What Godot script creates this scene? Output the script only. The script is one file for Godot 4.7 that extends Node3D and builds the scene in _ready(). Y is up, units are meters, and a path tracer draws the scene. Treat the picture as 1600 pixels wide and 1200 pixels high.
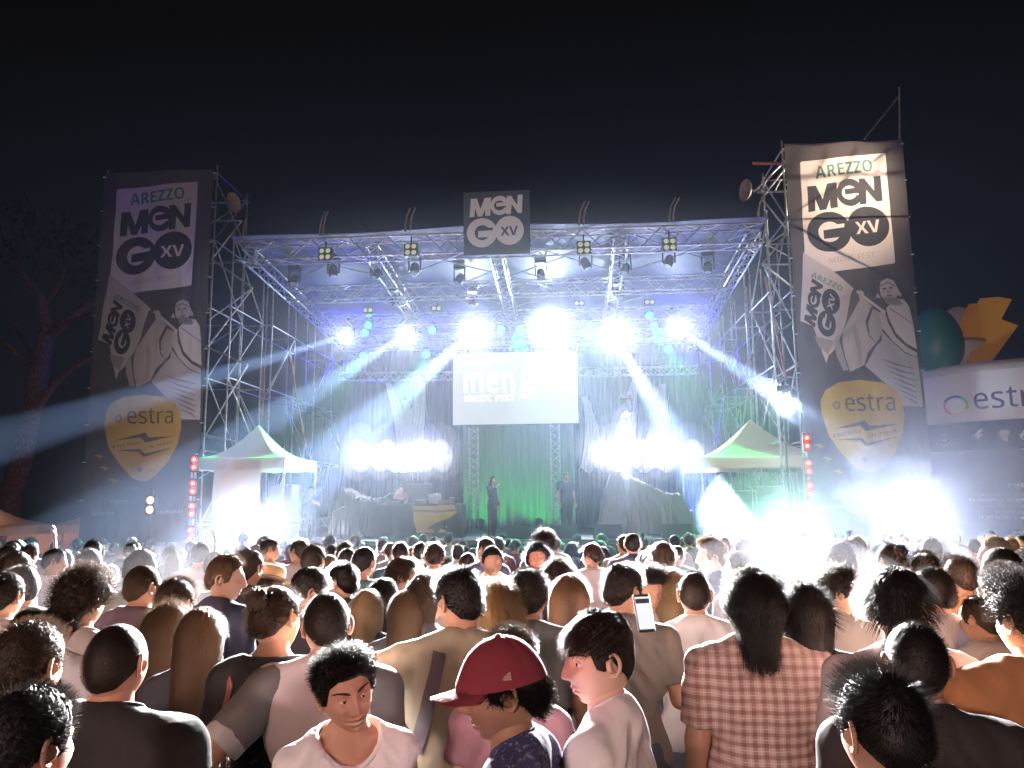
extends Node3D
# Open-air concert at night: a scaffold stage between two banner towers, smoke, lamps and a crowd seen from its back rows.

const F := 1200.0                       # focal length in pixels of the 1600 x 1200 photograph
var cam_at := Vector3(1.5, 2.0, 0.0)
var cam_turn := Basis(Vector3.UP, deg_to_rad(4.2)) * Basis(Vector3.RIGHT, atan(181.0 / 1200.0)) * Basis(Vector3.BACK, -0.010)
var rng := RandomNumberGenerator.new()
var taken := {}
var mats := {}
var unit_pole: CylinderMesh
var unit_box: BoxMesh

func ray(x: float, y: float) -> Vector3:
	return cam_turn * Vector3((x - 800.0) / F, -(y - 600.0) / F, -1.0)

func at_depth(x: float, y: float, d: float) -> Vector3:
	return cam_at + ray(x, y) * d

func at_z(x: float, y: float, z: float) -> Vector3:
	var r := ray(x, y)
	return cam_at + r * ((z - cam_at.z) / r.z)

func ground_y(z: float) -> float:      # the park falls gently towards the stage
	return -0.033 * clampf(-z - 1.5, -40.0, 22.0)

# ---------------------------------------------------------------- geometry
class Geo:
	var v := PackedVector3Array()
	var n := PackedVector3Array()
	var uv := PackedVector2Array()
	var c := PackedColorArray()
	var idx := PackedInt32Array()
	var use_uv := false
	var use_c := false

	func quad(a: Vector3, b: Vector3, cc: Vector3, d: Vector3) -> void:   # counter-clockwise seen from outside
		var nn := (b - a).cross(d - a).normalized()
		var i := v.size()
		v.append_array([a, b, cc, d])
		n.append_array([nn, nn, nn, nn])
		uv.append_array([Vector2(0, 1), Vector2(1, 1), Vector2(1, 0), Vector2(0, 0)])
		idx.append_array([i, i + 2, i + 1, i, i + 3, i + 2])

	func tri(a: Vector3, b: Vector3, cc: Vector3) -> void:
		var nn := (b - a).cross(cc - a).normalized()
		var i := v.size()
		v.append_array([a, b, cc])
		n.append_array([nn, nn, nn])
		uv.append_array([Vector2.ZERO, Vector2.ZERO, Vector2.ZERO])
		idx.append_array([i, i + 2, i + 1])

	func box(at: Vector3, size: Vector3, turn := Basis()) -> void:
		var h := size * 0.5
		var p: Array[Vector3] = []
		for k in 8:
			p.append(at + turn * Vector3(h.x if k & 1 else -h.x, h.y if k & 2 else -h.y, h.z if k & 4 else -h.z))
		quad(p[4], p[5], p[7], p[6])
		quad(p[1], p[0], p[2], p[3])
		quad(p[5], p[1], p[3], p[7])
		quad(p[0], p[4], p[6], p[2])
		quad(p[6], p[7], p[3], p[2])
		quad(p[0], p[1], p[5], p[4])

	func cham(at: Vector3, size: Vector3, e: float, turn := Basis()) -> void:   # a box with chamfered edges
		var h := size * 0.5
		for ax in 3:
			for s in [-1.0, 1.0]:
				var u := (ax + 1) % 3
				var w := (ax + 2) % 3
				var q: Array[Vector3] = []
				for m in [[-1, -1], [1, -1], [1, 1], [-1, 1]]:
					var p := Vector3()
					p[ax] = s * h[ax]
					p[u] = m[0] * (h[u] - e)
					p[w] = m[1] * (h[w] - e)
					q.append(at + turn * p)
				if s > 0: quad(q[0], q[1], q[2], q[3])
				else: quad(q[3], q[2], q[1], q[0])
		for ax in 3:                          # edge strips
			var u := (ax + 1) % 3
			var w := (ax + 2) % 3
			for su in [-1.0, 1.0]:
				for sw in [-1.0, 1.0]:
					var q: Array[Vector3] = []
					for m in [[-1, 0], [1, 0], [1, 1], [-1, 1]]:
						var p := Vector3()
						p[ax] = m[0] * (h[ax] - e)
						p[u] = su * (h[u] - (e if m[1] else 0.0))
						p[w] = sw * (h[w] - (0.0 if m[1] else e))
						q.append(at + turn * p)
					if su * sw < 0: quad(q[0], q[1], q[2], q[3])
					else: quad(q[3], q[2], q[1], q[0])
		for sx in [-1.0, 1.0]:
			for sy in [-1.0, 1.0]:
				for sz in [-1.0, 1.0]:
					var a := at + turn * Vector3(sx * h.x, sy * (h.y - e), sz * (h.z - e))
					var b := at + turn * Vector3(sx * (h.x - e), sy * h.y, sz * (h.z - e))
					var d := at + turn * Vector3(sx * (h.x - e), sy * (h.y - e), sz * h.z)
					if sx * sy * sz > 0: tri(a, b, d)
					else: tri(a, d, b)

	func tube(pts: PackedVector3Array, radii: PackedFloat32Array, sides := 8, capped := true, squash := 1.0) -> void:
		var m := pts.size()
		var first := v.size()
		var t0 := (pts[1] - pts[0]).normalized()
		var side := t0.cross(Vector3.UP if absf(t0.y) < 0.9 else Vector3.RIGHT).normalized()
		for i in m:
			var t := (pts[mini(i + 1, m - 1)] - pts[maxi(i - 1, 0)]).normalized()
			side = (side - t * side.dot(t)).normalized()
			var up := t.cross(side)
			for k in sides + 1:
				var a := TAU * k / sides
				var o := side * cos(a) + up * sin(a) * squash
				v.append(pts[i] + o * radii[i])
				n.append((side * cos(a) + up * sin(a) / squash).normalized())
				uv.append(Vector2(float(k) / sides, float(i) / (m - 1)))
		for i in m - 1:
			for k in sides:
				var a := first + i * (sides + 1) + k
				var b := a + sides + 1
				idx.append_array([a, b, a + 1, a + 1, b, b + 1])
		if capped:
			for e in 2:
				var i := 0 if e == 0 else m - 1
				var nn := (pts[0] - pts[1]).normalized() if e == 0 else (pts[m - 1] - pts[m - 2]).normalized()
				var o := v.size()
				v.append(pts[i]); n.append(nn); uv.append(Vector2(0.5, 0.5))
				for k in sides + 1:
					v.append(v[first + i * (sides + 1) + k]); n.append(nn); uv.append(Vector2(0.5, 0.5))
				for k in sides:
					if e == 0: idx.append_array([o, o + 1 + k, o + 2 + k])
					else: idx.append_array([o, o + 2 + k, o + 1 + k])

	func lathe(prof: PackedVector2Array, sides := 20, at := Vector3.ZERO, turn := Basis(), from := 0.0, to := TAU) -> void:   # (radius, height), bottom to top, round y
		var first := v.size()
		var m := prof.size()
		for i in m:
			var t := prof[mini(i + 1, m - 1)] - prof[maxi(i - 1, 0)]
			var nr := Vector2(t.y, -t.x).normalized()
			for k in sides + 1:
				var a := from + (to - from) * k / sides
				v.append(at + turn * Vector3(prof[i].x * sin(a), prof[i].y, prof[i].x * cos(a)))
				n.append(turn * Vector3(nr.x * sin(a), nr.y, nr.x * cos(a)))
				uv.append(Vector2(float(k) / sides, 1.0 - float(i) / (m - 1)))
		for i in m - 1:
			for k in sides:
				var a := first + i * (sides + 1) + k
				var b := a + sides + 1
				idx.append_array([a, b, a + 1, a + 1, b, b + 1])

	func grid(rows: Array, closed := false) -> void:   # rows of PackedVector3Array; normals computed later by smooth()
		var first := v.size()
		var w: int = rows[0].size()
		for i in rows.size():
			v.append_array(rows[i])
			for k in w:
				n.append(Vector3.ZERO)
				uv.append(Vector2(float(k) / maxi(1, w - 1), float(i) / maxi(1, rows.size() - 1)))
		for i in rows.size() - 1:
			for k in (w if closed else w - 1):
				var a := first + i * w + k
				var b := first + i * w + (k + 1) % w
				idx.append_array([a, a + w, b, b, a + w, b + w])

	func smooth(from := 0) -> void:        # area-weighted normals from the triangles
		for i in range(from, n.size()):
			n[i] = Vector3.ZERO
		for t in range(0, idx.size(), 3):
			var a := idx[t]
			if a < from: continue
			var b := idx[t + 1]
			var d := idx[t + 2]
			var nn := (v[d] - v[a]).cross(v[b] - v[a])
			n[a] += nn; n[b] += nn; n[d] += nn
		for i in range(from, n.size()):
			n[i] = n[i].normalized() if n[i].length_squared() > 1e-16 else Vector3.UP

	func mesh() -> ArrayMesh:
		var a := []
		a.resize(Mesh.ARRAY_MAX)
		a[Mesh.ARRAY_VERTEX] = v
		a[Mesh.ARRAY_NORMAL] = n
		if uv.size() == v.size(): a[Mesh.ARRAY_TEX_UV] = uv
		if c.size() == v.size(): a[Mesh.ARRAY_COLOR] = c
		a[Mesh.ARRAY_INDEX] = idx
		var am := ArrayMesh.new()
		am.add_surface_from_arrays(Mesh.PRIMITIVE_TRIANGLES, a)
		return am

# ---------------------------------------------------------------- materials
func lin(r: float, g: float, b: float) -> Color:
	return Color(r, g, b).linear_to_srgb()

func paint(r: float, g: float, b: float, rough := 0.7, metal := 0.0) -> StandardMaterial3D:
	var key := "%.3f %.3f %.3f %.2f %.2f" % [r, g, b, rough, metal]
	if not mats.has(key):
		var m := StandardMaterial3D.new()
		m.albedo_color = lin(r, g, b)
		m.roughness = rough
		m.metallic = metal
		mats[key] = m
	return mats[key]

func noise_tex(freq: float, seed_: int, size := 256, lo := Color(0.7, 0.7, 0.7), hi := Color.WHITE, normal := false, strength := 4.0) -> NoiseTexture2D:
	var fn := FastNoiseLite.new()
	fn.noise_type = FastNoiseLite.TYPE_SIMPLEX_SMOOTH
	fn.frequency = freq
	fn.seed = seed_
	fn.fractal_octaves = 4
	var t := NoiseTexture2D.new()
	t.width = size
	t.height = size
	t.seamless = true
	t.noise = fn
	if normal:
		t.as_normal_map = true
		t.bump_strength = strength
	else:
		var g := Gradient.new()
		g.set_color(0, lo)
		g.set_color(1, hi)
		t.color_ramp = g
	return t

func glow(r: float, g: float, b: float, e: float) -> StandardMaterial3D:
	var key := "glow %.3f %.3f %.3f %.2f" % [r, g, b, e]
	if not mats.has(key):
		var m := StandardMaterial3D.new()
		m.albedo_color = Color(0.05, 0.05, 0.05)
		m.roughness = 0.3
		m.emission_enabled = true
		m.emission = lin(r, g, b)
		m.emission_energy_multiplier = e
		mats[key] = m
	return mats[key]

# ---------------------------------------------------------------- things
func numbered(called: String) -> String:
	var k: int = taken.get(called, -1) + 1
	taken[called] = k
	return called if k == 0 else "%s_%03d" % [called, k]

func thing(called: String, label: String, category: String, at := Vector3.ZERO, turn := 0.0, group := "") -> Node3D:
	var o := Node3D.new()
	o.name = numbered(called)
	add_child(o)
	o.position = at
	o.rotation.y = turn
	o.set_meta("label", label)
	o.set_meta("category", category)
	if group: o.set_meta("group", group)
	return o

func put(parent: Node3D, called: String, mesh: Mesh, m: Material, where := Transform3D(), kind := "") -> MeshInstance3D:
	var o := MeshInstance3D.new()
	o.name = numbered(called) if parent == self else called
	o.mesh = mesh
	o.material_override = m
	o.transform = where
	if kind: o.set_meta("kind", kind)
	parent.add_child(o, true)
	return o

func pole(parent: Node3D, called: String, a: Vector3, b: Vector3, r: float, m: Material) -> MeshInstance3D:
	var y := b - a
	var x := y.cross(Vector3.FORWARD if absf(y.normalized().z) < 0.9 else Vector3.UP).normalized()
	var z := x.cross(y.normalized()).normalized()
	return put(parent, called, unit_pole, m, Transform3D(Basis(x * r, y, z * r), (a + b) * 0.5))

func slab(parent: Node3D, called: String, at: Vector3, size: Vector3, m: Material, turn := Basis()) -> MeshInstance3D:
	return put(parent, called, unit_box, m, Transform3D(turn * Basis.from_scale(size), at))

func facing(from: Vector3, to: Vector3) -> Basis:     # -z looks from one point to another
	return Basis.looking_at(to - from, Vector3.UP if absf((to - from).normalized().y) < 0.99 else Vector3.RIGHT)

func spot(parent: Node3D, at: Vector3, to: Vector3, angle: float, e: float, col: Color, soft := 0.3, size := 0.06) -> SpotLight3D:
	var l := SpotLight3D.new()
	l.name = "lamp_beam"
	l.light_energy = e
	l.light_color = col
	l.spot_angle = angle
	l.spot_angle_attenuation = soft
	l.spot_range = 80.0
	l.spot_attenuation = 2.0
	l.light_size = size
	l.shadow_enabled = true
	parent.add_child(l, true)
	l.global_transform = Transform3D(facing(at, to), at)
	return l

func omni(parent: Node3D, at: Vector3, e: float, col: Color, size := 0.05) -> OmniLight3D:
	var l := OmniLight3D.new()
	l.name = "lamp_glow"
	l.light_energy = e
	l.light_color = col
	l.omni_range = 60.0
	l.omni_attenuation = 2.0
	l.light_size = size
	l.shadow_enabled = true
	parent.add_child(l, true)
	l.global_position = at
	return l

func truss(called: String, label: String, a: Vector3, b: Vector3, s: float, m: Material, group := "", r := 0.025, step := 0.0) -> Node3D:
	# a box truss: four chords, lacing on every side
	var t := thing(called, label, "truss", a, 0.0, group)
	var ax := (b - a)
	var L := ax.length()
	var d := ax / L
	var u := d.cross(Vector3.UP if absf(d.y) < 0.9 else Vector3.BACK).normalized()
	var w := u.cross(d).normalized()
	var cs := [(u + w) * s * 0.5, (u - w) * s * 0.5, (-u - w) * s * 0.5, (-u + w) * s * 0.5]
	for k in 4:
		pole(t, "chord", cs[k], cs[k] + ax, r, m)
	var g := Geo.new()
	var nb := int(round(L / (step if step > 0 else s)))
	for k in 4:
		for i in nb:
			var p: Vector3 = cs[k] + d * (L * i / nb)
			var q: Vector3 = cs[(k + 1) % 4] + d * (L * (i + 1) / nb)
			if i % 2: 
				p = cs[(k + 1) % 4] + d * (L * i / nb)
				q = cs[k] + d * (L * (i + 1) / nb)
			g.tube([p, q], [r * 0.6, r * 0.6], 5, false)
	put(t, "lacing", g.mesh(), m, Transform3D(), "stuff")
	return t
# ---------------------------------------------------------------- flat print: polygons and lettering filled into an image
class Art:
	var im: Image
	var font: SystemFont
	var bold: SystemFont

	func _init(w: int, h: int, base: Color) -> void:
		im = Image.create(w, h, false, Image.FORMAT_RGB8)
		im.fill(base)
		font = SystemFont.new()
		font.font_names = PackedStringArray(["Droid Sans"])
		bold = SystemFont.new()
		bold.font_names = PackedStringArray(["Droid Sans"])
		bold.font_weight = 700

	func poly(p: PackedVector2Array, col: Color) -> void:
		var lo := INF
		var hi := -INF
		for q in p:
			lo = minf(lo, q.y)
			hi = maxf(hi, q.y)
		for y in range(maxi(0, int(floor(lo))), mini(im.get_height() - 1, int(ceil(hi))) + 1):
			var xs: Array[float] = []
			var yy := y + 0.5
			for i in p.size():
				var a := p[i]
				var b := p[(i + 1) % p.size()]
				if (a.y <= yy) != (b.y <= yy):
					xs.append(a.x + (yy - a.y) / (b.y - a.y) * (b.x - a.x))
			xs.sort()
			for k in range(0, xs.size() - 1, 2):
				var x0 := int(round(xs[k]))
				var x1 := int(round(xs[k + 1]))
				if x1 > x0:
					im.fill_rect(Rect2i(x0, y, x1 - x0, 1), col)

	func words(text: String, o: Vector2, r: Vector2, u: Vector2, col: Color, heavy := true) -> void:
		# o: lower left, r: whole width, u: whole height, in picture pixels
		var t := TextMesh.new()
		t.text = text
		t.font = bold if heavy else font
		t.font_size = 64
		t.pixel_size = 0.01
		t.depth = 0.0
		t.curve_step = 2.0
		var a := t.surface_get_arrays(0)
		var v: PackedVector3Array = a[Mesh.ARRAY_VERTEX]
		var ix: PackedInt32Array = a[Mesh.ARRAY_INDEX] if a[Mesh.ARRAY_INDEX] != null else PackedInt32Array(range(v.size()))
		var lo := Vector2(INF, INF)
		var hi := -lo
		for q in v:
			lo = lo.min(Vector2(q.x, q.y))
			hi = hi.max(Vector2(q.x, q.y))
		var s := hi - lo
		for k in range(0, ix.size(), 3):
			var p := PackedVector2Array()
			for j in 3:
				var q := v[ix[k + j]]
				p.append(o + r * ((q.x - lo.x) / s.x) + u * ((q.y - lo.y) / s.y))
			poly(p, col)

	func disc(at: Vector2, rx: Vector2, ry: Vector2, col: Color, from := 0.0, to := TAU, hole := 0.0) -> void:
		var p := PackedVector2Array()
		for k in 41:
			var a := from + (to - from) * k / 40.0
			p.append(at + rx * cos(a) + ry * sin(a))
		if hole > 0.0:
			for k in 41:
				var a := to - (to - from) * k / 40.0
				p.append(at + (rx * cos(a) + ry * sin(a)) * hole)
		poly(p, col)

	func logo(o: Vector2, ex: Vector2, ey: Vector2, ink: Color, ground: Color) -> void:
		# the festival's letter mark; (o + x ex + y ey) for x, y in a 1300 x 1200 field
		var m := func(list: Array) -> PackedVector2Array:
			var p := PackedVector2Array()
			for k in range(0, list.size(), 2):
				p.append(o + ex * list[k] + ey * list[k + 1])
			return p
		poly(m.call([140, 185, 262, 185, 325, 385, 410, 180, 535, 178, 510, 520, 410, 525, 418, 400, 352, 530, 268, 530, 226, 370, 205, 530, 112, 535]), ink)
		disc(o + ex * 698 + ey * 338, ex * 180, ey * 183, ink)
		poly(m.call([840, 165, 920, 165, 1030, 345, 1045, 155, 1140, 155, 1115, 500, 1040, 500, 925, 325, 905, 510, 815, 512]), ink)
		disc(o + ex * 690 + ey * 338, ex * 102, ey * 92, ground)
		poly(m.call([628, 288, 830, 280, 830, 352, 632, 362]), ink)
		poly(m.call([640, 362, 815, 358, 812, 382, 690, 386]), ground)
		disc(o + ex * 345 + ey * 838, ex * 292, ey * 275, ink)
		disc(o + ex * 350 + ey * 838, ex * 145, ey * 140, ground)
		poly(m.call([455, 750, 560, 750, 550, 800, 430, 800]), ground)
		poly(m.call([275, 805, 580, 800, 560, 925, 265, 925]), ink)
		disc(o + ex * 870 + ey * 818, ex * 275, ey * 274, ink)
		words("XV", o + ex * 700 + ey * 912, ex * 330, ey * -170, ground)

	func texture() -> ImageTexture:
		return ImageTexture.create_from_image(im)

func banner_art() -> ImageTexture:
	var W := 3.25
	var H := 10.42
	var t := func(x: float, y: float) -> Vector2:
		var p := at_z(x, y, -20.0)
		return Vector2((p.x + 11.65) / W * 640.0, (11.40 - p.y) / H * 2048.0)
	var z1 := func(x, y) -> Vector2: return t.call(100 + x / 3.87, 230 + y / 3.87)
	var z2 := func(x, y) -> Vector2: return t.call(100 + x / 3.529, 540 + y / 3.529)
	var z7 := func(x, y) -> Vector2: return t.call(140 + x / 5.455, 420 + y / 5.455)
	var many := func(f: Callable, list: Array) -> PackedVector2Array:
		var p := PackedVector2Array()
		for k in range(0, list.size(), 2):
			p.append(f.call(list[k], list[k + 1]))
		return p
	var dark := lin(0.095, 0.080, 0.075)
	var tan_ := lin(0.70, 0.57, 0.48)
	var ink := lin(0.06, 0.055, 0.055)
	var a := Art.new(640, 2048, dark)
	a.poly(many.call(z1, [322, 265, 330, 256, 800, 205, 806, 212, 771, 828, 764, 836, 415, 884, 278, 785]), tan_)
	a.words("AREZZO", z1.call(400, 352), z1.call(725, 306) - z1.call(400, 352), z1.call(400, 284) - z1.call(400, 352), lin(0.10, 0.20, 0.16))
	a.words("XV", z1.call(738, 316), z1.call(768, 311) - z1.call(738, 316), Vector2(0, -10), lin(0.3, 0.3, 0.28))
	var lo: Vector2 = z1.call(345 - 140 * 0.417, 395 + 140 * 0.05 - 185 * 0.413)
	a.logo(lo, (z1.call(345 - 140 * 0.417 + 417, 395 + 7 - 185 * 0.413 - 50) - lo) / 1000.0, (z1.call(345 - 140 * 0.417, 395 + 7 - 185 * 0.413 + 413) - lo) / 1000.0, ink, tan_)
	a.words("MUSIC FEST", z1.call(405, 838), z1.call(668, 798) - z1.call(405, 838), Vector2(0, -30), lin(0.44, 0.38, 0.34), false)
	var cloth := lin(0.52, 0.42, 0.36)
	var robe := lin(0.55, 0.46, 0.40)
	var pale := lin(0.60, 0.51, 0.45)
	var fold := lin(0.13, 0.10, 0.09)
	a.poly(many.call(z7, [165, 45, 375, 205, 520, 340, 470, 450, 430, 600, 380, 700, 300, 830, 245, 880, 220, 940, 190, 800, 160, 640, 65, 600, 90, 470, 120, 300]), cloth)
	a.words("AREZZO", z7.call(195, 245), z7.call(415, 368) - z7.call(195, 245), z7.call(215, 205) - z7.call(195, 245), lin(0.16, 0.20, 0.16))
	var fo: Vector2 = z7.call(190 - 640 * 0.115 - 345 * 0.228, 450 + 640 * 0.327 - 345 * 0.155)
	a.logo(fo, (z7.call(190 - 640 * 0.115 - 345 * 0.228 + 115, 450 + 640 * 0.327 - 345 * 0.155 - 327) - fo) / 1000.0, (z7.call(190 - 640 * 0.115 - 345 * 0.228 + 228, 450 + 640 * 0.327 - 345 * 0.155 + 155) - fo) / 1000.0, ink, cloth)
	a.poly(many.call(z7, [160, 720, 300, 760, 245, 870, 180, 800]), lin(0.34, 0.25, 0.21))
	a.poly(many.call(z7, [470, 450, 505, 355, 545, 350, 575, 400, 530, 470, 450, 600, 385, 700, 370, 800, 395, 960, 385, 1015, 310, 900, 300, 830, 380, 700, 430, 590]), fold)
	a.poly(many.call(z7, [310, 790, 345, 740, 365, 870, 388, 995, 345, 1000, 310, 890]), lin(0.40, 0.33, 0.28))
	a.poly(many.call(z7, [575, 400, 650, 480, 580, 600, 590, 720, 640, 780, 600, 850, 520, 950, 400, 1010, 375, 880, 370, 770, 390, 680, 450, 590, 530, 470]), lin(0.50, 0.40, 0.34))
	a.poly(many.call(z7, [470, 680, 500, 620, 520, 760, 500, 930, 470, 960, 480, 800]), lin(0.40, 0.32, 0.27))
	a.poly(many.call(z7, [585, 610, 650, 500, 690, 520, 700, 660, 690, 720, 640, 780, 590, 700]), lin(0.46, 0.37, 0.31))
	a.poly(many.call(z7, [580, 600, 640, 480, 655, 490, 596, 620, 600, 700, 585, 690]), fold)
	a.poly(many.call(z7, [700, 690, 760, 770, 850, 860, 945, 895, 938, 1240, 935, 1285, 780, 1282, 700, 1150, 560, 1000, 520, 960, 600, 850]), lin(0.47, 0.39, 0.36))
	for k in 7:
		var y0 := 900 + k * 48
		a.poly(many.call(z7, [640 + k * 20, y0, 760 + k * 18, y0 + 40, 900, y0 + 76, 900, y0 + 84, 750 + k * 18, y0 + 56]), lin(0.24, 0.19, 0.18))
	a.poly(many.call(z7, [690, 700, 680, 760, 640, 790, 515, 960, 560, 850, 620, 790, 660, 750]), fold)
	a.poly(many.call(z7, [840, 420, 900, 430, 935, 480, 948, 600, 950, 830, 880, 800, 800, 700, 762, 600, 750, 500, 790, 460]), pale)
	a.poly(many.call(z7, [690, 530, 735, 520, 750, 620, 790, 730, 870, 810, 945, 850, 945, 890, 850, 850, 760, 760, 700, 660]), robe)
	a.poly(many.call(z7, [745, 500, 765, 600, 800, 700, 870, 780, 950, 825, 950, 838, 860, 800, 785, 720, 748, 610, 735, 510]), fold)
	a.poly(many.call(z7, [775, 490, 950, 620, 950, 632, 780, 512]), lin(0.36, 0.29, 0.25))
	a.poly(many.call(z7, [722, 330, 738, 285, 790, 258, 838, 280, 866, 350, 885, 385, 880, 408, 850, 395, 838, 440, 800, 470, 760, 440, 725, 400]), robe)
	a.poly(many.call(z7, [730, 312, 790, 286, 848, 318, 845, 332, 790, 300, 728, 326]), lin(0.30, 0.24, 0.21))
	a.poly(many.call(z7, [742, 338, 772, 336, 772, 348, 745, 350]), fold)
	a.poly(many.call(z7, [795, 332, 822, 328, 822, 342, 797, 344]), fold)
	a.poly(many.call(z7, [778, 345, 792, 345, 800, 380, 775, 382]), lin(0.38, 0.30, 0.26))
	a.poly(many.call(z7, [765, 395, 812, 392, 808, 402, 768, 404]), fold)
	a.poly(many.call(z7, [742, 415, 765, 405, 830, 410, 870, 440, 890, 460, 860, 478, 800, 472, 755, 460]), lin(0.36, 0.29, 0.25))
	for k in 6:
		a.poly(many.call(z7, [755 + k * 20, 415, 762 + k * 20, 415, 772 + k * 20, 470, 764 + k * 20, 470]), lin(0.2, 0.16, 0.14))
	a.poly(many.call(z7, [705, 370, 720, 415, 680, 415]), cloth)
	a.poly(many.call(z7, [536, 368, 552, 350, 748, 525, 735, 546]), pale)
	a.poly(many.call(z7, [570, 345, 600, 370, 592, 420, 568, 440, 552, 400]), robe)
	# yellow plectrum and its words
	var pick := lin(0.55, 0.33, 0.06)
	a.poly(many.call(z2, [220, 440, 228, 375, 260, 322, 330, 284, 440, 270, 550, 284, 618, 325, 642, 385, 645, 450, 625, 540, 575, 635, 500, 722, 455, 748, 415, 748, 365, 728, 300, 650, 245, 560]), pick)
	var brown := lin(0.10, 0.075, 0.05)
	a.words("estra", z2.call(350, 432), z2.call(602, 430) - z2.call(350, 432), z2.call(350, 345) - z2.call(350, 432), brown, false)
	for k in 4:
		a.disc(z2.call(304, 402), Vector2(19, 0), Vector2(0, 21), brown, k * PI / 2 + 0.25, k * PI / 2 + 1.75, 0.76)
		a.disc(z2.call(304, 402), Vector2(12, 0), Vector2(0, 13), brown, k * PI / 2 + 0.9, k * PI / 2 + 2.2, 0.7)
	a.poly(many.call(z2, [280, 524, 440, 478, 462, 506, 605, 497, 440, 534, 416, 505]), brown)
	a.poly(many.call(z2, [285, 578, 412, 568, 436, 596, 598, 560, 430, 614, 404, 584]), brown)
	a.words("ENERGY", z2.call(268, 566), z2.call(418, 542) - z2.call(268, 566), Vector2(0, -16), brown, false)
	a.words("ON TOUR", z2.call(438, 572), z2.call(594, 540) - z2.call(438, 572), Vector2(0, -16), brown, false)
	a.poly(many.call(z2, [412, 664, 418, 676, 430, 678, 420, 686, 424, 698, 412, 690, 400, 698, 404, 686, 394, 678, 406, 676]), brown)
	for b in [[158, 606, 1.0], [190, 672, 1.0], [240, 740, 1.0]]:
		a.poly(many.call(z2, [b[0], b[1], b[0] + 40, b[1] - 8, b[0] + 36, b[1] + 4, b[0] + 64, b[1], b[0] + 24, b[1] + 22, b[0] + 30, b[1] + 8]), lin(0.36, 0.28, 0.14))
	var grey := lin(0.26, 0.24, 0.235)
	a.words("MAIN SPONSOR", z2.call(330, 792), z2.call(400, 790) - z2.call(330, 792), Vector2(0, -7), grey, false)
	a.words("Open", z2.call(255, 872), z2.call(350, 866) - z2.call(255, 872), Vector2(0, -20), grey)
	a.words("atam", z2.call(150, 938), z2.call(272, 932) - z2.call(150, 938), Vector2(0, -18), grey)
	a.words("CONAD", z2.call(500, 930), z2.call(652, 920) - z2.call(500, 930), Vector2(0, -16), grey)
	return a.texture()
# ---------------------------------------------------------------- setting and stage
var steel: StandardMaterial3D
var alu: StandardMaterial3D
var black_metal: StandardMaterial3D
var rust: StandardMaterial3D

func surfaces() -> void:
	unit_pole = CylinderMesh.new()
	unit_pole.top_radius = 1.0
	unit_pole.bottom_radius = 1.0
	unit_pole.height = 1.0
	unit_pole.radial_segments = 8
	unit_pole.rings = 1
	unit_box = BoxMesh.new()
	steel = StandardMaterial3D.new()
	steel.albedo_color = lin(0.52, 0.52, 0.53)
	steel.metallic = 0.55
	steel.roughness = 0.5
	steel.roughness_texture = noise_tex(0.02, 3, 256, Color(0.6, 0.6, 0.6))
	steel.albedo_texture = noise_tex(0.03, 4, 256, Color(0.62, 0.6, 0.58))
	steel.uv1_triplanar = true
	steel.uv1_world_triplanar = true
	steel.uv1_scale = Vector3.ONE * 0.7
	alu = steel.duplicate()
	alu.albedo_color = lin(0.62, 0.63, 0.65)
	alu.roughness = 0.4
	rust = steel.duplicate()
	rust.albedo_color = lin(0.38, 0.10, 0.07)
	rust.metallic = 0.1
	black_metal = paint(0.02, 0.02, 0.022, 0.45, 0.2)

func ground() -> void:
	var g := Geo.new()
	var rows := []
	for i in 41:
		var z := lerpf(45.0, -75.0, i / 40.0)
		var row := PackedVector3Array()
		for k in 25:
			row.append(Vector3(lerpf(-70.0, 70.0, k / 24.0), ground_y(z), z))
		rows.append(row)
	rows.reverse()
	g.grid(rows)
	g.smooth()
	var m := StandardMaterial3D.new()
	m.albedo_color = lin(0.085, 0.085, 0.06)
	m.albedo_texture = noise_tex(0.012, 11, 512, Color(0.5, 0.55, 0.42))
	m.normal_enabled = true
	m.normal_texture = noise_tex(0.05, 12, 512, Color.BLACK, Color.WHITE, true, 6.0)
	m.uv1_triplanar = true
	m.uv1_world_triplanar = true
	m.uv1_scale = Vector3.ONE * 0.25
	m.roughness = 0.95
	put(self, "ground", g.mesh(), m, Transform3D(), "structure")

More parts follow.
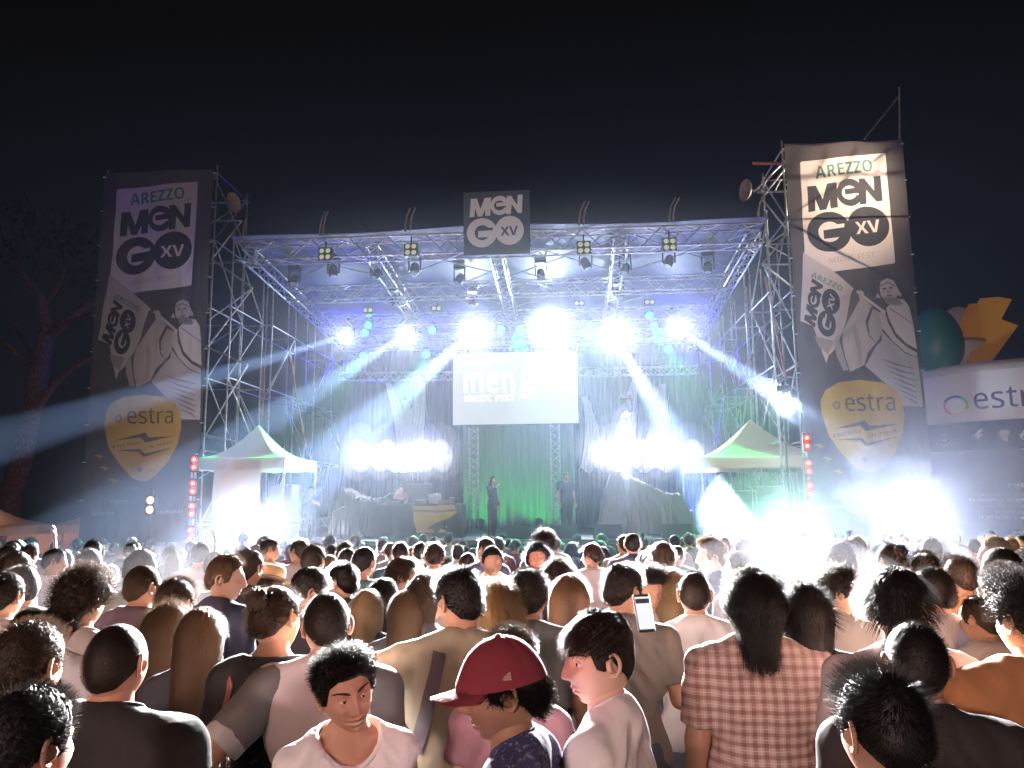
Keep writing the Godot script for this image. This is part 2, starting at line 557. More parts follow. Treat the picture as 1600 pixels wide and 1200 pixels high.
func stage() -> void:
	var d := thing("stage_deck", "raised black stage deck between the two banner towers", "stage", Vector3(-0.4, 0, -20))
	var ply := StandardMaterial3D.new()
	ply.albedo_color = lin(0.06, 0.055, 0.05)
	ply.albedo_texture = noise_tex(0.02, 21, 256, Color(0.55, 0.55, 0.55))
	ply.uv1_triplanar = true
	ply.roughness = 0.55
	for i in 8:                              # deck boards of 2 x 2 m
		for k in 5:
			slab(d, "deck_board", Vector3(-7.0 + i * 2.0, 0.93, -1.0 - k * 2.2), Vector3(1.99, 0.12, 2.19), ply)
	for i in 5:
		slab(d, "skirt_panel", Vector3(-6.4 + i * 3.2, 0.13, 0.06), Vector3(3.19, 1.48, 0.03), paint(0.012, 0.012, 0.014, 0.95))
	# roof membrane
	var r := thing("stage_roof", "pale membrane roof sloping down to the back of the stage", "roof", Vector3(-0.4, 0, -20))
	var g := Geo.new()
	var rows := []
	for i in 13:
		var z := lerpf(0.62, -11.4, i / 12.0)
		var row := PackedVector3Array()
		for k in 29:
			var x := lerpf(-7.1, 7.1, k / 28.0)
			row.append(Vector3(x, 9.06 + z * 0.066 + 0.06 * cos(x / 7.1 * PI / 2) + 0.04 * sin(z * 2.6) * cos(x * 0.9), z))
		rows.append(row)
	g.grid(rows)
	g.smooth()
	var sheet := StandardMaterial3D.new()
	sheet.albedo_color = lin(0.16, 0.165, 0.185)
	sheet.roughness = 0.6
	sheet.albedo_texture = noise_tex(0.01, 31, 256, Color(0.75, 0.75, 0.76))
	sheet.uv1_triplanar = true
	sheet.uv1_scale = Vector3.ONE * 0.4
	put(r, "membrane", g.mesh(), sheet)
	var top := Geo.new()
	var up := []
	for row in rows:
		var q := PackedVector3Array()
		for p in row: q.append(p + Vector3(0, 0.03, 0))
		up.append(q)
	up.reverse()
	top.grid(up)
	top.smooth()
	put(r, "outer_skin", top.mesh(), paint(0.02, 0.02, 0.024, 0.8))
	var brown := paint(0.16, 0.09, 0.06, 0.6)
	for x in [500, 505, 633, 641, 905, 912, 1046, 1052, 380, 1185]:       # curved roof hoops above the front edge
		var a := at_z(x, 372 - (x - 370) * 0.036, -19.3) - r.position
		var gg := Geo.new()
		gg.tube([a, a + Vector3(0.0, 0.2, 0), a + Vector3(0.05, 0.42, 0.05), a + Vector3(0.16, 0.62, 0.12)], [0.025, 0.025, 0.022, 0.018], 6)
		put(r, "hoop_end", gg.mesh(), brown)
	# trusses under the roof
	var T := "aluminium trusses under the stage roof"
	var y0 := 8.72
	truss("roof_truss", "wide front roof truss along the stage's leading edge", Vector3(-7.35, y0, -19.6), Vector3(6.6, y0, -19.6), 0.52, alu, T, 0.028)
	for k in 3:
		var z: float = [-22.6, -25.6, -28.6][k]
		truss("roof_truss", ["cross truss hung behind the front roof truss", "middle cross truss under the roof carrying beam lamps", "rear cross truss under the roof near the back curtain"][k],
			Vector3(-7.1, y0 - 0.2 + (z + 19.6) * 0.06, z), Vector3(6.3, y0 - 0.2 + (z + 19.6) * 0.06, z), 0.42, alu, T, 0.025)
	for k in 5:
		var x: float = [-7.25, -3.8, -0.4, 3.0, 6.5][k]
		truss("rafter_truss", ["outer rafter truss along the roof edge by the dim banner", "rafter truss between the first two four-lamp blinders", "rafter truss running back from the festival sign", "rafter truss between the last two four-lamp blinders", "outer rafter truss along the roof edge by the lit banner"][k], Vector3(x, y0 + 0.06, -19.9), Vector3(x, y0 - 0.68, -31.0), 0.34, alu, "rafter trusses", 0.028 if k % 4 else 0.034)
	var tie := thing("roof_braces", "thin diagonal steel braces in the roof plane", "brace", Vector3(-0.4, 9.0, -20))
	for k in 4:
		var xa := -6.8 + k * 3.45
		for z in 3:
			var za := 0.3 - z * 3.0
			pole(tie, "brace", Vector3(xa, -0.05 + za * 0.06, za), Vector3(xa + 3.4, -0.05 + (za - 3) * 0.06, za - 3.0), 0.02, steel)
			pole(tie, "brace", Vector3(xa + 3.4, -0.1 + za * 0.06, za), Vector3(xa, -0.1 + (za - 3) * 0.06, za - 3.0), 0.02, steel)
	# lamp bar, lower trusses, screen legs
	truss("lamp_truss", "lighting truss with the bright beam lamps above the screen", Vector3(-6.3, 7.55, -26.0), Vector3(5.5, 7.55, -26.0), 0.34, alu, "", 0.024)
	truss("curtain_truss", "slim blue-lit truss carrying the black curtain behind the disc jockey", at_z(528, 589, -26.4), at_z(706, 587, -26.4), 0.26, alu, "", 0.02)
	truss("curtain_truss", "slim blue-lit truss carrying the black curtain behind the covered gear", at_z(905, 582, -26.4), at_z(1090, 578, -26.4), 0.26, alu, "", 0.02)
	var la := at_z(740, 668, -25.6)
	var lb := at_z(867, 664, -25.6)
	truss("upright_truss", "upright truss under the screen beside the singer", Vector3(la.x, 1.0, -25.6), la, 0.29, alu, "", 0.022, 0.24)
	truss("upright_truss", "upright truss under the screen with a stagehand before it", Vector3(lb.x, 1.0, -25.6), lb, 0.29, alu, "", 0.022, 0.24)
	# screen
	var sa := at_z(708, 553, -25.9)
	var sb := at_z(904, 661, -25.9)
	var sc := thing("screen", "large projection screen showing white lettering above the stage", "screen", Vector3((sa.x + sb.x) / 2, sb.y, -25.9))
	var sw := sb.x - sa.x
	var sh := sa.y - sb.y
	var art := Art.new(512, 288, lin(0.26, 0.27, 0.275))
	art.words("men", Vector2(44, 162), Vector2(210, 0), Vector2(0, -84), Color.WHITE)
	art.words("go", Vector2(270, 186), Vector2(150, 0), Vector2(0, -108), Color.WHITE)
	art.words("MUSIC FEST", Vector2(48, 196), Vector2(205, 0), Vector2(0, -24), Color.WHITE)
	var sm := StandardMaterial3D.new()
	sm.albedo_color = lin(0.12, 0.12, 0.12)
	sm.roughness = 0.6
	sm.emission_enabled = true
	sm.emission = Color.WHITE
	sm.emission_operator = BaseMaterial3D.EMISSION_OP_MULTIPLY
	sm.emission_texture = art.texture()
	sm.emission_energy_multiplier = 1.6
	sm.resource_name = "screen picture"
	var q := Geo.new()
	q.quad(Vector3(-sw / 2, 0, 0.04), Vector3(sw / 2, 0, 0.04), Vector3(sw / 2, sh, 0.04), Vector3(-sw / 2, sh, 0.04))
	put(sc, "screen_picture", q.mesh(), sm)
	slab(sc, "backing", Vector3(0, sh / 2, 0.0), Vector3(sw + 0.05, sh + 0.05, 0.06), black_metal)
	# curtains
	var black := StandardMaterial3D.new()
	black.albedo_color = lin(0.018, 0.018, 0.022)
	black.roughness = 0.9
	curtain("black_curtain", "black back curtain hanging behind the disc jockey", Vector3(-7.2, 1.0, -28.6), Vector3(-2.4, 1.0, -28.6), 6.4, black, 26)
	curtain("black_curtain", "black back curtain hanging behind the covered gear", Vector3(1.7, 1.0, -28.6), Vector3(6.5, 1.0, -28.6), 6.4, black, 26)
	curtain("back_drape", "pale green-lit cloth hanging between the screen legs", Vector3(-2.38, 1.0, -28.0), Vector3(1.68, 1.0, -28.0), 4.6, paint(0.20, 0.22, 0.205, 0.85), 14)
	curtain("black_curtain", "tall black curtain closing the back of the stage", Vector3(-7.4, 1.0, -31.2), Vector3(6.7, 1.0, -31.2), 7.3, black, 60)
	var white := StandardMaterial3D.new()
	white.albedo_color = lin(0.75, 0.72, 0.74)
	white.roughness = 0.8
	white.backlight_enabled = true
	white.backlight = Color(0.5, 0.5, 0.5)
	for w in [[606, 598, 640, 735, 0.75, "thin white drape gathered above the disc jockey"], [660, 597, 626, 735, 0.9, "broad white drape meeting another above the disc jockey"], [634, 625, 634, 735, 0.7, "short white drape between two longer drapes"],
			[914, 620, 926, 735, 0.7, "narrow white drape beside the screen's edge"], [990, 597, 958, 735, 0.9, "white drape slung from a peak behind the covered gear"], [1034, 600, 1016, 735, 0.95, "wide white drape behind the covered gear"]]:
		var a := at_z(w[0], w[1], -26.55)
		var b := at_z(w[2], w[3], -26.55)
		drape("white_drape", w[5], a, b, w[4], white)
	# overhead sign
	var ga := at_z(725, 302, -19.25)
	var gb := at_z(828, 396, -19.25)
	var sg := thing("festival_sign", "square sign with pale festival lettering above the stage roof's edge", "sign", Vector3((ga.x + gb.x) / 2, gb.y, -19.25))
	var sart := Art.new(512, 480, lin(0.045, 0.052, 0.07))
	sart.logo(Vector2(-4, -24), Vector2(0.408, -0.006), Vector2(0.006, 0.405), lin(0.74, 0.68, 0.67), lin(0.045, 0.052, 0.07))
	var sgm := StandardMaterial3D.new()
	sgm.albedo_texture = sart.texture()
	sgm.roughness = 0.7
	sgm.resource_name = "sign print"
	var gw := gb.x - ga.x
	var gh := ga.y - gb.y
	var gq := Geo.new()
	gq.quad(Vector3(-gw / 2, 0, 0.035), Vector3(gw / 2, 0, 0.035), Vector3(gw / 2, gh, 0.035), Vector3(-gw / 2, gh, 0.035))
	put(sg, "lettering_sheet", gq.mesh(), sgm)
	slab(sg, "board", Vector3(0, gh / 2, 0), Vector3(gw + 0.02, gh + 0.02, 0.06), paint(0.04, 0.045, 0.06, 0.7))

func curtain(called: String, label: String, a: Vector3, b: Vector3, h: float, m: Material, folds: int) -> void:
	var t := thing(called, label, "curtain", a)
	var g := Geo.new()
	var rows := []
	var cols := folds * 4
	for i in 7:
		var f := i / 6.0
		var row := PackedVector3Array()
		for k in cols + 1:
			var u := float(k) / cols
			row.append((b - a) * u + Vector3(0, h * (1.0 - f), (0.04 + 0.07 * f) * sin(u * folds * TAU + sin(u * 9.0) * 1.5) + 0.05 * sin(u * 5.0 + f)))
		rows.append(row)
	g.grid(rows)
	g.smooth()
	put(t, "cloth", g.mesh(), m)

func drape(called: String, label: String, a: Vector3, b: Vector3, w: float, m: Material) -> void:
	# a length of cloth gathered at the top and spread below
	var t := thing(called, label, "drape", b, 0.0, "white drapes on the black curtains")
	var g := Geo.new()
	var rows := []
	for i in 13:
		var f := i / 12.0
		var c := a.lerp(b, f) - b + Vector3(0.12 * sin(f * PI), 0, 0)
		var row := PackedVector3Array()
		for k in 33:
			var u := k / 32.0 - 0.5
			row.append(c + Vector3(u * w * (0.25 + 0.9 * f), 0.08 * sin(u * 9.0) * f, 0.06 * sin(u * 34.0 + f * 2.0) * (0.5 + f)))
		rows.append(row)
	g.grid(rows)
	g.smooth()
	put(t, "cloth", g.mesh(), m)

func scaffold(label: String, xs: Array, zs: Array, y0: float, y1: float, lift: float, diag: int, group: String) -> Node3D:
	var t := thing("scaffold", label, "scaffold", Vector3(xs[0], y0, zs[0]), 0.0, group)
	var o := t.position
	var n := int((y1 - y0) / lift)
	for x in xs:
		for z in zs:
			pole(t, "post", Vector3(x, y0, z) - o, Vector3(x, y1 + 0.25, z) - o, 0.026, steel)
			for k in n + 1:
				slab(t, "coupler", Vector3(x, y0 + k * lift + 0.02, z) - o, Vector3(0.1, 0.03, 0.1), steel)
	for k in n + 1:
		var y := y0 + k * lift + 0.05
		for i in xs.size():
			for j in zs.size() - 1:
				pole(t, "ledger", Vector3(xs[i], y, zs[j]) - o, Vector3(xs[i], y, zs[j + 1]) - o, 0.022, steel)
				if k < n and (k + i + j) % diag == 0:
					pole(t, "brace", Vector3(xs[i], y, zs[j if k % 2 else j + 1]) - o, Vector3(xs[i], y + lift, zs[j + 1 if k % 2 else j]) - o, 0.02, steel)
		for j in zs.size():
			for i in xs.size() - 1:
				pole(t, "ledger", Vector3(xs[i], y, zs[j]) - o, Vector3(xs[i + 1], y, zs[j]) - o, 0.022, steel)
				if k < n and (k + j) % diag == 0:
					pole(t, "brace", Vector3(xs[i if k % 2 else i + 1], y, zs[j]) - o, Vector3(xs[i + 1 if k % 2 else i], y + lift, zs[j]) - o, 0.02, steel)
	return t

func towers() -> void:
	var gy := ground_y(-20.0)
	var lt := scaffold("scaffold tower behind the dim banner near the pine tree", [-11.62, -8.36], [-20.12, -22.2], gy, 11.3, 1.98, 1, "banner towers")
	var rt := scaffold("scaffold tower behind the banner lit from inside by a floodlight", [7.42, 10.52], [-20.12, -22.2], gy, 11.3, 1.98, 1, "banner towers")
	pole(rt, "mast", Vector3(10.52, 11.4, -20.14) - rt.position, at_z(1405, 136, -20.14) - rt.position, 0.026, steel)
	pole(rt, "mast_brace", at_z(1350, 218, -20.2) - rt.position, at_z(1403, 152, -20.14) - rt.position, 0.022, steel)
	pole(rt, "red_beam", at_z(1176, 255, -20.9) - rt.position, at_z(1395, 257, -20.9) - rt.position, 0.05, rust)
	for k in 9:                               # lattice girder across the lit banner's back
		var xa := 7.0 + k * 0.38
		pole(rt, "girder_strut", Vector3(xa, 10.45, -20.9) - rt.position, Vector3(xa + 0.19, 10.8, -20.9) - rt.position, 0.02, steel)
	pole(rt, "girder_chord", Vector3(6.9, 10.43, -20.9) - rt.position, Vector3(10.4, 10.43, -20.9) - rt.position, 0.03, steel)
	# bays that tie the towers to the stage corners
	var zig := [[331, 405, 395, 450], [395, 450, 326, 500], [395, 450, 322, 545], [319, 540, 387, 570], [387, 570, 321, 680], [335, 275, 378, 372], [331, 345, 378, 345], [378, 345, 331, 405], [321, 680, 379, 692]]
	var lz := scaffold("narrow scaffold bay between the pine side tower and the stage corner", [-7.72], [-20.0, -22.2], gy, 9.3, 1.98, 1, "scaffold bays beside the stage")
	for s in zig:
		pole(lz, "brace", at_z(s[0], s[1], -20.15) - lz.position, at_z(s[2], s[3], -20.15) - lz.position, 0.024, steel)
	var zag := [[1232, 362, 1191, 413], [1191, 413, 1243, 452], [1195, 535, 1238, 503], [1195, 535, 1213, 575], [1190, 310, 1232, 362], [1190, 310, 1228, 262], [1191, 413, 1236, 413], [1178, 300, 1228, 250], [1196, 420, 1236, 498]]
	var rz := scaffold("narrow scaffold bay between the lit banner tower and the stage corner", [6.86], [-20.0, -22.2], gy, 9.3, 1.98, 1, "scaffold bays beside the stage")
	for s in zag:
		pole(rz, "brace", at_z(s[0], s[1], -20.15) - rz.position, at_z(s[2], s[3], -20.15) - rz.position, 0.026, steel)
	for s in [[452, 545, 463, 620, rust], [463, 620, 478, 700, steel], [410, 560, 408, 650, rust]]:
		pole(lz, "red_brace", at_z(s[0], s[1], -22.5) - lz.position, at_z(s[2], s[3], -22.5) - lz.position, 0.035, rust)
	for s in [[1196, 432, 1204, 470], [1204, 470, 1228, 590]]:
		pole(rz, "red_brace", at_z(s[0], s[1], -20.4) - rz.position, at_z(s[2], s[3], -20.4) - rz.position, 0.035, rust)
	scaffold("scaffold wall along the stage side by the white gazebo", [-8.5, -7.5], [-22.4, -24.4, -26.4, -28.4, -30.6], gy, 9.0, 1.98, 2, "scaffold side walls")
	scaffold("scaffold wall along the stage side by the orange toned cream gazebo", [6.75, 7.75], [-22.4, -24.4, -26.4, -28.4, -30.6], gy, 9.0, 1.98, 2, "scaffold side walls")
	# banners
	var art := banner_art()
	var bm := StandardMaterial3D.new()
	bm.albedo_texture = art
	bm.roughness = 0.85
	bm.backlight_enabled = true
	bm.backlight = Color(0.9, 0.9, 0.9)
	bm.resource_name = "banner print"
	bm.normal_enabled = true
	bm.normal_texture = noise_tex(0.006, 71, 512, Color.BLACK, Color.WHITE, true, 9.0)
	bm.normal_scale = 0.9
	for k in 2:
		var x0: float = [-11.65, 7.44][k]
		var w: float = [3.25, 3.08][k]
		var h := 10.42
		var b := thing("banner", ["tall dark festival banner hanging beside the bare pine tree", "tall festival banner glowing at the top from a floodlight behind"][k], "banner", Vector3(x0, 0.98, -20.02), 0.0, "printed tower banners")
		var g := Geo.new()
		var rows := []
		for i in 41:
			var f := i / 40.0
			var row := PackedVector3Array()
			for j in 17:
				var u := j / 16.0
				row.append(Vector3(u * w, h * (1.0 - f), 0.03 * sin(f * 21.0 + u * 2.0) * sin(u * PI) + 0.025 * sin(u * 13.0 + k + f * 6.0) + 0.02 * sin(f * 55.0 - u * 9.0 + k) * (1.0 - u)))
			rows.append(row)
		g.grid(rows)
		g.smooth()
		put(b, "printed_sheet", g.mesh(), bm)
		for i in 11:
			for s in [0.0, w]:
				slab(b, "cable_tie", Vector3(s, 0.1 + i * 1.02, 0.0), Vector3(0.07, 0.02, 0.07), paint(0.5, 0.5, 0.5))
	# dish reflectors high on the towers
	for s in [[358, 318, "pale dish reflector on the scaffold of the dim banner tower", 1.25], [1172, 298, "brown dish reflector on the scaffold of the lit banner tower", -1.25]]:
		var p := at_z(s[0], s[1], -20.3)
		var d := thing("dish_reflector", s[2], "dish", p, s[3], "dish reflectors on the towers")
		var g := Geo.new()
		g.lathe([Vector2(0.01, 0.0), Vector2(0.14, 0.03), Vector2(0.24, 0.08), Vector2(0.30, 0.16)], 24, Vector3.ZERO, Basis(Vector3.RIGHT, PI / 2))
		put(d, "dish", g.mesh(), paint(0.24, 0.18, 0.15, 0.6))
		pole(d, "arm", Vector3(0, 0, 0), Vector3(-0.5 * signf(s[3]), -0.12, -0.2), 0.022, steel)
		pole(d, "feed", Vector3(0, 0, 0.02), Vector3(0, 0, 0.3), 0.015, steel)
# ---------------------------------------------------------------- lamps
var cold := Color(0.80, 0.88, 1.0)
var head_mesh: ArrayMesh
var lens_mesh: ArrayMesh
var can_mesh: ArrayMesh

func lamp_meshes() -> void:
	var g := Geo.new()                      # a moving head, looking along -z
	g.lathe([Vector2(0.0, -0.17), Vector2(0.08, -0.16), Vector2(0.12, -0.08), Vector2(0.13, 0.05), Vector2(0.12, 0.16), Vector2(0.105, 0.17), Vector2(0.1, 0.165)], 16, Vector3.ZERO, Basis(Vector3.RIGHT, -PI / 2))
	head_mesh = g.mesh()
	g = Geo.new()
	g.lathe([Vector2(0.0, 0.0), Vector2(0.06, 0.004), Vector2(0.095, -0.006)], 16, Vector3.ZERO, Basis(Vector3.RIGHT, -PI / 2))
	lens_mesh = g.mesh()
	g = Geo.new()
	g.lathe([Vector2(0.0, -0.16), Vector2(0.07, -0.15), Vector2(0.1, -0.06), Vector2(0.1, 0.14), Vector2(0.092, 0.14), Vector2(0.09, 0.08)], 14, Vector3.ZERO, Basis(Vector3.RIGHT, -PI / 2))
	can_mesh = g.mesh()

func moving_head(label: String, at: Vector3, to: Vector3, lens: Material, group: String, big := 1.0) -> Node3D:
	var t := thing("moving_head_lamp", label, "lamp", at, 0.0, group)
	var g := Geo.new()
	g.cham(Vector3(0, 0.36 * big, 0), Vector3(0.34, 0.12, 0.26) * big, 0.015)
	g.cham(Vector3(0, 0.46 * big, 0), Vector3(0.08, 0.1, 0.08) * big, 0.01)
	put(t, "base", g.mesh(), black_metal)
	for s in [-1.0, 1.0]:
		g = Geo.new()
		g.cham(Vector3(s * 0.16, 0.12, 0) * big, Vector3(0.035, 0.38, 0.1) * big, 0.01)
		put(t, "yoke_arm", g.mesh(), black_metal)
	var turn := facing(at, to).scaled(Vector3.ONE * big)
	var h := put(t, "head", head_mesh, black_metal, Transform3D(turn, Vector3.ZERO))
	put(h, "lens_light", lens_mesh, lens, Transform3D(Basis(), Vector3(0, 0, -0.172)))
	return t

func par_can(label: String, at: Vector3, to: Vector3, lens: Material, group: String) -> Node3D:
	var t := thing("led_par_lamp", label, "lamp", at, 0.0, group)
	var h := put(t, "can", can_mesh, black_metal, Transform3D(facing(at, to).scaled(Vector3.ONE * 1.35), Vector3.ZERO))
	put(h, "lens_light", lens_mesh, lens, Transform3D(Basis(), Vector3(0, 0, -0.135)))
	var g := Geo.new()
	g.tube([Vector3(-0.13, 0, 0), Vector3(-0.13, 0.18, 0), Vector3(0, 0.24, 0), Vector3(0.13, 0.18, 0), Vector3(0.13, 0, 0)], [0.012, 0.012, 0.012, 0.012, 0.012], 6)
	put(t, "bracket", g.mesh(), black_metal)
	return t

func multi_lamp(called: String, label: String, at: Vector3, cols: int, rows: int, pitch: float, lens: Material, group: String, turn := 0.0) -> Node3D:
	var t := thing(called, label, "lamp", at, turn, group)
	var g := Geo.new()
	g.cham(Vector3(0, 0, -0.06), Vector3(cols * pitch + 0.03, rows * pitch + 0.03, 0.16), 0.012)
	put(t, "housing", g.mesh(), black_metal)
	var lm := Geo.new()
	lm.lathe([Vector2(0.0, 0.0), Vector2(pitch * 0.2, -0.005), Vector2(pitch * 0.4, -0.018)], 16, Vector3.ZERO, Basis(Vector3.RIGHT, PI / 2))
	var mm := lm.mesh()
	var rim := Geo.new()
	rim.lathe([Vector2(pitch * 0.4, 0.0), Vector2(pitch * 0.43, 0.03), Vector2(pitch * 0.46, 0.03), Vector2(pitch * 0.48, 0.0)], 16, Vector3.ZERO, Basis(Vector3.RIGHT, PI / 2))
	var rmesh := rim.mesh()
	for i in cols:
		for k in rows:
			var p := Vector3((i - (cols - 1) * 0.5) * pitch, (k - (rows - 1) * 0.5) * pitch, 0.04)
			put(t, "lens_light", mm, lens, Transform3D(Basis(), p))
			put(t, "rim", rmesh, black_metal, Transform3D(Basis(), p - Vector3(0, 0, 0.015)))
	g = Geo.new()
	g.tube([Vector3(0, rows * pitch * 0.5, -0.06), Vector3(0, rows * pitch * 0.5 + 0.2, -0.06)], [0.02, 0.02], 6)
	put(t, "clamp", g.mesh(), black_metal)
	return t

func lamps() -> void:
	lamp_meshes()
	var white_lens := glow(0.85, 0.93, 1.0, 60.0)
	var beams := [
		[545, 523, 0, 690, 13.0, 1.7, "beam lamp at the truss end sending a shaft past the dim banner"],
		[640, 520, 330, 712, 16.0, 2.6, "beam lamp sending a short shaft down over the white gazebo"],
		[745, 515, 420, 800, 14.0, 3.2, "bright beam lamp above the screen's corner beside the black curtain"],
		[855, 505, 930, 900, 9.0, 6.0, "brightest beam lamp glaring over the screen towards the crowd"],
		[955, 517, 1150, 850, 15.0, 3.0, "beam lamp sending a shaft down to the covered gear"],
		[1050, 507, 1400, 740, 15.0, 2.4, "beam lamp at the truss end sending a shaft towards the lit banner"]]
	var pw := [26000.0, 28000.0, 52000.0, 8000.0, 60000.0, 44000.0]
	var spread := [900.0, 1200.0, 2200.0, 2600.0, 2200.0, 1200.0]
	var spill := [10.0, 16.0, 55.0, 95.0, 36.0, 16.0]
	var aims := [[0.2, -3.2], [0.6, -3.4], [1.2, -3.2], [2.2, -3.2], [2.6, -3.4], [3.6, -3.4]]
	for k in beams.size():
		var b: Array = beams[k]
		var p := at_z(b[0], b[1], -25.7)
		var to := at_depth(b[2], b[3], b[4])
		var t := moving_head(b[6], p, to, white_lens, "beam lamps on the lighting truss", 1.15)
		var nose := p + (to - p).normalized() * 0.26
		spot(t, nose, to, b[5], pw[k], cold, 0.25, 0.05)
		spot(t, nose, Vector3(aims[k][0], 2.2, aims[k][1]), 10.0, spread[k] * 3.6, Color(1.0, 0.98, 0.97), 0.7, 0.08)
		spot(t, nose, nose + Vector3(0, -0.35, 1.0), 55.0, spill[k], cold, 0.6, 0.08)
	# green pars
	var green_lens := glow(0.01, 1.0, 0.10, 4.5)
	var gl := [[577, 507, 0], [571, 519, 0], [569, 555, 1], [667, 553, 1], [676, 515, 0], [783, 513, 0], [812, 513, 1], [920, 508, 1], [948, 545, 0], [1014, 492, 0], [1021, 508, 1], [1043, 545, 1], [577, 488, 0]]
	gl.sort_custom(func(a, b): return a[0] + a[1] * 0.01 < b[0] + b[1] * 0.01)
	for k in gl.size():
		var p := at_z(gl[k][0], gl[k][1], -25.75)
		var to := Vector3(p.x * 1.15, 1.0, -16.5)
		var t := par_can("green LED par lamp on the truss, %s from the dim banner's side" % NTH[k], p, Vector3(lerpf(to.x, 1.5, 0.3), 2.0, -10), green_lens, "green LED par lamps on the lighting truss")
		if gl[k][2]:
			spot(t, p + (to - p).normalized() * 0.2, to, 15.0, 420.0, Color(0.03, 1.0, 0.32), 0.6)
	# four-lamp blinders on the front truss, two-lamp ones behind
	var reflected_glow_lens := glow(0.75, 0.72, 0.42, 0.55)  # weak glow stands for stage light caught in the unlit lenses
	for k in 4:
		var p: Array = [[508, 397], [642, 390], [912, 387], [1046, 382]][k]
		multi_lamp("four_lamp_blinder", "four-lamp blinder on the front roof truss, %s from the dim banner" % NTH[k], at_z(p[0], p[1], -19.15), 2, 2, 0.165, reflected_glow_lens, "four-lamp blinders on the front truss")
	for k in 4:
		var p: Array = [[575, 485], [682, 482], [905, 474], [1015, 472]][k]
		multi_lamp("two_lamp_blinder", "two-lamp blinder under the rear truss, %s from the dim banner" % NTH[k], at_z(p[0], p[1], -25.3), 2, 1, 0.17, reflected_glow_lens, "two-lamp blinders under the rear truss")
	# unlit moving heads hanging under the front trusses
	var off := paint(0.25, 0.27, 0.3, 0.1)
	var heads := [[460, 438, -21], [521, 424, -20], [588, 428, -21], [617, 470, -23], [648, 420, -20], [718, 436, -22], [738, 472, -23], [845, 428, -22], [915, 412, -20], [966, 460, -23], [977, 420, -21], [1045, 408, -20], [1106, 418, -21]]
	for k in heads.size():
		var p: Array = heads[k]
		var a := at_z(p[0], p[1], p[2])
		moving_head("unlit black moving head under the roof, %s from the dim banner's side" % NTH[k], a, a + Vector3(rng.randf_range(-1, 1), -2.0, rng.randf_range(0.2, 1.5)), off, "unlit moving heads under the roof", 1.0)
	# unseen work lights placed to brighten the roof's front corners
	for p in [[567, 372, 260.0], [1042, 362, 420.0]]:
		var a := at_z(p[0], p[1], -20.3)
		var t := multi_lamp("unseen_work_light", "small unseen work light placed to brighten the roof truss around it", a, 1, 1, 0.2, glow(1.0, 0.92, 0.75, 12.0), "unseen work lights in the roof", PI)
		spot(t, a + Vector3(0, 0.05, -0.12), a + Vector3(0.3, 0.25, -2.0), 75.0, p[2] * 0.045, Color(1.0, 0.93, 0.8), 0.4)
	# audience blinders behind the disc jockey and behind the covered gear
	var blind := glow(1.0, 0.94, 1.0, 70.0)
	for s in 2:
		var xs: Array = [[562, 600, 636, 664, 690], [936, 966, 1004, 1038, 1082]][s]
		var ys: Array = [[716, 712, 722, 708, 714], [706, 712, 704, 714, 716]][s]
		for k in 5:
			var p := at_z(xs[k], ys[k], -24.4)
			var t := multi_lamp("audience_blinder", ["dazzling blinder in the row behind the disc jockey, %s from the white gazebo", "dazzling blinder in the row behind the covered heap, %s from the screen"][s] % NTH[k], p, 2, 1, 0.2, blind, ["blinders behind the disc jockey", "blinders behind the covered gear"][s])
			pole(t, "stand", Vector3(0, -0.1, -0.1), Vector3(0, 1.0 - p.y, -0.1), 0.025, black_metal)
			spot(t, p + Vector3(0, 0, 0.12), Vector3(lerpf(p.x, 1.5, 0.75), 2.2, -4.0), 11.0, 1500.0, Color(1.0, 0.96, 0.96), 0.7, 0.12)
			spot(t, p + Vector3(0, 0, 0.12), p + Vector3(0, 0.1, 3.0), 60.0, 17.0, Color(0.96, 0.92, 1.0), 0.5, 0.12)
	var dp := at_z(978, 640, -23.8)  # unseen lamp, placed to light the bright column from above
	var dt := moving_head("unseen beam lamp placed to light the bright smoke column from above", dp, Vector3(dp.x, 1.0, -21.6), white_lens, "", 1.1)
	spot(dt, dp + Vector3(0, -0.3, 0.15), Vector3(dp.x - 0.1, 1.0, -21.4), 7.0, 420.0, cold, 0.4)
	# unseen blue washes placed to light the back of the roof
	for p in [[-5.6, 6.9, -27.5], [-1.6, 7.3, -28.0], [1.4, 7.3, -28.0], [4.8, 6.9, -27.5]]:
		var a := Vector3(p[0], p[1], p[2])
		var t := par_can("unseen blue wash lamp placed to light the rear of the roof", a, a + Vector3(signf(p[0]) * 0.5, 1.0, -0.4), glow(0.1, 0.08, 1.0, 6.0), "unseen blue wash lamps behind the lighting truss")
		spot(t, a + Vector3(0, 0.16, -0.05), a + Vector3(signf(p[0]) * 0.9, 1.0, 0.2), 78.0, 44.0, Color(0.12, 0.10, 1.0), 0.4)
	for p in [[-6.4, 1.4, -27.0], [5.6, 1.4, -27.0]]:  # unseen deck lamps, placed to turn the curtains and scaffolds blue
		var a := Vector3(p[0], p[1], p[2])
		var t := par_can("unseen blue wash lamp placed on the deck to light the black curtain", a, a + Vector3(-signf(p[0]) * 0.2, 1.0, 0.2), glow(0.1, 0.08, 1.0, 6.0), "unseen blue wash lamps on the deck")
		spot(t, a + Vector3(0, 0.16, 0.03), a + Vector3(-signf(p[0]) * 0.6, 3.0, 0.6), 55.0, 60.0, Color(0.2, 0.16, 1.0), 0.4)
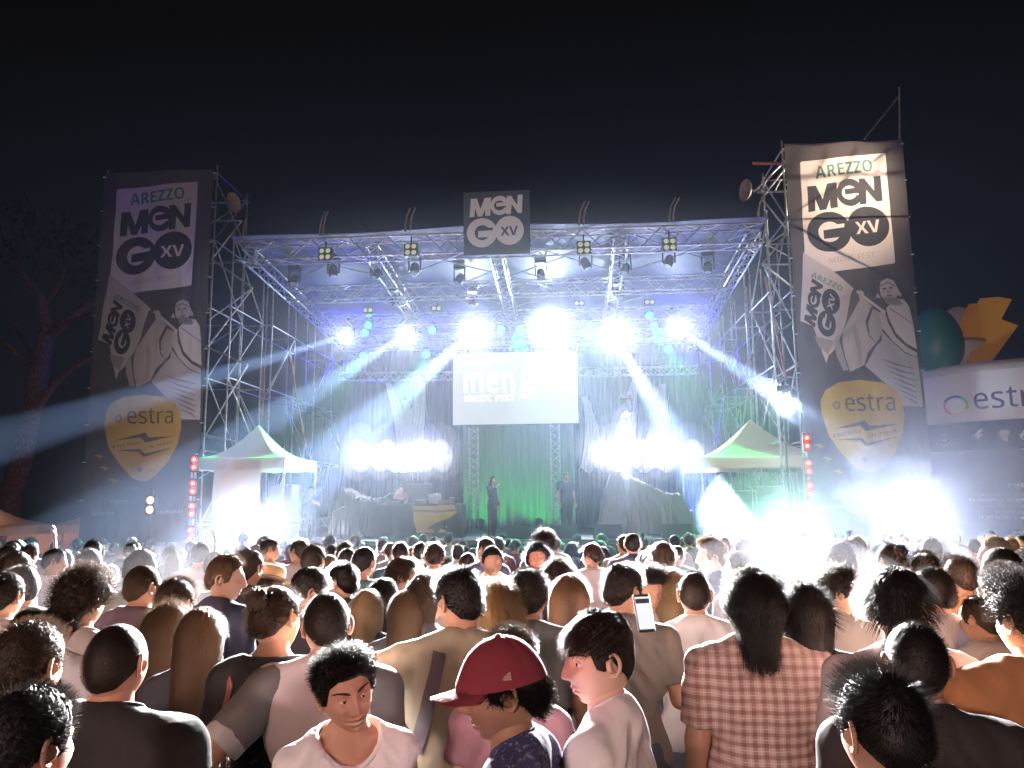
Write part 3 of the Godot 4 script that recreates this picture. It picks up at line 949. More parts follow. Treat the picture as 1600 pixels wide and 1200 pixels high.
	# unseen green uplights placed to light the pale drape
	for x in [-1.6, 0.4]:
		var a := Vector3(x, 1.15, -26.6)
		var t := par_can("unseen green lamp placed on the deck to light the pale drape", a, a + Vector3(0.1, 0.9, -1.0), green_lens, "unseen green lamps before the pale drape")
		spot(t, a + Vector3(0.0, 0.14, -0.14), a + Vector3(0.2, 1.6, -1.4), 60.0, 3.0, Color(0.2, 1.0, 0.42), 0.4)
	# red lamp columns
	var red := glow(1.0, 0.03, 0.02, 2.4)
	var core := glow(1.0, 0.42, 0.26, 2.2)
	for s in 2:
		var pts: Array = [[[302, 718], [302, 730], [300, 756], [300, 767], [300, 791], [300, 803], [297, 829], [297, 841]], [[1261, 685], [1261, 696], [1263, 724], [1264, 736], [1266, 759], [1266, 771], [1269, 799], [1269, 810]]][s]
		var low := at_z(pts[7][0], pts[7][1], -18.2)
		var gy := ground_y(-18.2)
		var t := thing("red_lamp_column", ["column of paired red lamps before the dim banner tower", "column of paired red lamps before the lit banner tower"][s], "lamp column", Vector3(low.x, gy, -18.2), 0.0, "red lamp columns")
		pole(t, "post", Vector3(0, 0, -0.1), Vector3(0, at_z(pts[0][0], pts[0][1], -18.2).y - gy + 0.15, -0.1), 0.03, alu)
		slab(t, "foot", Vector3(0, 0.03, -0.1), Vector3(0.6, 0.04, 0.6), black_metal)
		for k in 4:
			var c := (at_z(pts[2 * k][0], pts[2 * k][1], -18.2) + at_z(pts[2 * k + 1][0], pts[2 * k + 1][1], -18.2)) * 0.5 - t.position
			c.x = 0.0
			slab(t, "housing", c + Vector3(0, 0, -0.05), Vector3(0.17, 0.42, 0.08), black_metal)
			for j in [-1.0, 1.0]:
				var rim := put(t, "lens_light", lens_mesh, red, Transform3D(Basis(Vector3.UP, PI).scaled(Vector3.ONE * 0.85), c + Vector3(0, j * 0.095, 0.0)))
				put(rim, "bulb_light", lens_mesh, core, Transform3D(Basis.from_scale(Vector3(0.55, 0.55, 1.0)), Vector3(0, 0, -0.012)))
			omni(t, t.position + c + Vector3(0, 0, 0.12), 0.12, Color(1.0, 0.12, 0.08))
	var p2 := multi_lamp("ember_lamp", "pair of orange lamps glowing before the dim banner", at_z(235, 789, -19.2), 1, 2, 0.24, glow(1.0, 0.42, 0.22, 3.0), "", 0.1)
	pole(p2, "stand", Vector3(0, -0.2, -0.06), Vector3(0, ground_y(-19.2) - p2.position.y, -0.06), 0.025, black_metal)
	# floodlight inside the lit banner's tower
	var fp := at_z(1318, 318, -21.9)
	var ft := multi_lamp("floodlight", "warm floodlight on the tower behind the glowing banner", fp, 1, 1, 0.4, glow(1.0, 0.88, 0.68, 20.0), "", 0.0)
	spot(ft, fp + Vector3(0, 0, 0.12), at_z(1314, 296, -20.0), 60.0, 30.0, Color(1.0, 0.94, 0.85), 0.7, 0.1)
	# lamp on a stand in smoke beside the lit banner
	var sp := at_z(1224, 632, -19.4)
	var st := moving_head("beam lamp standing in drifting smoke beside the lit banner tower", sp, Vector3(4.5, 2.0, -4.0), white_lens, "", 1.1)
	pole(st, "stand", Vector3(0, 0.4, 0), Vector3(0, ground_y(-19.4) - sp.y, 0), 0.03, black_metal)
	spot(st, sp + (Vector3(4.5, 2.0, -4.0) - sp).normalized() * 0.25, Vector3(4.5, 2.0, -4.0), 40.0, 60.0, cold, 0.5)
	# lamp in the white gazebo
	var gp := at_z(398, 806, -19.5)
	var gt := multi_lamp("gazebo_lamp", "glaring white lamp under the white gazebo", gp, 1, 1, 0.24, white_lens, "")
	pole(gt, "stand", Vector3(0, -0.12, -0.06), Vector3(0, ground_y(-19.5) - gp.y, -0.06), 0.025, black_metal)
	spot(gt, gp + Vector3(0, 0.0, 0.1), Vector3(-0.4, 1.9, -3.2), 17.0, 9500.0, Color(1.0, 0.95, 0.97), 0.4, 0.1)
	omni(gt, gp + Vector3(0.0, 0.2, 0.12), 2.0, Color(0.95, 0.95, 1.0), 0.08)
	# crowd lamps in the two smoke plumes
	for s in 2:
		var a: Vector3 = [at_z(1416, 800, -17.2), at_z(1236, 834, -15.4)][s]
		var t := multi_lamp("crowd_blinder", ["glaring crowd lamp standing before the tall smoke plume", "glaring crowd lamp standing before the low smoke plume"][s], a, 1, 1, 0.26, white_lens, "crowd lamps in the smoke")
		pole(t, "stand", Vector3(0, -0.13, -0.06), Vector3(0, ground_y(a.z) - a.y, -0.06), 0.025, black_metal)
		spot(t, a + Vector3(0, 0, 0.12), Vector3([4.2, 3.2][s], 1.9, -3.0), 17.0, [4800.0, 4200.0][s], Color(1.0, 0.95, 0.97), 0.4, 0.1)
		# unseen smoke machine; its LED ring is added to light the plume from below
		var mp := at_z([1400, 1214][s], [850, 880][s], [-18.6, -17.0][s])
		mp.y = maxf(mp.y - 0.55, ground_y(mp.z) + 0.1)
		var mt := thing("unseen_smoke_machine", ["unseen smoke machine with an added lamp lighting the tall plume before the lit banner", "unseen smoke machine with an added lamp lighting the low plume in the crowd"][s], "smoke machine", mp, 0.0, "unseen smoke machines with added lamps")
		var mg := Geo.new()
		mg.cham(Vector3(0, -0.12, 0), Vector3(0.45, 0.24, 0.4), 0.02)
		put(mt, "case", mg.mesh(), black_metal)
		mg = Geo.new()
		mg.lathe([Vector2(0.14, 0.0), Vector2(0.13, 0.03), Vector2(0.07, 0.03), Vector2(0.06, 0.0)], 20)
		put(mt, "added_led_ring_light", mg.mesh(), glow(0.75, 0.87, 1.0, 20.0))
		pole(mt, "leg", Vector3(0, -0.24, 0), Vector3(0, ground_y(mp.z) - mp.y, 0), 0.04, black_metal)
		spot(mt, mp + Vector3(0, 0.06, 0), mp + Vector3(0.05, 1.0, 0.05), 62.0, [34.0, 26.0][s], Color(0.78, 0.88, 1.0), 0.5, 0.12)

# ---------------------------------------------------------------- tents, gear, inflatable, tree
func gazebo(label: String, at: Vector3, half: float, eave: float, apex: float, floor_y: float, m: Material, walls: Array) -> Node3D:
	var t := thing("gazebo", label, "gazebo", Vector3(at.x, floor_y, at.z), 0.0)
	var e := eave - floor_y
	var ap := apex - floor_y
	var cn := [Vector3(-half, e, half), Vector3(half, e, half), Vector3(half, e, -half), Vector3(-half, e, -half)]
	for k in 4:
		var g := Geo.new()                    # each roof side sags between its seams
		var rows := []
		for i in 9:
			var f := i / 8.0
			var row := PackedVector3Array()
			for j in 9:
				var u := j / 8.0
				var p: Vector3 = cn[k].lerp(cn[(k + 1) % 4], u).lerp(Vector3(0, ap, 0), f)
				p.y -= 0.24 * sin(f * PI) + 0.03 * sin(u * PI) * (1 - f)
				row.append(p)
			rows.append(row)
		rows.reverse()
		g.grid(rows)
		g.smooth()
		put(t, "roof_panel", g.mesh(), m)
		g = Geo.new()
		rows = []
		for i in 3:
			var row := PackedVector3Array()
			for j in 17:
				var u := j / 16.0
				var p: Vector3 = cn[k].lerp(cn[(k + 1) % 4], u)
				row.append(p + Vector3(0, -0.16 * i + (0.03 * absf(sin(u * PI * 4)) if i == 2 else 0.0) + 0.004, 0) + p.normalized() * 0.02 * i * Vector3(1, 0, 1))
			rows.append(row)
		g.grid(rows)
		g.smooth()
		put(t, "valance", g.mesh(), m)
		pole(t, "leg", Vector3(cn[k].x, 0, cn[k].z) * Vector3(0.99, 1, 0.99), cn[k] * Vector3(0.99, 1, 0.99), 0.028, alu)
	for w in walls:
		var k: int = w[0]
		var g := Geo.new()
		var rows := []
		for i in 6:
			var row := PackedVector3Array()
			for j in 21:
				var u := lerpf(w[1], w[2], j / 20.0)
				var p: Vector3 = cn[k].lerp(cn[(k + 1) % 4], u)
				row.append(p + Vector3(0.02 * sin(u * 21.0), -(e - w[3]) * i / 5.0 - 0.05, 0.03 * sin(u * 17.0 + i)))
			rows.append(row)
		g.grid(rows)
		g.smooth()
		put(t, "side_wall", g.mesh(), m)
	return t

func tarp(label: String, x0: float, x1: float, h: float, z: float, m: Material, seed_: int) -> void:
	var t := thing("covered_gear", label, "covered gear", Vector3((x0 + x1) / 2, 1.0, z))
	var fn := FastNoiseLite.new()
	fn.seed = seed_
	fn.frequency = 1.6
	var g := Geo.new()
	var rows := []
	for i in 71:
		var row := PackedVector3Array()
		for k in 111:
			var u := k / 110.0 * 2 - 1
			var w := i / 70.0 * 2 - 1
			var e := 1.0 - pow(maxf(absf(u), absf(w)), 3.0)
			var y := h * clampf(e * 1.5, 0, 1) * (0.82 + 0.18 * cos(u * 2.2 + seed_))
			var rid := absf(fn.get_noise_2d(u * 2.0 + 9, w * 2.0)) + 0.6 * absf(fn.get_noise_2d(u * 4.5, w * 4.5 + 5)) + 0.35 * absf(fn.get_noise_2d(u * 10.0 + 2, w * 10.0))
			row.append(Vector3(u * (x1 - x0) / 2 * (1.0 + 0.1 * rid), maxf(0.0, y - 0.22 * rid * h * 0.7), w * 0.9))
		rows.append(row)
	rows.reverse()
	g.grid(rows)
	g.smooth()
	put(t, "tarpaulin", g.mesh(), m)

func gear() -> void:
	var canvas := StandardMaterial3D.new()
	canvas.albedo_color = lin(0.66, 0.66, 0.68)
	canvas.roughness = 0.75
	canvas.backlight_enabled = true
	canvas.backlight = Color(0.55, 0.55, 0.55)
	gazebo("white gazebo with one side wall beside the speaker cabinets", Vector3(-6.8, 0, -20.0), 1.2, 3.12, 4.06, 1.0, canvas, [[0, 0.25, 0.75, 0.75]])
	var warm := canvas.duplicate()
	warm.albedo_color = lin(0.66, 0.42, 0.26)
	gazebo("cream gazebo in an orange tone beside the stage gear", Vector3(6.6, 0, -22.0), 1.7, 3.05, 4.18, 1.0, warm, [])
	var cream := canvas.duplicate()
	cream.albedo_color = lin(0.60, 0.44, 0.30)
	for s in 2:
		var gx: float = [-17.6, -14.3][s]
		var gz: float = [-24.0, -26.0][s]
		gazebo(["low orange stall tent beyond the crowd under the pine tree", "low stall tent next to the dim banner tower"][s], Vector3(gx, 0, gz), 1.7, 1.35, 2.15, ground_y(gz), cream, [[3, 0, 1, 0.2], [2, 0, 1, 0.2]])
		var lp := Vector3(gx + 0.3, 1.15, gz + 0.6)
		var lt := thing("stall_bulb", ["warm bulb hanging in the tent under the pine tree", "warm bulb hanging in the tent near the dim banner"][s], "bulb", lp)
		var g := Geo.new()
		g.lathe([Vector2(0, -0.06), Vector2(0.045, -0.03), Vector2(0.05, 0.0), Vector2(0.025, 0.05), Vector2(0.02, 0.08)], 12)
		put(lt, "bulb_light", g.mesh(), glow(1.0, 0.72, 0.4, 14.0))
		pole(lt, "wire", Vector3(0, 0.08, 0), Vector3(0, 0.55, 0), 0.006, black_metal)
		omni(lt, lp + Vector3(0, -0.12, 0.0), 1.3, Color(1.0, 0.7, 0.4))
	# pale booth behind the tower
	var bo := thing("booth", "pale wooden booth with dark posts behind the dim banner tower", "booth", Vector3(-11.0, ground_y(-23.5), -23.5))
	for k in 4:
		slab(bo, "wall_board", Vector3(-1.35 + k * 0.9, 0.95, 0), Vector3(0.78, 1.9, 0.05), paint(0.42, 0.34, 0.27, 0.8))
		slab(bo, "post", Vector3(-1.8 + k * 0.9, 1.05, 0.03), Vector3(0.09, 2.1, 0.12), paint(0.06, 0.05, 0.045, 0.7))
	slab(bo, "roof_board", Vector3(-0.2, 2.15, 0.3), Vector3(4.0, 0.06, 1.2), paint(0.05, 0.045, 0.05, 0.7))
	# disc jockey's table
	var a := at_z(590, 793, -21.0)
	var b := at_z(722, 793, -21.0)
	var w := b.x - a.x
	var t := thing("dj_table", "table under black cloth with a gold print at the disc jockey's place", "table", Vector3((a.x + b.x) / 2, 1.0, -21.4))
	var art := Art.new(256, 128, lin(0.03, 0.028, 0.028))
	art.poly([Vector2(108, 6), Vector2(232, 2), Vector2(240, 30), Vector2(214, 60), Vector2(206, 108), Vector2(120, 108), Vector2(110, 60)], lin(0.52, 0.34, 0.07))
	art.poly([Vector2(150, 92), Vector2(178, 70), Vector2(204, 60), Vector2(236, 40), Vector2(226, 66), Vector2(206, 84), Vector2(212, 104), Vector2(190, 92), Vector2(176, 128), Vector2(168, 96)], lin(0.03, 0.03, 0.03))
	art.poly([Vector2(106, 18), Vector2(200, 24), Vector2(238, 20), Vector2(236, 26), Vector2(180, 32), Vector2(108, 26)], lin(0.16, 0.10, 0.03))
	var am := StandardMaterial3D.new()
	am.albedo_texture = art.texture()
	am.roughness = 0.8
	am.resource_name = "table cloth print"
	var g := Geo.new()
	var rows := []
	for i in 9:
		var row := PackedVector3Array()
		for k in 41:
			var u := k / 40.0
			row.append(Vector3((u - 0.5) * w * (1.0 + 0.02 * i / 8.0), 0.9 * (1 - i / 8.0), 0.42 + 0.03 * sin(u * 40.0) * i / 8.0))
		rows.append(row)
	g.grid(rows)
	g.smooth()
	put(t, "front_cloth", g.mesh(), am)
	slab(t, "table_top", Vector3(0, 0.9, 0.0), Vector3(w + 0.04, 0.04, 0.88), paint(0.03, 0.03, 0.03, 0.5))
	for s in [-1.0, 1.0]:
		slab(t, "side_cloth", Vector3(s * w * 0.5, 0.44, 0), Vector3(0.02, 0.88, 0.84), paint(0.025, 0.025, 0.027, 0.85))
	var ty := 1.92
	for d in [[-0.75, 0.34, "turntable deck lying at the table's end"], [0.7, 0.34, "turntable deck lying next to the mixer"]]:
		var dk := thing("turntable", "black turntable on the disc jockey's table", "turntable", Vector3(t.position.x + d[0], ty, -21.3), 0.0, "turntables on the table")
		g = Geo.new()
		g.cham(Vector3(0, 0.055, 0), Vector3(0.42, 0.11, 0.34), 0.012)
		put(dk, "plinth", g.mesh(), paint(0.05, 0.05, 0.055, 0.35, 0.4))
		g = Geo.new()
		g.lathe([Vector2(0.16, 0.11), Vector2(0.16, 0.13), Vector2(0.0, 0.131)], 24)
		put(dk, "platter", g.mesh(), paint(0.02, 0.02, 0.02, 0.2))
		pole(dk, "tone_arm", Vector3(0.17, 0.15, -0.12), Vector3(0.08, 0.15, 0.08), 0.008, alu)
	var mx := thing("mixer", "mixing desk with knobs between the turntables", "mixer", Vector3(t.position.x, ty, -21.3))
	g = Geo.new()
	g.cham(Vector3(0, 0.05, 0), Vector3(0.36, 0.1, 0.34), 0.012)
	put(mx, "case", g.mesh(), paint(0.04, 0.04, 0.045, 0.4, 0.3))
	for k in 12:
		pole(mx, "knob", Vector3(-0.13 + (k % 4) * 0.085, 0.1, -0.1 + (k / 4) * 0.09), Vector3(-0.13 + (k % 4) * 0.085, 0.13, -0.1 + (k / 4) * 0.09), 0.014, alu)
	var lp2 := thing("laptop", "open laptop with a pale lid on the disc jockey's table", "laptop", Vector3(t.position.x + 0.35, ty, -21.5), PI)
	slab(lp2, "keyboard", Vector3(0, 0.012, 0.05), Vector3(0.36, 0.02, 0.25), alu)
	slab(lp2, "lid", Vector3(0, 0.14, -0.1), Vector3(0.36, 0.26, 0.012), paint(0.4, 0.4, 0.42, 0.4, 0.4), Basis(Vector3.RIGHT, -0.25))
	var mon := thing("booth_monitor", "dark loudspeaker on a stand beside the disc jockey", "loudspeaker", Vector3(at_z(655, 790, -22.2).x, 1.0, -22.2))
	pole(mon, "stand", Vector3.ZERO, Vector3(0, 0.9, 0), 0.03, black_metal)
	g = Geo.new()
	g.cham(Vector3(0, 1.2, 0), Vector3(0.7, 0.6, 0.45), 0.02)
	put(mon, "cabinet", g.mesh(), paint(0.05, 0.052, 0.055, 0.6))
	# covered heaps
	var foil := StandardMaterial3D.new()
	foil.albedo_color = lin(0.10, 0.10, 0.09)
	foil.roughness = 0.22
	foil.metallic = 0.5
	tarp("gear under a shiny crumpled tarpaulin beside the disc jockey's table", at_z(522, 800, -22.6).x, at_z(640, 800, -22.6).x, 1.75, -22.8, foil, 3)
	var foil2 := foil.duplicate()
	foil2.albedo_color = lin(0.13, 0.12, 0.10)
	foil2.roughness = 0.4
	tarp("large heap of gear under a dull tarpaulin beside the cream gazebo", at_z(935, 800, -22.6).x, at_z(1085, 800, -22.6).x, 1.85, -22.9, foil2, 8)
	# wedges on the stage front
	for p in [[808, "floor monitor wedge at the singer's feet"], [950, "floor monitor wedge in front of the covered heap"], [1058, "floor monitor wedge near the cream gazebo"], [880, "floor monitor wedge before the stagehand"]]:
		var c := at_z(p[0], 842, -20.3)
		var wd := thing("monitor_wedge", p[1], "loudspeaker", Vector3(c.x, 0.99, -20.4), 0.0, "floor monitor wedges")
		g = Geo.new()
		var q := [Vector3(-0.38, 0, 0.25), Vector3(0.38, 0, 0.25), Vector3(0.38, 0, -0.25), Vector3(-0.38, 0, -0.25), Vector3(-0.36, 0.36, 0.2), Vector3(0.36, 0.36, 0.2), Vector3(0.36, 0.1, -0.24), Vector3(-0.36, 0.1, -0.24)]
		g.quad(q[0], q[1], q[5], q[4])
		g.quad(q[1], q[2], q[6], q[5])
		g.quad(q[2], q[3], q[7], q[6])
		g.quad(q[3], q[0], q[4], q[7])
		g.quad(q[4], q[5], q[6], q[7])
		g.quad(q[3], q[2], q[1], q[0])
		put(wd, "cabinet", g.mesh(), paint(0.025, 0.025, 0.028, 0.7))
		slab(wd, "grille", Vector3(0, 0.235, -0.02), Vector3(0.6, 0.012, 0.4), paint(0.06, 0.06, 0.06, 0.5, 0.5), Basis(Vector3.RIGHT, -0.54))
	# speaker stack by the white gazebo
	var s0 := at_z(443, 800, -19.6)
	var ss := thing("speaker_stack", "tall dark speaker stack standing before the white gazebo", "loudspeaker", Vector3(s0.x, ground_y(-19.6), -19.6))
	for k in 3:
		var cab := Geo.new()
		cab.cham(Vector3(0, 0.5 + k * 1.02, 0), Vector3(0.62, 1.0, 0.6), 0.02)
		var cb := put(ss, "cabinet", cab.mesh(), paint(0.02, 0.02, 0.023, 0.65))
		slab(cb, "grille", Vector3(0, 0.5 + k * 1.02, 0.302), Vector3(0.54, 0.9, 0.01), paint(0.035, 0.035, 0.04, 0.5, 0.4))
	# keyboard and desks under the cream gazebo
	for d in [[1196, 778, 0.85, 0.5, "flight case with bright metal edges under the cream gazebo"], [1158, 785, 0.6, 0.62, "dark flight case stacked under the cream gazebo"]]:
		var c := at_z(d[0], d[1], -21.0)
		var fc := thing("flight_case", d[4], "case", Vector3(c.x, 1.0, -21.0), 0.1, "flight cases under the cream gazebo")
		g = Geo.new()
		g.cham(Vector3(0, (c.y - 1.0) * 0.5 + 0.15, 0), Vector3(d[2], c.y - 0.7, d[3]), 0.02)
		put(fc, "body", g.mesh(), paint(0.03, 0.03, 0.035, 0.5))
		for s in [-1.0, 1.0]:
			slab(fc, "edge_rail", Vector3(s * d[2] * 0.5, (c.y - 1.0) * 0.5 + 0.15, d[3] * 0.5), Vector3(0.03, c.y - 0.72, 0.03), alu)
		slab(fc, "lid_rail", Vector3(0, c.y - 1.0 + 0.3, d[3] * 0.5), Vector3(d[2] + 0.02, 0.03, 0.03), alu)
	var kb := thing("keyboard_stand", "stage keyboard on a crossed stand under the cream gazebo", "keyboard", Vector3(at_z(1228, 792, -20.6).x, 1.0, -20.6))
	slab(kb, "keyboard", Vector3(0, 0.86, 0), Vector3(1.0, 0.09, 0.3), alu)
	for s in [-1.0, 1.0]:
		pole(kb, "leg", Vector3(-0.35 * s, 0, 0.1 * s), Vector3(0.3 * s, 0.82, 0.1 * s), 0.02, black_metal)
	for p in [[1170, 752], [1215, 745], [520, 800], [1245, 770], [488, 770]]:
		var c := at_z(p[0], p[1], -21.2)
		var ms := thing("microphone_stand", "thin microphone stand with a boom on the stage wing", "microphone stand", Vector3(c.x, 1.0, -21.2), 0.0, "microphone stands on the wings")
		pole(ms, "post", Vector3.ZERO, Vector3(0, c.y - 1.0, 0), 0.012, alu)
		pole(ms, "boom", Vector3(0, c.y - 1.0, 0), Vector3(0.35, c.y - 0.85, 0.1), 0.01, alu)
		for k in 3:
			pole(ms, "foot", Vector3(0, 0.08, 0), Vector3(sin(k * TAU / 3) * 0.28, 0.0, cos(k * TAU / 3) * 0.28), 0.012, black_metal)

func inflatable() -> void:
	var R := 3.1
	var c := Vector3(14.95, ground_y(-24.6), -24.6)
	var t := thing("inflatable_column", "round navy and white inflatable column topped by orange lightning bolts", "inflatable", c)
	var top := at_z(1530, 578, -22.0).y - c.y
	var w0 := at_z(1530, 655, -21.8).y - c.y
	var l0 := at_z(1530, 700, -21.8).y - c.y
	var span := 2.6                           # half the printed arc, in radians
	var H := top
	var art := Art.new(1400, 700, lin(0.028, 0.034, 0.075))
	var uvp := func(x: float, y: float) -> Vector2:
		var p := at_z(x, y, -21.7)
		var ang := asin(clampf((p.x - c.x) / R, -1, 1))
		return Vector2((ang + span) / (2 * span) * 1400.0, (H - (p.y - c.y)) / H * 700.0)
	var white := lin(0.80, 0.74, 0.76)
	var yb: float = uvp.call(1530, 655).y
	var yl: float = uvp.call(1530, 702).y
	art.im.fill_rect(Rect2i(0, 0, 1400, int(yb)), white)
	art.im.fill_rect(Rect2i(0, int(yl), 1400, 4), lin(0.3, 0.32, 0.38))
	var txt := func(s: String, x0: float, y0: float, x1: float, h: float, col: Color, heavy: bool) -> void:
		var o: Vector2 = uvp.call(x0, y0)
		var e: Vector2 = uvp.call(x1, y0)
		var u: Vector2 = uvp.call(x0, y0 - h)
		art.words(s, Vector2(o.x, o.y), Vector2(e.x - o.x, 0), Vector2(0, u.y - o.y), col, heavy)
	txt.call("estra", 1541, 636, 1635, 32, lin(0.06, 0.04, 0.16), false)
	txt.call("GAS", 1432, 632, 1461, 11, lin(0.25, 0.22, 0.25), false)
	txt.call("LUCE", 1430, 645, 1472, 11, lin(0.25, 0.22, 0.25), false)
	var sc: Vector2 = uvp.call(1520, 627)
	var sr: float = (uvp.call(1534, 627) - sc).x
	var cols := [lin(0.07, 0.45, 0.12), lin(0.65, 0.38, 0.05), lin(0.62, 0.10, 0.06), lin(0.05, 0.04, 0.30)]
	for k in 4:
		art.disc(sc, Vector2(sr, 0), Vector2(0, sr * 1.05), cols[k], k * PI / 2 - 1.1, k * PI / 2 + 0.6, 0.78)
	var pale := lin(0.62, 0.63, 0.70)
	var icon := func(x: float, kind: int) -> void:
		var o: Vector2 = uvp.call(x, 679)
		var s := 1.25
		if kind == 0:
			art.poly([o + Vector2(4, -18) * s, o + Vector2(-10, 2) * s, o + Vector2(-2, 2) * s, o + Vector2(-8, 18) * s, o + Vector2(10, -5) * s, o + Vector2(2, -5) * s, o + Vector2(12, -18) * s], pale)
		elif kind == 1:
			art.disc(o + Vector2(0, 4), Vector2(13, 0), Vector2(0, 13), pale)
			art.poly([o + Vector2(-12, 2), o + Vector2(0, -20), o + Vector2(12, 2)], pale)
			art.disc(o + Vector2(0, 7), Vector2(5, 0), Vector2(0, 6), lin(0.028, 0.034, 0.075))
		else:
			art.disc(o + Vector2(0, -6), Vector2(12, 0), Vector2(0, 12), pale)
			art.poly([o + Vector2(-6, 4), o + Vector2(6, 4), o + Vector2(5, 20), o + Vector2(-5, 20)], pale)
	icon.call(1476, 0)
	icon.call(1512, 1)
	icon.call(1546, 0)
	icon.call(1577, 2)
	icon.call(1603, 1)
	var small := lin(0.35, 0.36, 0.42)
	txt.call("ENERGIA", 1584, 761, 1634, 6, small, true)
	txt.call("Gas naturale e luce", 1546, 775, 1640, 6, lin(0.2, 0.2, 0.26), false)
	txt.call("la nostra esperienza", 1541, 784, 1640, 6, small, true)
	txt.call("per la tua casa", 1552, 794, 1635, 6, lin(0.2, 0.2, 0.26), false)
	txt.call("e l'ambiente", 1570, 803, 1630, 6, lin(0.2, 0.2, 0.26), false)
	txt.call("Il Pianeta e la citt", 1552, 812, 1640, 6, small, true)
	var m := StandardMaterial3D.new()
	m.albedo_texture = art.texture()
	m.roughness = 0.45
	m.resource_name = "inflatable print"
	var g := Geo.new()
	var prof := PackedVector2Array()
	for k in 25:
		prof.append(Vector2(R * (1.0 + 0.012 * sin(k * 0.9)), H * k / 24.0))
	g.lathe(prof, 96, Vector3.ZERO, Basis(), -span, span)
	put(t, "printed_skin", g.mesh(), m)
	g = Geo.new()
	g.lathe([Vector2(R, 0), Vector2(R, H)], 12, Vector3.ZERO, Basis(), span, TAU - span)
	put(t, "rear_skin", g.mesh(), paint(0.03, 0.035, 0.08, 0.5))
	g = Geo.new()
	var dome := PackedVector2Array()
	for k in 9:
		var an := k / 8.0 * PI / 2
		dome.append(Vector2(R - 0.35 + 0.35 * cos(an), H + 0.3 * sin(an)))
	dome.append(Vector2(0.0, H + 0.34))
	g.lathe(dome, 72)
	put(t, "top_skin", g.mesh(), paint(0.62, 0.56, 0.54, 0.5))
	# things that crown it
	var blobs := [[1462, 534, 0.75, 1.05, paint(0.03, 0.16, 0.16, 0.4), "teal_leaf", -23.6], [1500, 532, 0.72, 1.05, paint(0.58, 0.50, 0.46, 0.5), "white_flame", -24.0]]
	for b in blobs:
		var p := at_z(b[0], b[1], b[6]) - c
		g = Geo.new()
		var rows := PackedVector2Array()
		for k in 17:
			var an := (k / 16.0 - 0.5) * PI
			rows.append(Vector2(b[2] * cos(an) * (1.0 - 0.12 * sin(an)), b[3] * sin(an)))
		g.lathe(rows, 28, p)
		put(t, b[5], g.mesh(), b[4])
	var bolt := [[1506, 490], [1518, 466], [1550, 463], [1580, 468], [1563, 500], [1590, 510], [1540, 578], [1504, 576], [1526, 536], [1487, 536]]
	var zb := -23.0
	var gg := Geo.new()
	var front := PackedVector2Array()
	for q in bolt:
		var p := at_z(q[0], q[1], zb) - c
		front.append(Vector2(p.x, p.y))
	var ins: PackedVector2Array = Geometry2D.offset_polygon(front, -0.10, Geometry2D.JOIN_MITER)[0]
	var clockwise := Geometry2D.is_polygon_clockwise(front)
	for layer in 2:
		var zz: float = zb - c.z + (0.32 if layer == 0 else -0.32)
		var ix := Geometry2D.triangulate_polygon(ins)
		for k in range(0, ix.size(), 3):
			var aa := Vector3(ins[ix[k]].x, ins[ix[k]].y, zz)
			var bb := Vector3(ins[ix[k + 1]].x, ins[ix[k + 1]].y, zz)
			var cc := Vector3(ins[ix[k + 2]].x, ins[ix[k + 2]].y, zz)
			if ((bb - aa).cross(cc - aa).z > 0) == (layer == 0): gg.tri(aa, bb, cc)
			else: gg.tri(aa, cc, bb)
	if ins.size() == front.size():
		var best := 0
		for k in ins.size():
			if ins[k].distance_to(front[0]) < ins[best].distance_to(front[0]): best = k
		for k in front.size():
			var k2 := (k + 1) % front.size()
			var f0 := front[k]
			var f1 := front[k2]
			var i0 := ins[(best + k) % ins.size()]
			var i1 := ins[(best + k + 1) % ins.size()]
			var zc := zb - c.z
			for band in [[i0, i1, 0.32, f0, f1, 0.2], [f0, f1, 0.2, f0, f1, -0.2], [f0, f1, -0.2, i0, i1, -0.32]]:
				var A := Vector3(band[0].x, band[0].y, zc + band[2])
				var B := Vector3(band[1].x, band[1].y, zc + band[2])
				var C := Vector3(band[4].x, band[4].y, zc + band[5])
				var D := Vector3(band[3].x, band[3].y, zc + band[5])
				if clockwise: gg.quad(A, B, C, D)
				else: gg.quad(D, C, B, A)
	var om := StandardMaterial3D.new()
	om.albedo_color = lin(0.74, 0.34, 0.03)
	om.roughness = 0.4
	put(t, "orange_bolt", gg.mesh(), om)

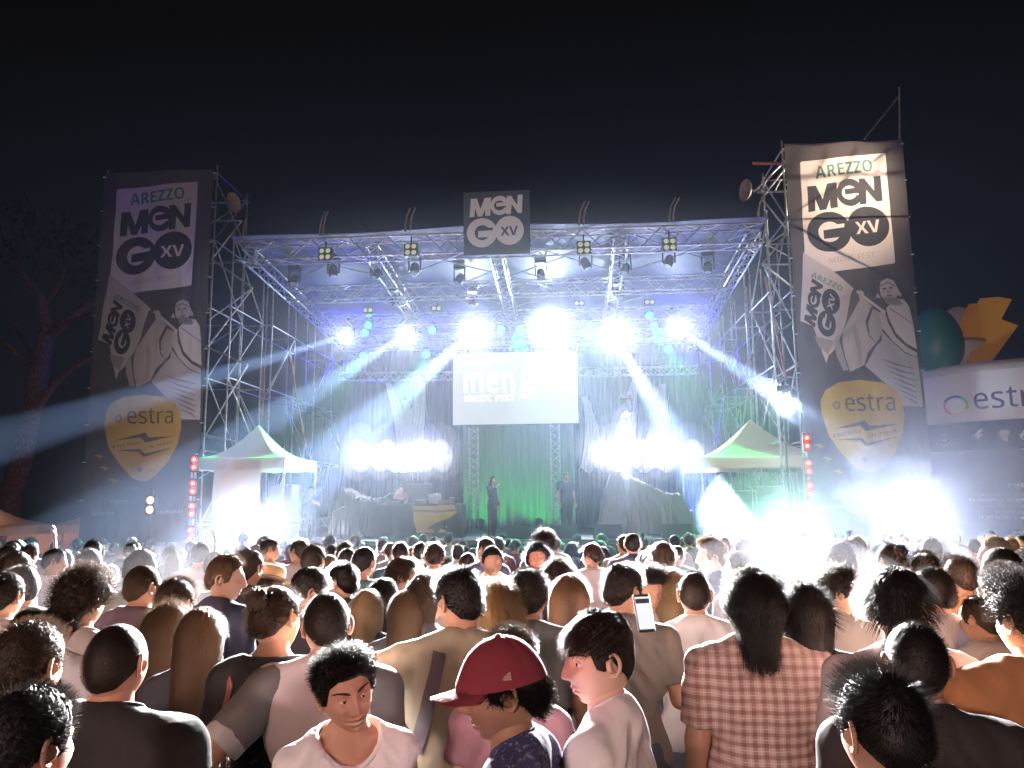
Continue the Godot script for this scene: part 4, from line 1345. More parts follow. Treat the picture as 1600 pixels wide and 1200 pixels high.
func pine() -> void:
	var z := -26.0
	var base := at_z(12, 800, z)
	var t := thing("pine_tree", "bare-limbed pine tree rising behind the low orange tents", "tree", Vector3(base.x, ground_y(z), z))
	var bark := StandardMaterial3D.new()
	bark.albedo_color = lin(0.42, 0.19, 0.11)
	bark.roughness = 0.95
	bark.albedo_texture = noise_tex(0.04, 51, 256, Color(0.45, 0.42, 0.4))
	bark.uv1_triplanar = true
	bark.uv1_scale = Vector3(1.5, 0.5, 1.5)
	bark.normal_enabled = true
	bark.normal_texture = noise_tex(0.06, 52, 256, Color.BLACK, Color.WHITE, true, 10.0)
	var limb := func(list: Array, r0: float, r1: float, dz: float) -> Geo:
		var pts := PackedVector3Array()
		var rad := PackedFloat32Array()
		var n := list.size() / 2
		for k in n:
			var p := at_z(list[2 * k], list[2 * k + 1], z) - t.position
			p.z = dz * k / (n - 1)
			pts.append(p)
		var cur := Curve3D.new()
		for k in n:
			var tan_ := (pts[mini(k + 1, n - 1)] - pts[maxi(k - 1, 0)]) * 0.22
			cur.add_point(pts[k], -tan_, tan_)
		var fine := cur.tessellate(4, 3.0)
		for k in fine.size():
			rad.append(lerpf(r0, r1, float(k) / (fine.size() - 1)) * (1.0 + 0.06 * sin(k * 2.3)))
		var g := Geo.new()
		g.tube(fine, rad, 12)
		return g
	var tr: Geo = limb.call([2, 880, 14, 790, 30, 732, 48, 652, 60, 588, 66, 556, 74, 520, 76, 500], 0.42, 0.24, 0.0)
	put(t, "trunk", tr.mesh(), bark)
	for b in [[[50, 645, 72, 625, 100, 596, 138, 572, 170, 560], 0.16, 0.07, 0.6], [[74, 525, 92, 508, 120, 480, 150, 456, 170, 430], 0.2, 0.06, -0.5], [[74, 530, 104, 512, 142, 502, 180, 490], 0.15, 0.06, 0.8],
			[[58, 580, 40, 562, 14, 536, -20, 505], 0.14, 0.06, 0.5], [[62, 565, 40, 545, 18, 520, -10, 480], 0.12, 0.05, -0.7], [[75, 510, 66, 480, 60, 455, 40, 430, 30, 400], 0.2, 0.05, 0.3], [[66, 478, 84, 450, 92, 420, 88, 390], 0.12, 0.04, -0.4]]:
		var bg: Geo = limb.call(b[0], b[1], b[2], b[3])
		put(t, "limb", bg.mesh(), bark)
	# flat-topped crown of needle tufts, high and dark
	var g := Geo.new()
	for k in 420:
		var a := rng.randf() * TAU
		var rr := sqrt(rng.randf())
		var p := at_z(60 + cos(a) * rr * 190, 405 - 70 * (1 - rr * rr) * rng.randf() + sin(a * 3.0) * 18, z) - t.position
		p.z = sin(a) * rr * 3.4
		var size := rng.randf_range(0.18, 0.42)
		for j in 4:
			var d := Vector3(rng.randf_range(-1, 1), rng.randf_range(-0.4, 0.9), rng.randf_range(-1, 1)).normalized()
			var s := d.cross(Vector3(0.3, 1, 0.2)).normalized() * size * 0.12
			g.tri(p - s, p + s, p + d * size)
	put(t, "crown", g.mesh(), paint(0.035, 0.045, 0.02, 0.8))

func light_mast() -> void:
	# floodlight mast out of view behind the camera, placed to light the crowd's backs
	var at := Vector3(-3.5, 0, 14.0)
	var t := thing("unseen_floodlight_mast", "unseen floodlight mast behind the camera lighting the backs of the crowd", "lamp post", Vector3(at.x, ground_y(14.0), at.z))
	var g := Geo.new()
	g.tube([Vector3.ZERO, Vector3(0, 2, 0), Vector3(0, 4.2, 0)], [0.09, 0.08, 0.06], 12)
	put(t, "post", g.mesh(), steel)
	slab(t, "crossbar", Vector3(0, 4.2, 0), Vector3(1.8, 0.08, 0.08), steel)
	for s in [-0.7, 0.0, 0.7]:
		var p := Vector3(s, 4.15, -0.12)
		var h := slab(t, "lamp_head", p, Vector3(0.42, 0.3, 0.16), black_metal, Basis(Vector3.RIGHT, -0.35))
		h.set_meta("label", "floodlight head")
		slab(t, "lamp_glass_light", p + Vector3(0, -0.03, -0.09), Vector3(0.36, 0.24, 0.01), glow(1.0, 0.86, 0.74, 9.0), Basis(Vector3.RIGHT, -0.35))
		spot(t, t.position + p + Vector3(0, -0.06, -0.22), Vector3(s * 3.0 + 0.5, 2.2, -6.0), 34.0, UNSEEN_MAST_ENERGY, Color(1.0, 0.86, 0.83), 0.8, 0.5)

# ---------------------------------------------------------------- smoke
func smoke(label: String, list: Array, col := Color(0.92, 0.95, 1.0), group := "") -> void:
	# list of [position, size, density]
	var t := thing("smoke", label, "smoke", list[0][0], 0.0, group)
	t.set_meta("kind", "stuff")
	for s in list:
		var f := FogVolume.new()
		f.name = "puff"
		f.shape = RenderingServer.FOG_VOLUME_SHAPE_ELLIPSOID
		f.size = s[1]
		f.position = s[0] - t.position
		f.rotation = Vector3(rng.randf_range(-0.5, 0.5), rng.randf_range(0, TAU), rng.randf_range(-0.5, 0.5))
		var fm := FogMaterial.new()
		fm.density = s[2]
		fm.albedo = col
		f.material = fm
		t.add_child(f, true)
# ---------------------------------------------------------------- people
class Field:                                # a distance field of tapered capsules, meshed as surface nets
	var o: Vector3
	var s: float
	var nx: int
	var ny: int
	var nz: int
	var d: PackedFloat32Array

	func _init(lo: Vector3, hi: Vector3, cell: float) -> void:
		o = lo
		s = cell
		nx = int((hi.x - lo.x) / cell) + 2
		ny = int((hi.y - lo.y) / cell) + 2
		nz = int((hi.z - lo.z) / cell) + 2
		d = PackedFloat32Array()
		d.resize(nx * ny * nz)
		d.fill(1.0)

	func cap(a: Vector3, b: Vector3, ra: float, rb: float, k := 0.04, zs := 1.0, cut := false) -> void:
		var R := maxf(ra, rb) + k + s * 1.5
		var lo := a.min(b) - Vector3(R, R, R) - o
		var hi := a.max(b) + Vector3(R, R, R) - o
		var ab := b - a
		ab.z *= zs
		var l2 := maxf(ab.length_squared(), 1e-9)
		var L := sqrt(l2)
		var x0 := maxi(0, int(lo.x / s))
		var x1 := mini(nx, int(hi.x / s) + 2)
		for z in range(maxi(0, int(lo.z / s)), mini(nz, int(hi.z / s) + 2)):
			var pz := (o.z + z * s - a.z) * zs
			for y in range(maxi(0, int(lo.y / s)), mini(ny, int(hi.y / s) + 2)):
				var py := o.y + y * s - a.y
				var row := (z * ny + y) * nx
				for x in range(x0, x1):
					var p := Vector3(o.x + x * s - a.x, py, pz)
					var t := p.dot(ab) / l2
					var tc := clampf(t, 0.0, 1.0)
					var e := (p - ab * tc).length() - (ra + (rb - ra) * tc)
					if cut: e = maxf(e, (t - 1.0) * L)
					var c := d[row + x]
					var h := k - absf(c - e)
					c = minf(c, e)
					if h > 0.0: c -= h * h / (4.0 * k)
					d[row + x] = c

	func carve(hem: float, neck: Vector3, nr: float, top := 9.0) -> void:   # cut below a hem, above a line and round the neck
		for z in nz:
			for y in ny:
				var py := o.y + y * s
				var row := (z * ny + y) * nx
				var cut_y := maxf(hem - py, py - top)
				for x in nx:
					var c := d[row + x]
					if c > 0.2: continue
					c = maxf(c, cut_y)
					if nr > 0.0 and py > neck.y - nr - 0.03:
						c = maxf(c, nr - Vector3(o.x + x * s - neck.x, (py - neck.y) * 0.8, o.z + z * s - neck.z).length())
					d[row + x] = c

	func net(g: Geo) -> void:
		var at := PackedInt32Array()
		at.resize(nx * ny * nz)
		at.fill(-1)
		var first := g.v.size()
		var sx := 1
		var sy := nx
		var sz := nx * ny
		var lim := s * 2.0
		var off := [0, sx, sy, sx + sy, sz, sz + sx, sz + sy, sz + sx + sy]
		var edges: Array = [[0, 1], [0, 2], [1, 3], [2, 3], [4, 5], [4, 6], [5, 7], [6, 7], [0, 4], [1, 5], [2, 6], [3, 7]]
		var corner := [Vector3(0, 0, 0), Vector3(1, 0, 0), Vector3(0, 1, 0), Vector3(1, 1, 0), Vector3(0, 0, 1), Vector3(1, 0, 1), Vector3(0, 1, 1), Vector3(1, 1, 1)]
		var cells := PackedInt32Array()
		for z in nz - 1:
			for y in ny - 1:
				var row := (z * ny + y) * nx
				for x in nx - 1:
					var i := row + x
					if absf(d[i]) > lim: continue
					var neg := 0
					for k in 8:
						if d[i + off[k]] < 0.0: neg += 1
					if neg == 0 or neg == 8: continue
					var p := Vector3.ZERO
					var m := 0
					for e in edges:
						var a: float = d[i + off[e[0]]]
						var b: float = d[i + off[e[1]]]
						if (a < 0.0) != (b < 0.0):
							p += (corner[e[0]] as Vector3).lerp(corner[e[1]], a / (a - b))
							m += 1
					at[i] = g.v.size()
					g.v.append(o + (p / m + Vector3(x, y, z)) * s)
					cells.append(i)
		for i in cells:                        # one quad round each crossed edge
			var inside := d[i] < 0.0
			for ax in 3:
				var st: int = [sx, sy, sz][ax]
				if (d[i + st] < 0.0) == inside: continue
				var u: int = [sy, sz, sx][ax]
				var w: int = [sz, sx, sy][ax]
				if i - u - w < 0: continue
				var a := at[i]
				var b := at[i - u]
				var c := at[i - u - w]
				var e := at[i - w]
				if a < 0 or b < 0 or c < 0 or e < 0: continue
				if inside: g.idx.append_array([a, c, b, a, e, c])
				else: g.idx.append_array([a, b, c, a, c, e])
		for k in g.v.size() - first:
			g.n.append(Vector3.ZERO)
			g.uv.append(Vector2.ZERO)
			g.c.append(Color.WHITE)
		g.smooth(first)

func bump(u: float, w: float) -> float:
	return exp(-u * u - w * w)

func head_point(d: Vector3, smile := 0.0) -> Vector3:    # the skin of a head, centre between the ears, face to +z
	var p := Vector3(d.x * 0.079, d.y * 0.116, d.z * (0.092 if d.z > 0 else 0.103))
	if d.y < 0:
		var t := -d.y
		p.x *= 1.0 - 0.10 * t - 0.24 * t * t
		if d.z < 0: p.z *= 1.0 - 0.42 * t * t
		else: p.z += 0.020 * t * t * d.z
	else:
		p.z -= 0.008 * d.y * (1.0 - absf(d.z))
		p.x *= 1.0 + 0.05 * (1.0 - absf(d.z)) * d.y
	if d.z > 0.15:
		var f := smoothstep(0.15, 0.45, d.z)
		var u := p.x
		var w := p.y
		var a := absf(u)
		var z := 0.0
		z += 0.026 * exp(-pow(u / 0.0115, 2)) * smoothstep(0.035, -0.026, w) * (1.0 - smoothstep(-0.028, -0.042, w))
		z += 0.008 * bump((a - 0.011) / 0.008, (w + 0.031) / 0.008)
		z += 0.006 * exp(-pow(u / 0.010, 2)) * bump(0, (w - 0.030) / 0.022)
		z -= 0.013 * bump((a - 0.031) / 0.017, (w - 0.010) / 0.013)
		z += 0.007 * bump((a - 0.027) / 0.024, (w - 0.031) / 0.009)
		z += 0.006 * bump((a - 0.043) / 0.018, (w + 0.022 - smile * 0.004) / 0.018) * (1.0 + smile)
		var mw := 0.024 + 0.011 * smile
		var my := -0.064 + smile * 0.16 * a
		z += 0.0065 * bump(u / mw, (w - my - 0.0055) / 0.0055)
		z += 0.0075 * bump(u / (mw * 0.85), (w - my + 0.0085) / 0.0065)
		z -= (0.006 + 0.008 * smile) * bump(u / (mw * 1.1), (w - my) / (0.0024 + 0.003 * smile))
		z -= 0.004 * bump(u / 0.02, (w + 0.084) / 0.006)
		z += 0.009 * bump(u / 0.024, (w + 0.102) / 0.014)
		p.z += z * f
	return p

func ring_dir(az: float, el: float) -> Vector3:      # az 0 is the face, PI the back of the head
	return Vector3(sin(az) * cos(el), sin(el), cos(az) * cos(el))

var head_cache := {}

func head_geo(fine: int, stubble: float, fade: float, smile: float) -> Geo:
	var key := "%d %.2f %.2f %.2f" % [fine, stubble, fade, smile]
	if head_cache.has(key): return head_cache[key]
	var g := Geo.new()
	var nu: int = [22, 40, 108][fine]
	var nv: int = [18, 32, 92][fine]
	for i in nv + 1:
		var el := PI / 2 - PI * i / nv
		for k in nu + 1:
			var az := TAU * k / nu + PI              # the seam lies at the back
			var d := ring_dir(az, el)
			var p := head_point(d, smile)
			g.v.append(p)
			g.n.append(Vector3.ZERO)
			g.uv.append(Vector2(float(k) / nu, float(i) / nv))
			var c := Color(1, 1, 1)
			if d.z > 0.2:
				var my := -0.064 + smile * 0.16 * absf(p.x)
				var l := maxf(bump(p.x / 0.026, (p.y - my - 0.005) / 0.0055), bump(p.x / 0.022, (p.y - my + 0.008) / 0.0065))
				c = c.lerp(Color(0.86, 0.50, 0.48), clampf(l * 1.3 - 0.25, 0, 1))       # the lips, redder than the skin; the ears keep the plain skin colour
			if stubble > 0 and d.z > -0.3:
				var s := smoothstep(-0.02, -0.055, p.y) * smoothstep(-0.3, 0.1, d.z) * (1.0 - bump(p.x / 0.022, (p.y + 0.064) / 0.012))
				c = c.lerp(Color(0.30, 0.26, 0.25), s * stubble)
			if fade > 0:
				var s := smoothstep(hair_line(az) - 0.16, hair_line(az) + 0.22, el)
				c = c.lerp(Color(0.10, 0.085, 0.08), s * fade)
			g.c.append(c)
	for i in nv:
		for k in nu:
			var a := i * (nu + 1) + k
			var b := a + nu + 1
			g.idx.append_array([a, a + 1, b, a + 1, b + 1, b])
	g.smooth()
	for i in nv + 1:                             # close the shading at the seam
		var a := i * (nu + 1)
		var nn := (g.n[a] + g.n[a + nu]).normalized()
		g.n[a] = nn
		g.n[a + nu] = nn
	for s in [-1.0, 1.0]:                         # ears
		var first := g.v.size()
		var pts := PackedVector3Array()
		var rad := PackedFloat32Array()
		for k in 13:
			var t := k / 12.0
			var an := lerpf(-2.0, 2.45, t)
			pts.append(Vector3(s * (0.0765 + 0.013 * sin(t * PI)), 0.004 + 0.031 * sin(an) * (0.86 + 0.14 * t), -0.008 - 0.017 * cos(an) - 0.004 * t))
			rad.append(0.0042 + 0.0016 * sin(t * PI) + (0.003 if k < 3 else 0.0))
		g.tube(pts, rad, 7)
		g.tube([Vector3(s * 0.072, 0.004, -0.002), Vector3(s * 0.081, 0.005, -0.010)], [0.021, 0.019], 10)
		for k in g.v.size() - first:
			g.c.append(Color.WHITE)
	head_cache[key] = g
	return g

func hair_line(az: float) -> float:                  # lowest elevation (radians) that hair grows at, by direction
	var a := absf(wrapf(az, -PI, PI))
	var xs := [0.0, 0.55, 0.95, 1.15, 1.45, 1.62, 1.9, 2.4, PI]
	var ys := [0.62, 0.60, 0.42, -0.02, -0.10, 0.16, -0.12, -0.46, -0.56]
	for k in 8:
		if a <= xs[k + 1]:
			return lerpf(ys[k], ys[k + 1], (a - xs[k]) / (xs[k + 1] - xs[k]))
	return -0.56

func merge(into: Geo, g: Geo, t: Transform3D) -> void:
	var first := into.v.size()
	into.v.append_array(t * g.v)
	var nn := Transform3D(t.basis.orthonormalized(), Vector3.ZERO) * g.n
	into.n.append_array(nn)
	into.uv.append_array(g.uv)
	into.c.append_array(g.c)
	var ix := PackedInt32Array()
	ix.resize(g.idx.size())
	for k in g.idx.size():
		ix[k] = g.idx[k] + first
	into.idx.append_array(ix)

func hand_geo(grip: bool) -> Geo:                   # wrist at the origin, fingers down -y, thumb to +z, palm to -x
	var f := Field.new(Vector3(-0.075, -0.21, -0.075), Vector3(0.06, 0.04, 0.10), 0.0045)
	f.cap(Vector3(0, 0.03, 0), Vector3(0, -0.02, 0), 0.026, 0.024, 0.01, 1.0)
	for k in 4:
		f.cap(Vector3(0, -0.02, -0.014 + k * 0.010), Vector3(0, -0.095, -0.030 + k * 0.021), 0.016, 0.0125, 0.014)
	var curl := 1.25 if grip else 0.32
	var len4 := [0.062, 0.076, 0.082, 0.073]
	for k in 4:
		var p := Vector3(0, -0.095, -0.030 + k * 0.021)
		var an := curl * 0.45
		for j in 3:
			var l: float = len4[k] * [0.45, 0.32, 0.25][j]
			var q := p + Vector3(-sin(an), -cos(an), (k - 1.5) * 0.05) * l
			f.cap(p, q, 0.0092 - j * 0.0008, 0.0086 - j * 0.0009, 0.004)
			p = q
			an += curl
	var tp := Vector3(0, -0.035, 0.026)
	var dirs := [Vector3(-0.25, -0.55, 0.8), Vector3(-0.5, -0.8, 0.35), Vector3(-0.6, -0.8, 0.1)]
	for j in 3:
		var q: Vector3 = tp + (dirs[j] as Vector3).normalized() * [0.04, 0.03, 0.024][j]
		f.cap(tp, q, 0.0125 - j * 0.0014, 0.011 - j * 0.0016, 0.006)
		tp = q
	var g := Geo.new()
	f.net(g)
	return g

var hands := []
var folds: FastNoiseLite

func ruffle(g: Geo, amp: float, seed_: float) -> void:   # cloth folds: displaced along the normals
	for i in g.v.size():
		var p := g.v[i]
		var drag := folds.get_noise_3d(p.x * 5.0 - seed_, p.y * 11.0 + absf(p.x) * 14.0, p.z * 4.0)
		var a := folds.get_noise_3d(p.x * 9.0 + seed_, p.y * 4.0 + p.x * 3.0, p.z * 9.0)
		var b := folds.get_noise_3d(p.x * 22.0, p.y * 9.0 - p.x * 8.0 + seed_, p.z * 22.0)
		g.v[i] = p + g.n[i] * amp * (a * 1.6 + b * 0.5 + drag * drag * 2.4 + 0.2)
	g.smooth()

func collar(g: Geo, c: Vector3, r: float, cell: float) -> ArrayMesh:    # a ribbed band along the edge of the neck opening
	var top := []
	for k in 40: top.append(Vector3(0, -9, 0))
	for p in g.v:
		var q := p - c
		if absf(Vector3(q.x, q.y * 0.8, q.z).length() - r) > cell: continue
		var k := int((atan2(q.x, q.z) + PI) / TAU * 40.0) % 40
		if p.y > top[k].y: top[k] = p
	var ring := PackedVector3Array()
	for k in 41:
		var s := Vector3.ZERO
		var m := 0
		for j in [-2, -1, 0, 1, 2]:
			var t: Vector3 = top[(k + j + 40) % 40]
			if t.y > 0.0:
				s += t
				m += 1
		if m: ring.append(s / m)
	if ring.size() < 30: return null
	ring[ring.size() - 1] = ring[0]
	var rad := PackedFloat32Array()
	for k in ring.size(): rad.append(0.0085)
	var b := Geo.new()
	b.tube(ring, rad, 8, false, 1.0)
	return b.mesh()

# pose: [shoulder half-width, build, elbow +x, wrist +x, elbow -x, wrist -x]
func make_body(pose: Array, cell: float, sleeve := 0.62, neck_r := 0.085, seed_ := 0.0, hem := 0.84) -> Dictionary:
	var sw: float = pose[0]
	var b: float = pose[1]
	var lo := Vector3(-0.36, -0.02, -0.26)
	var hi := Vector3(0.36, 1.62, 0.26)
	for k in range(2, 6):
		lo = lo.min((pose[k] as Vector3) - Vector3.ONE * 0.1)
		hi = hi.max((pose[k] as Vector3) + Vector3.ONE * 0.1)
	var out := {}
	for layer in 3:
		var lo2 := lo
		var hi2 := hi
		if layer == 1: lo2.y = maxf(lo.y, hem - 0.06)
		if layer == 2: hi2.y = 1.08
		var f := Field.new(lo2, hi2, cell)
		var g := 0.0 if layer == 0 else 0.014
		if layer < 2:
			f.cap(Vector3(-0.075 * b, 0.95, 0), Vector3(0.075 * b, 0.95, 0), 0.122 * b + g, 0.122 * b + g, 0.05, 1.18)
			f.cap(Vector3(-0.03, 1.08, 0.005), Vector3(0.03, 1.08, 0.005), 0.122 * b + g, 0.122 * b + g, 0.06, 1.2)
			f.cap(Vector3(-sw * 0.36, 1.27, 0.0), Vector3(sw * 0.36, 1.27, 0.0), 0.118 * b + g, 0.118 * b + g, 0.06, 1.12)
			f.cap(Vector3(-sw * 0.5, 1.37, -0.012), Vector3(sw * 0.5, 1.37, -0.012), 0.085 * b + g, 0.085 * b + g, 0.06, 1.05)
			for s in [-1.0, 1.0]:
				f.cap(Vector3(s * 0.03, 1.485, -0.03), Vector3(s * sw * 0.93, 1.425, -0.012), 0.052 + g, 0.054 * b + g, 0.05)
				var el: Vector3 = pose[2 if s > 0 else 4]
				var wr: Vector3 = pose[3 if s > 0 else 5]
				var sh := Vector3(s * sw * 0.97, 1.415, -0.01)
				if layer == 0:
					f.cap(sh, el, 0.054 * b, 0.040 * b, 0.03)
					f.cap(el, wr, 0.042 * b, 0.027, 0.015)
				elif sleeve > 0.0 and sleeve <= 1.0:
					f.cap(sh, sh.lerp(el, sleeve), 0.058 * b + g, 0.050 * b + g * 1.3, 0.03, 1.0, true)
				elif sleeve > 1.0:
					f.cap(sh, el, 0.058 * b + g, 0.046 * b + g * 1.2, 0.03)
					f.cap(el, el.lerp(wr, sleeve - 1.0), 0.048 * b + g, 0.036 + g, 0.02, 1.0, true)
		if layer == 0:
			f.cap(Vector3(0, 1.42, -0.02), Vector3(0, 1.58, 0.004), 0.060 * (0.6 + 0.4 * b), 0.055 * (0.6 + 0.4 * b), 0.035)
		if layer != 1:
			for s in [-1.0, 1.0]:
				f.cap(Vector3(s * 0.085, 0.90, 0), Vector3(s * 0.10, 0.50, 0.01), 0.092 * b + g, 0.062 + g, 0.03)
				f.cap(Vector3(s * 0.10, 0.50, 0.01), Vector3(s * 0.105, 0.10, -0.02), 0.060 + g, 0.040 + g, 0.03)
				if layer == 0: f.cap(Vector3(s * 0.105, 0.05, -0.03), Vector3(s * 0.12, 0.035, 0.12), 0.042, 0.036, 0.03)
			if layer == 2:
				f.cap(Vector3(-0.075 * b, 0.95, 0), Vector3(0.075 * b, 0.95, 0), 0.122 * b + g * 0.5, 0.122 * b + g * 0.5, 0.05, 1.18)
				f.carve(0.07, Vector3.ZERO, 0.0, 1.02)
		if layer == 1: f.carve(hem, Vector3(0, 1.552, 0.03), neck_r)
		var gg := Geo.new()
		f.net(gg)
		if layer == 1 and neck_r > 0.0 and cell < 0.015: out.collar = collar(gg, Vector3(0, 1.552, 0.03), neck_r, cell)
		if layer > 0: ruffle(gg, 0.009 if layer == 1 else 0.006, seed_ + layer)
		if layer == 0:
			for s in [-1.0, 1.0]:
				var el: Vector3 = pose[2 if s > 0 else 4]
				var wr: Vector3 = pose[3 if s > 0 else 5]
				var y := -(wr - el).normalized()
				var x := Vector3(s, 0, 0)
				if absf(y.x) > 0.9: x = Vector3(0, -s * signf(y.x) * -1.0, 0)
				x = (x - y * x.dot(y)).normalized()
				var z := x.cross(y)
				var hg: Geo = hands[1 if pose.size() > 6 and s < 0 else 0]
				if s > 0: merge(gg, hg, Transform3D(Basis(x, y, z), wr))
				else:
					var m := Geo.new()                # mirrored for the other side
					for q in hg.v: m.v.append(Vector3(-q.x, q.y, q.z))
					for q in hg.n: m.n.append(Vector3(-q.x, q.y, q.z))
					m.uv = hg.uv
					m.c = hg.c
					for k in range(0, hg.idx.size(), 3): m.idx.append_array([hg.idx[k], hg.idx[k + 2], hg.idx[k + 1]])
					x = -x
					z = x.cross(y)
					merge(gg, m, Transform3D(Basis(x, y, z), wr))
			out.body = gg
		else:
			out[["", "shirt", "trousers"][layer]] = gg.mesh()
	return out

# ---------------------------------------------------------------- hair
func strand(g: Geo, pts: PackedVector3Array, w: float, out: Vector3) -> void:
	var m := pts.size()
	var first := g.v.size()
	for i in m:
		var t := (pts[mini(i + 1, m - 1)] - pts[maxi(i - 1, 0)]).normalized()
		var side := t.cross(out).normalized()
		var ww := w * (1.0 - 0.8 * float(i) / (m - 1))
		g.v.append(pts[i] - side * ww)
		g.v.append(pts[i] + side * ww)
		var nn := (out - t * out.dot(t)).normalized()
		g.n.append(nn)
		g.n.append(nn)
		g.uv.append(Vector2.ZERO)
		g.uv.append(Vector2.ONE)
		g.c.append(Color.WHITE)
		g.c.append(Color.WHITE)
	for i in m - 1:
		var a := first + i * 2
		g.idx.append_array([a, a + 2, a + 1, a + 1, a + 2, a + 3])

# style: thick top / side / front, strand length top / side, lift (outward share), droop, curl, count, width
const STYLES := {
	"short": [0.020, 0.009, 0.018, 0.030, 0.016, 0.24, 0.1, 0.0, 3600, 0.0010],
	"buzz": [0.0012, 0.001, 0.001, 0.006, 0.005, 0.5, 0.0, 0.0, 5200, 0.0005],
	"crop": [0.007, 0.003, 0.006, 0.013, 0.008, 0.30, 0.0, 0.0, 4200, 0.0008],
	"quiff": [0.032, 0.008, 0.040, 0.034, 0.012, 0.40, 0.0, 0.5, 5200, 0.0011],
	"undercut": [0.028, 0.002, 0.024, 0.062, 0.006, 0.10, 0.55, 0.02, 4600, 0.0010],
	"spiky": [0.018, 0.007, 0.016, 0.042, 0.012, 0.27, 0.0, 0.0, 4200, 0.0010],
	"curly": [0.030, 0.020, 0.024, 0.050, 0.040, 0.62, 0.1, 0.9, 2600, 0.0012],
	"afro": [0.055, 0.045, 0.040, 0.050, 0.05, 0.75, 0.0, 0.9, 3600, 0.0012],
	"shaggy": [0.026, 0.022, 0.020, 0.060, 0.060, 0.05, 1.3, 0.2, 2800, 0.0013],
	"underhat": [0.012, 0.014, 0.010, 0.02, 0.030, 0.22, 0.6, 0.8, 3600, 0.0012],
	"bun": [0.012, 0.008, 0.010, 0.03, 0.03, 0.14, 0.0, 0.08, 2600, 0.0010],
	"long": [0.020, 0.014, 0.016, 0.03, 0.03, 0.03, 0.5, 0.0, 2000, 0.0013],
	"wavy": [0.026, 0.022, 0.020, 0.05, 0.05, 0.3, 0.3, 0.5, 2000, 0.0013],
	"ringlet": [0.030, 0.028, 0.020, 0.05, 0.05, 0.5, 0.2, 0.9, 2400, 0.0013],
	"bob": [0.026, 0.022, 0.020, 0.05, 0.06, 0.16, 0.5, 0.1, 2200, 0.0013],
	"mane": [0.022, 0.018, 0.018, 0.05, 0.05, 0.35, 0.4, 0.8, 2800, 0.0012],
}
const FALL := {"long": 0.42, "wavy": 0.36, "ringlet": 0.30, "bob": 0.11, "mane": 0.13}
var hair_cache := {}

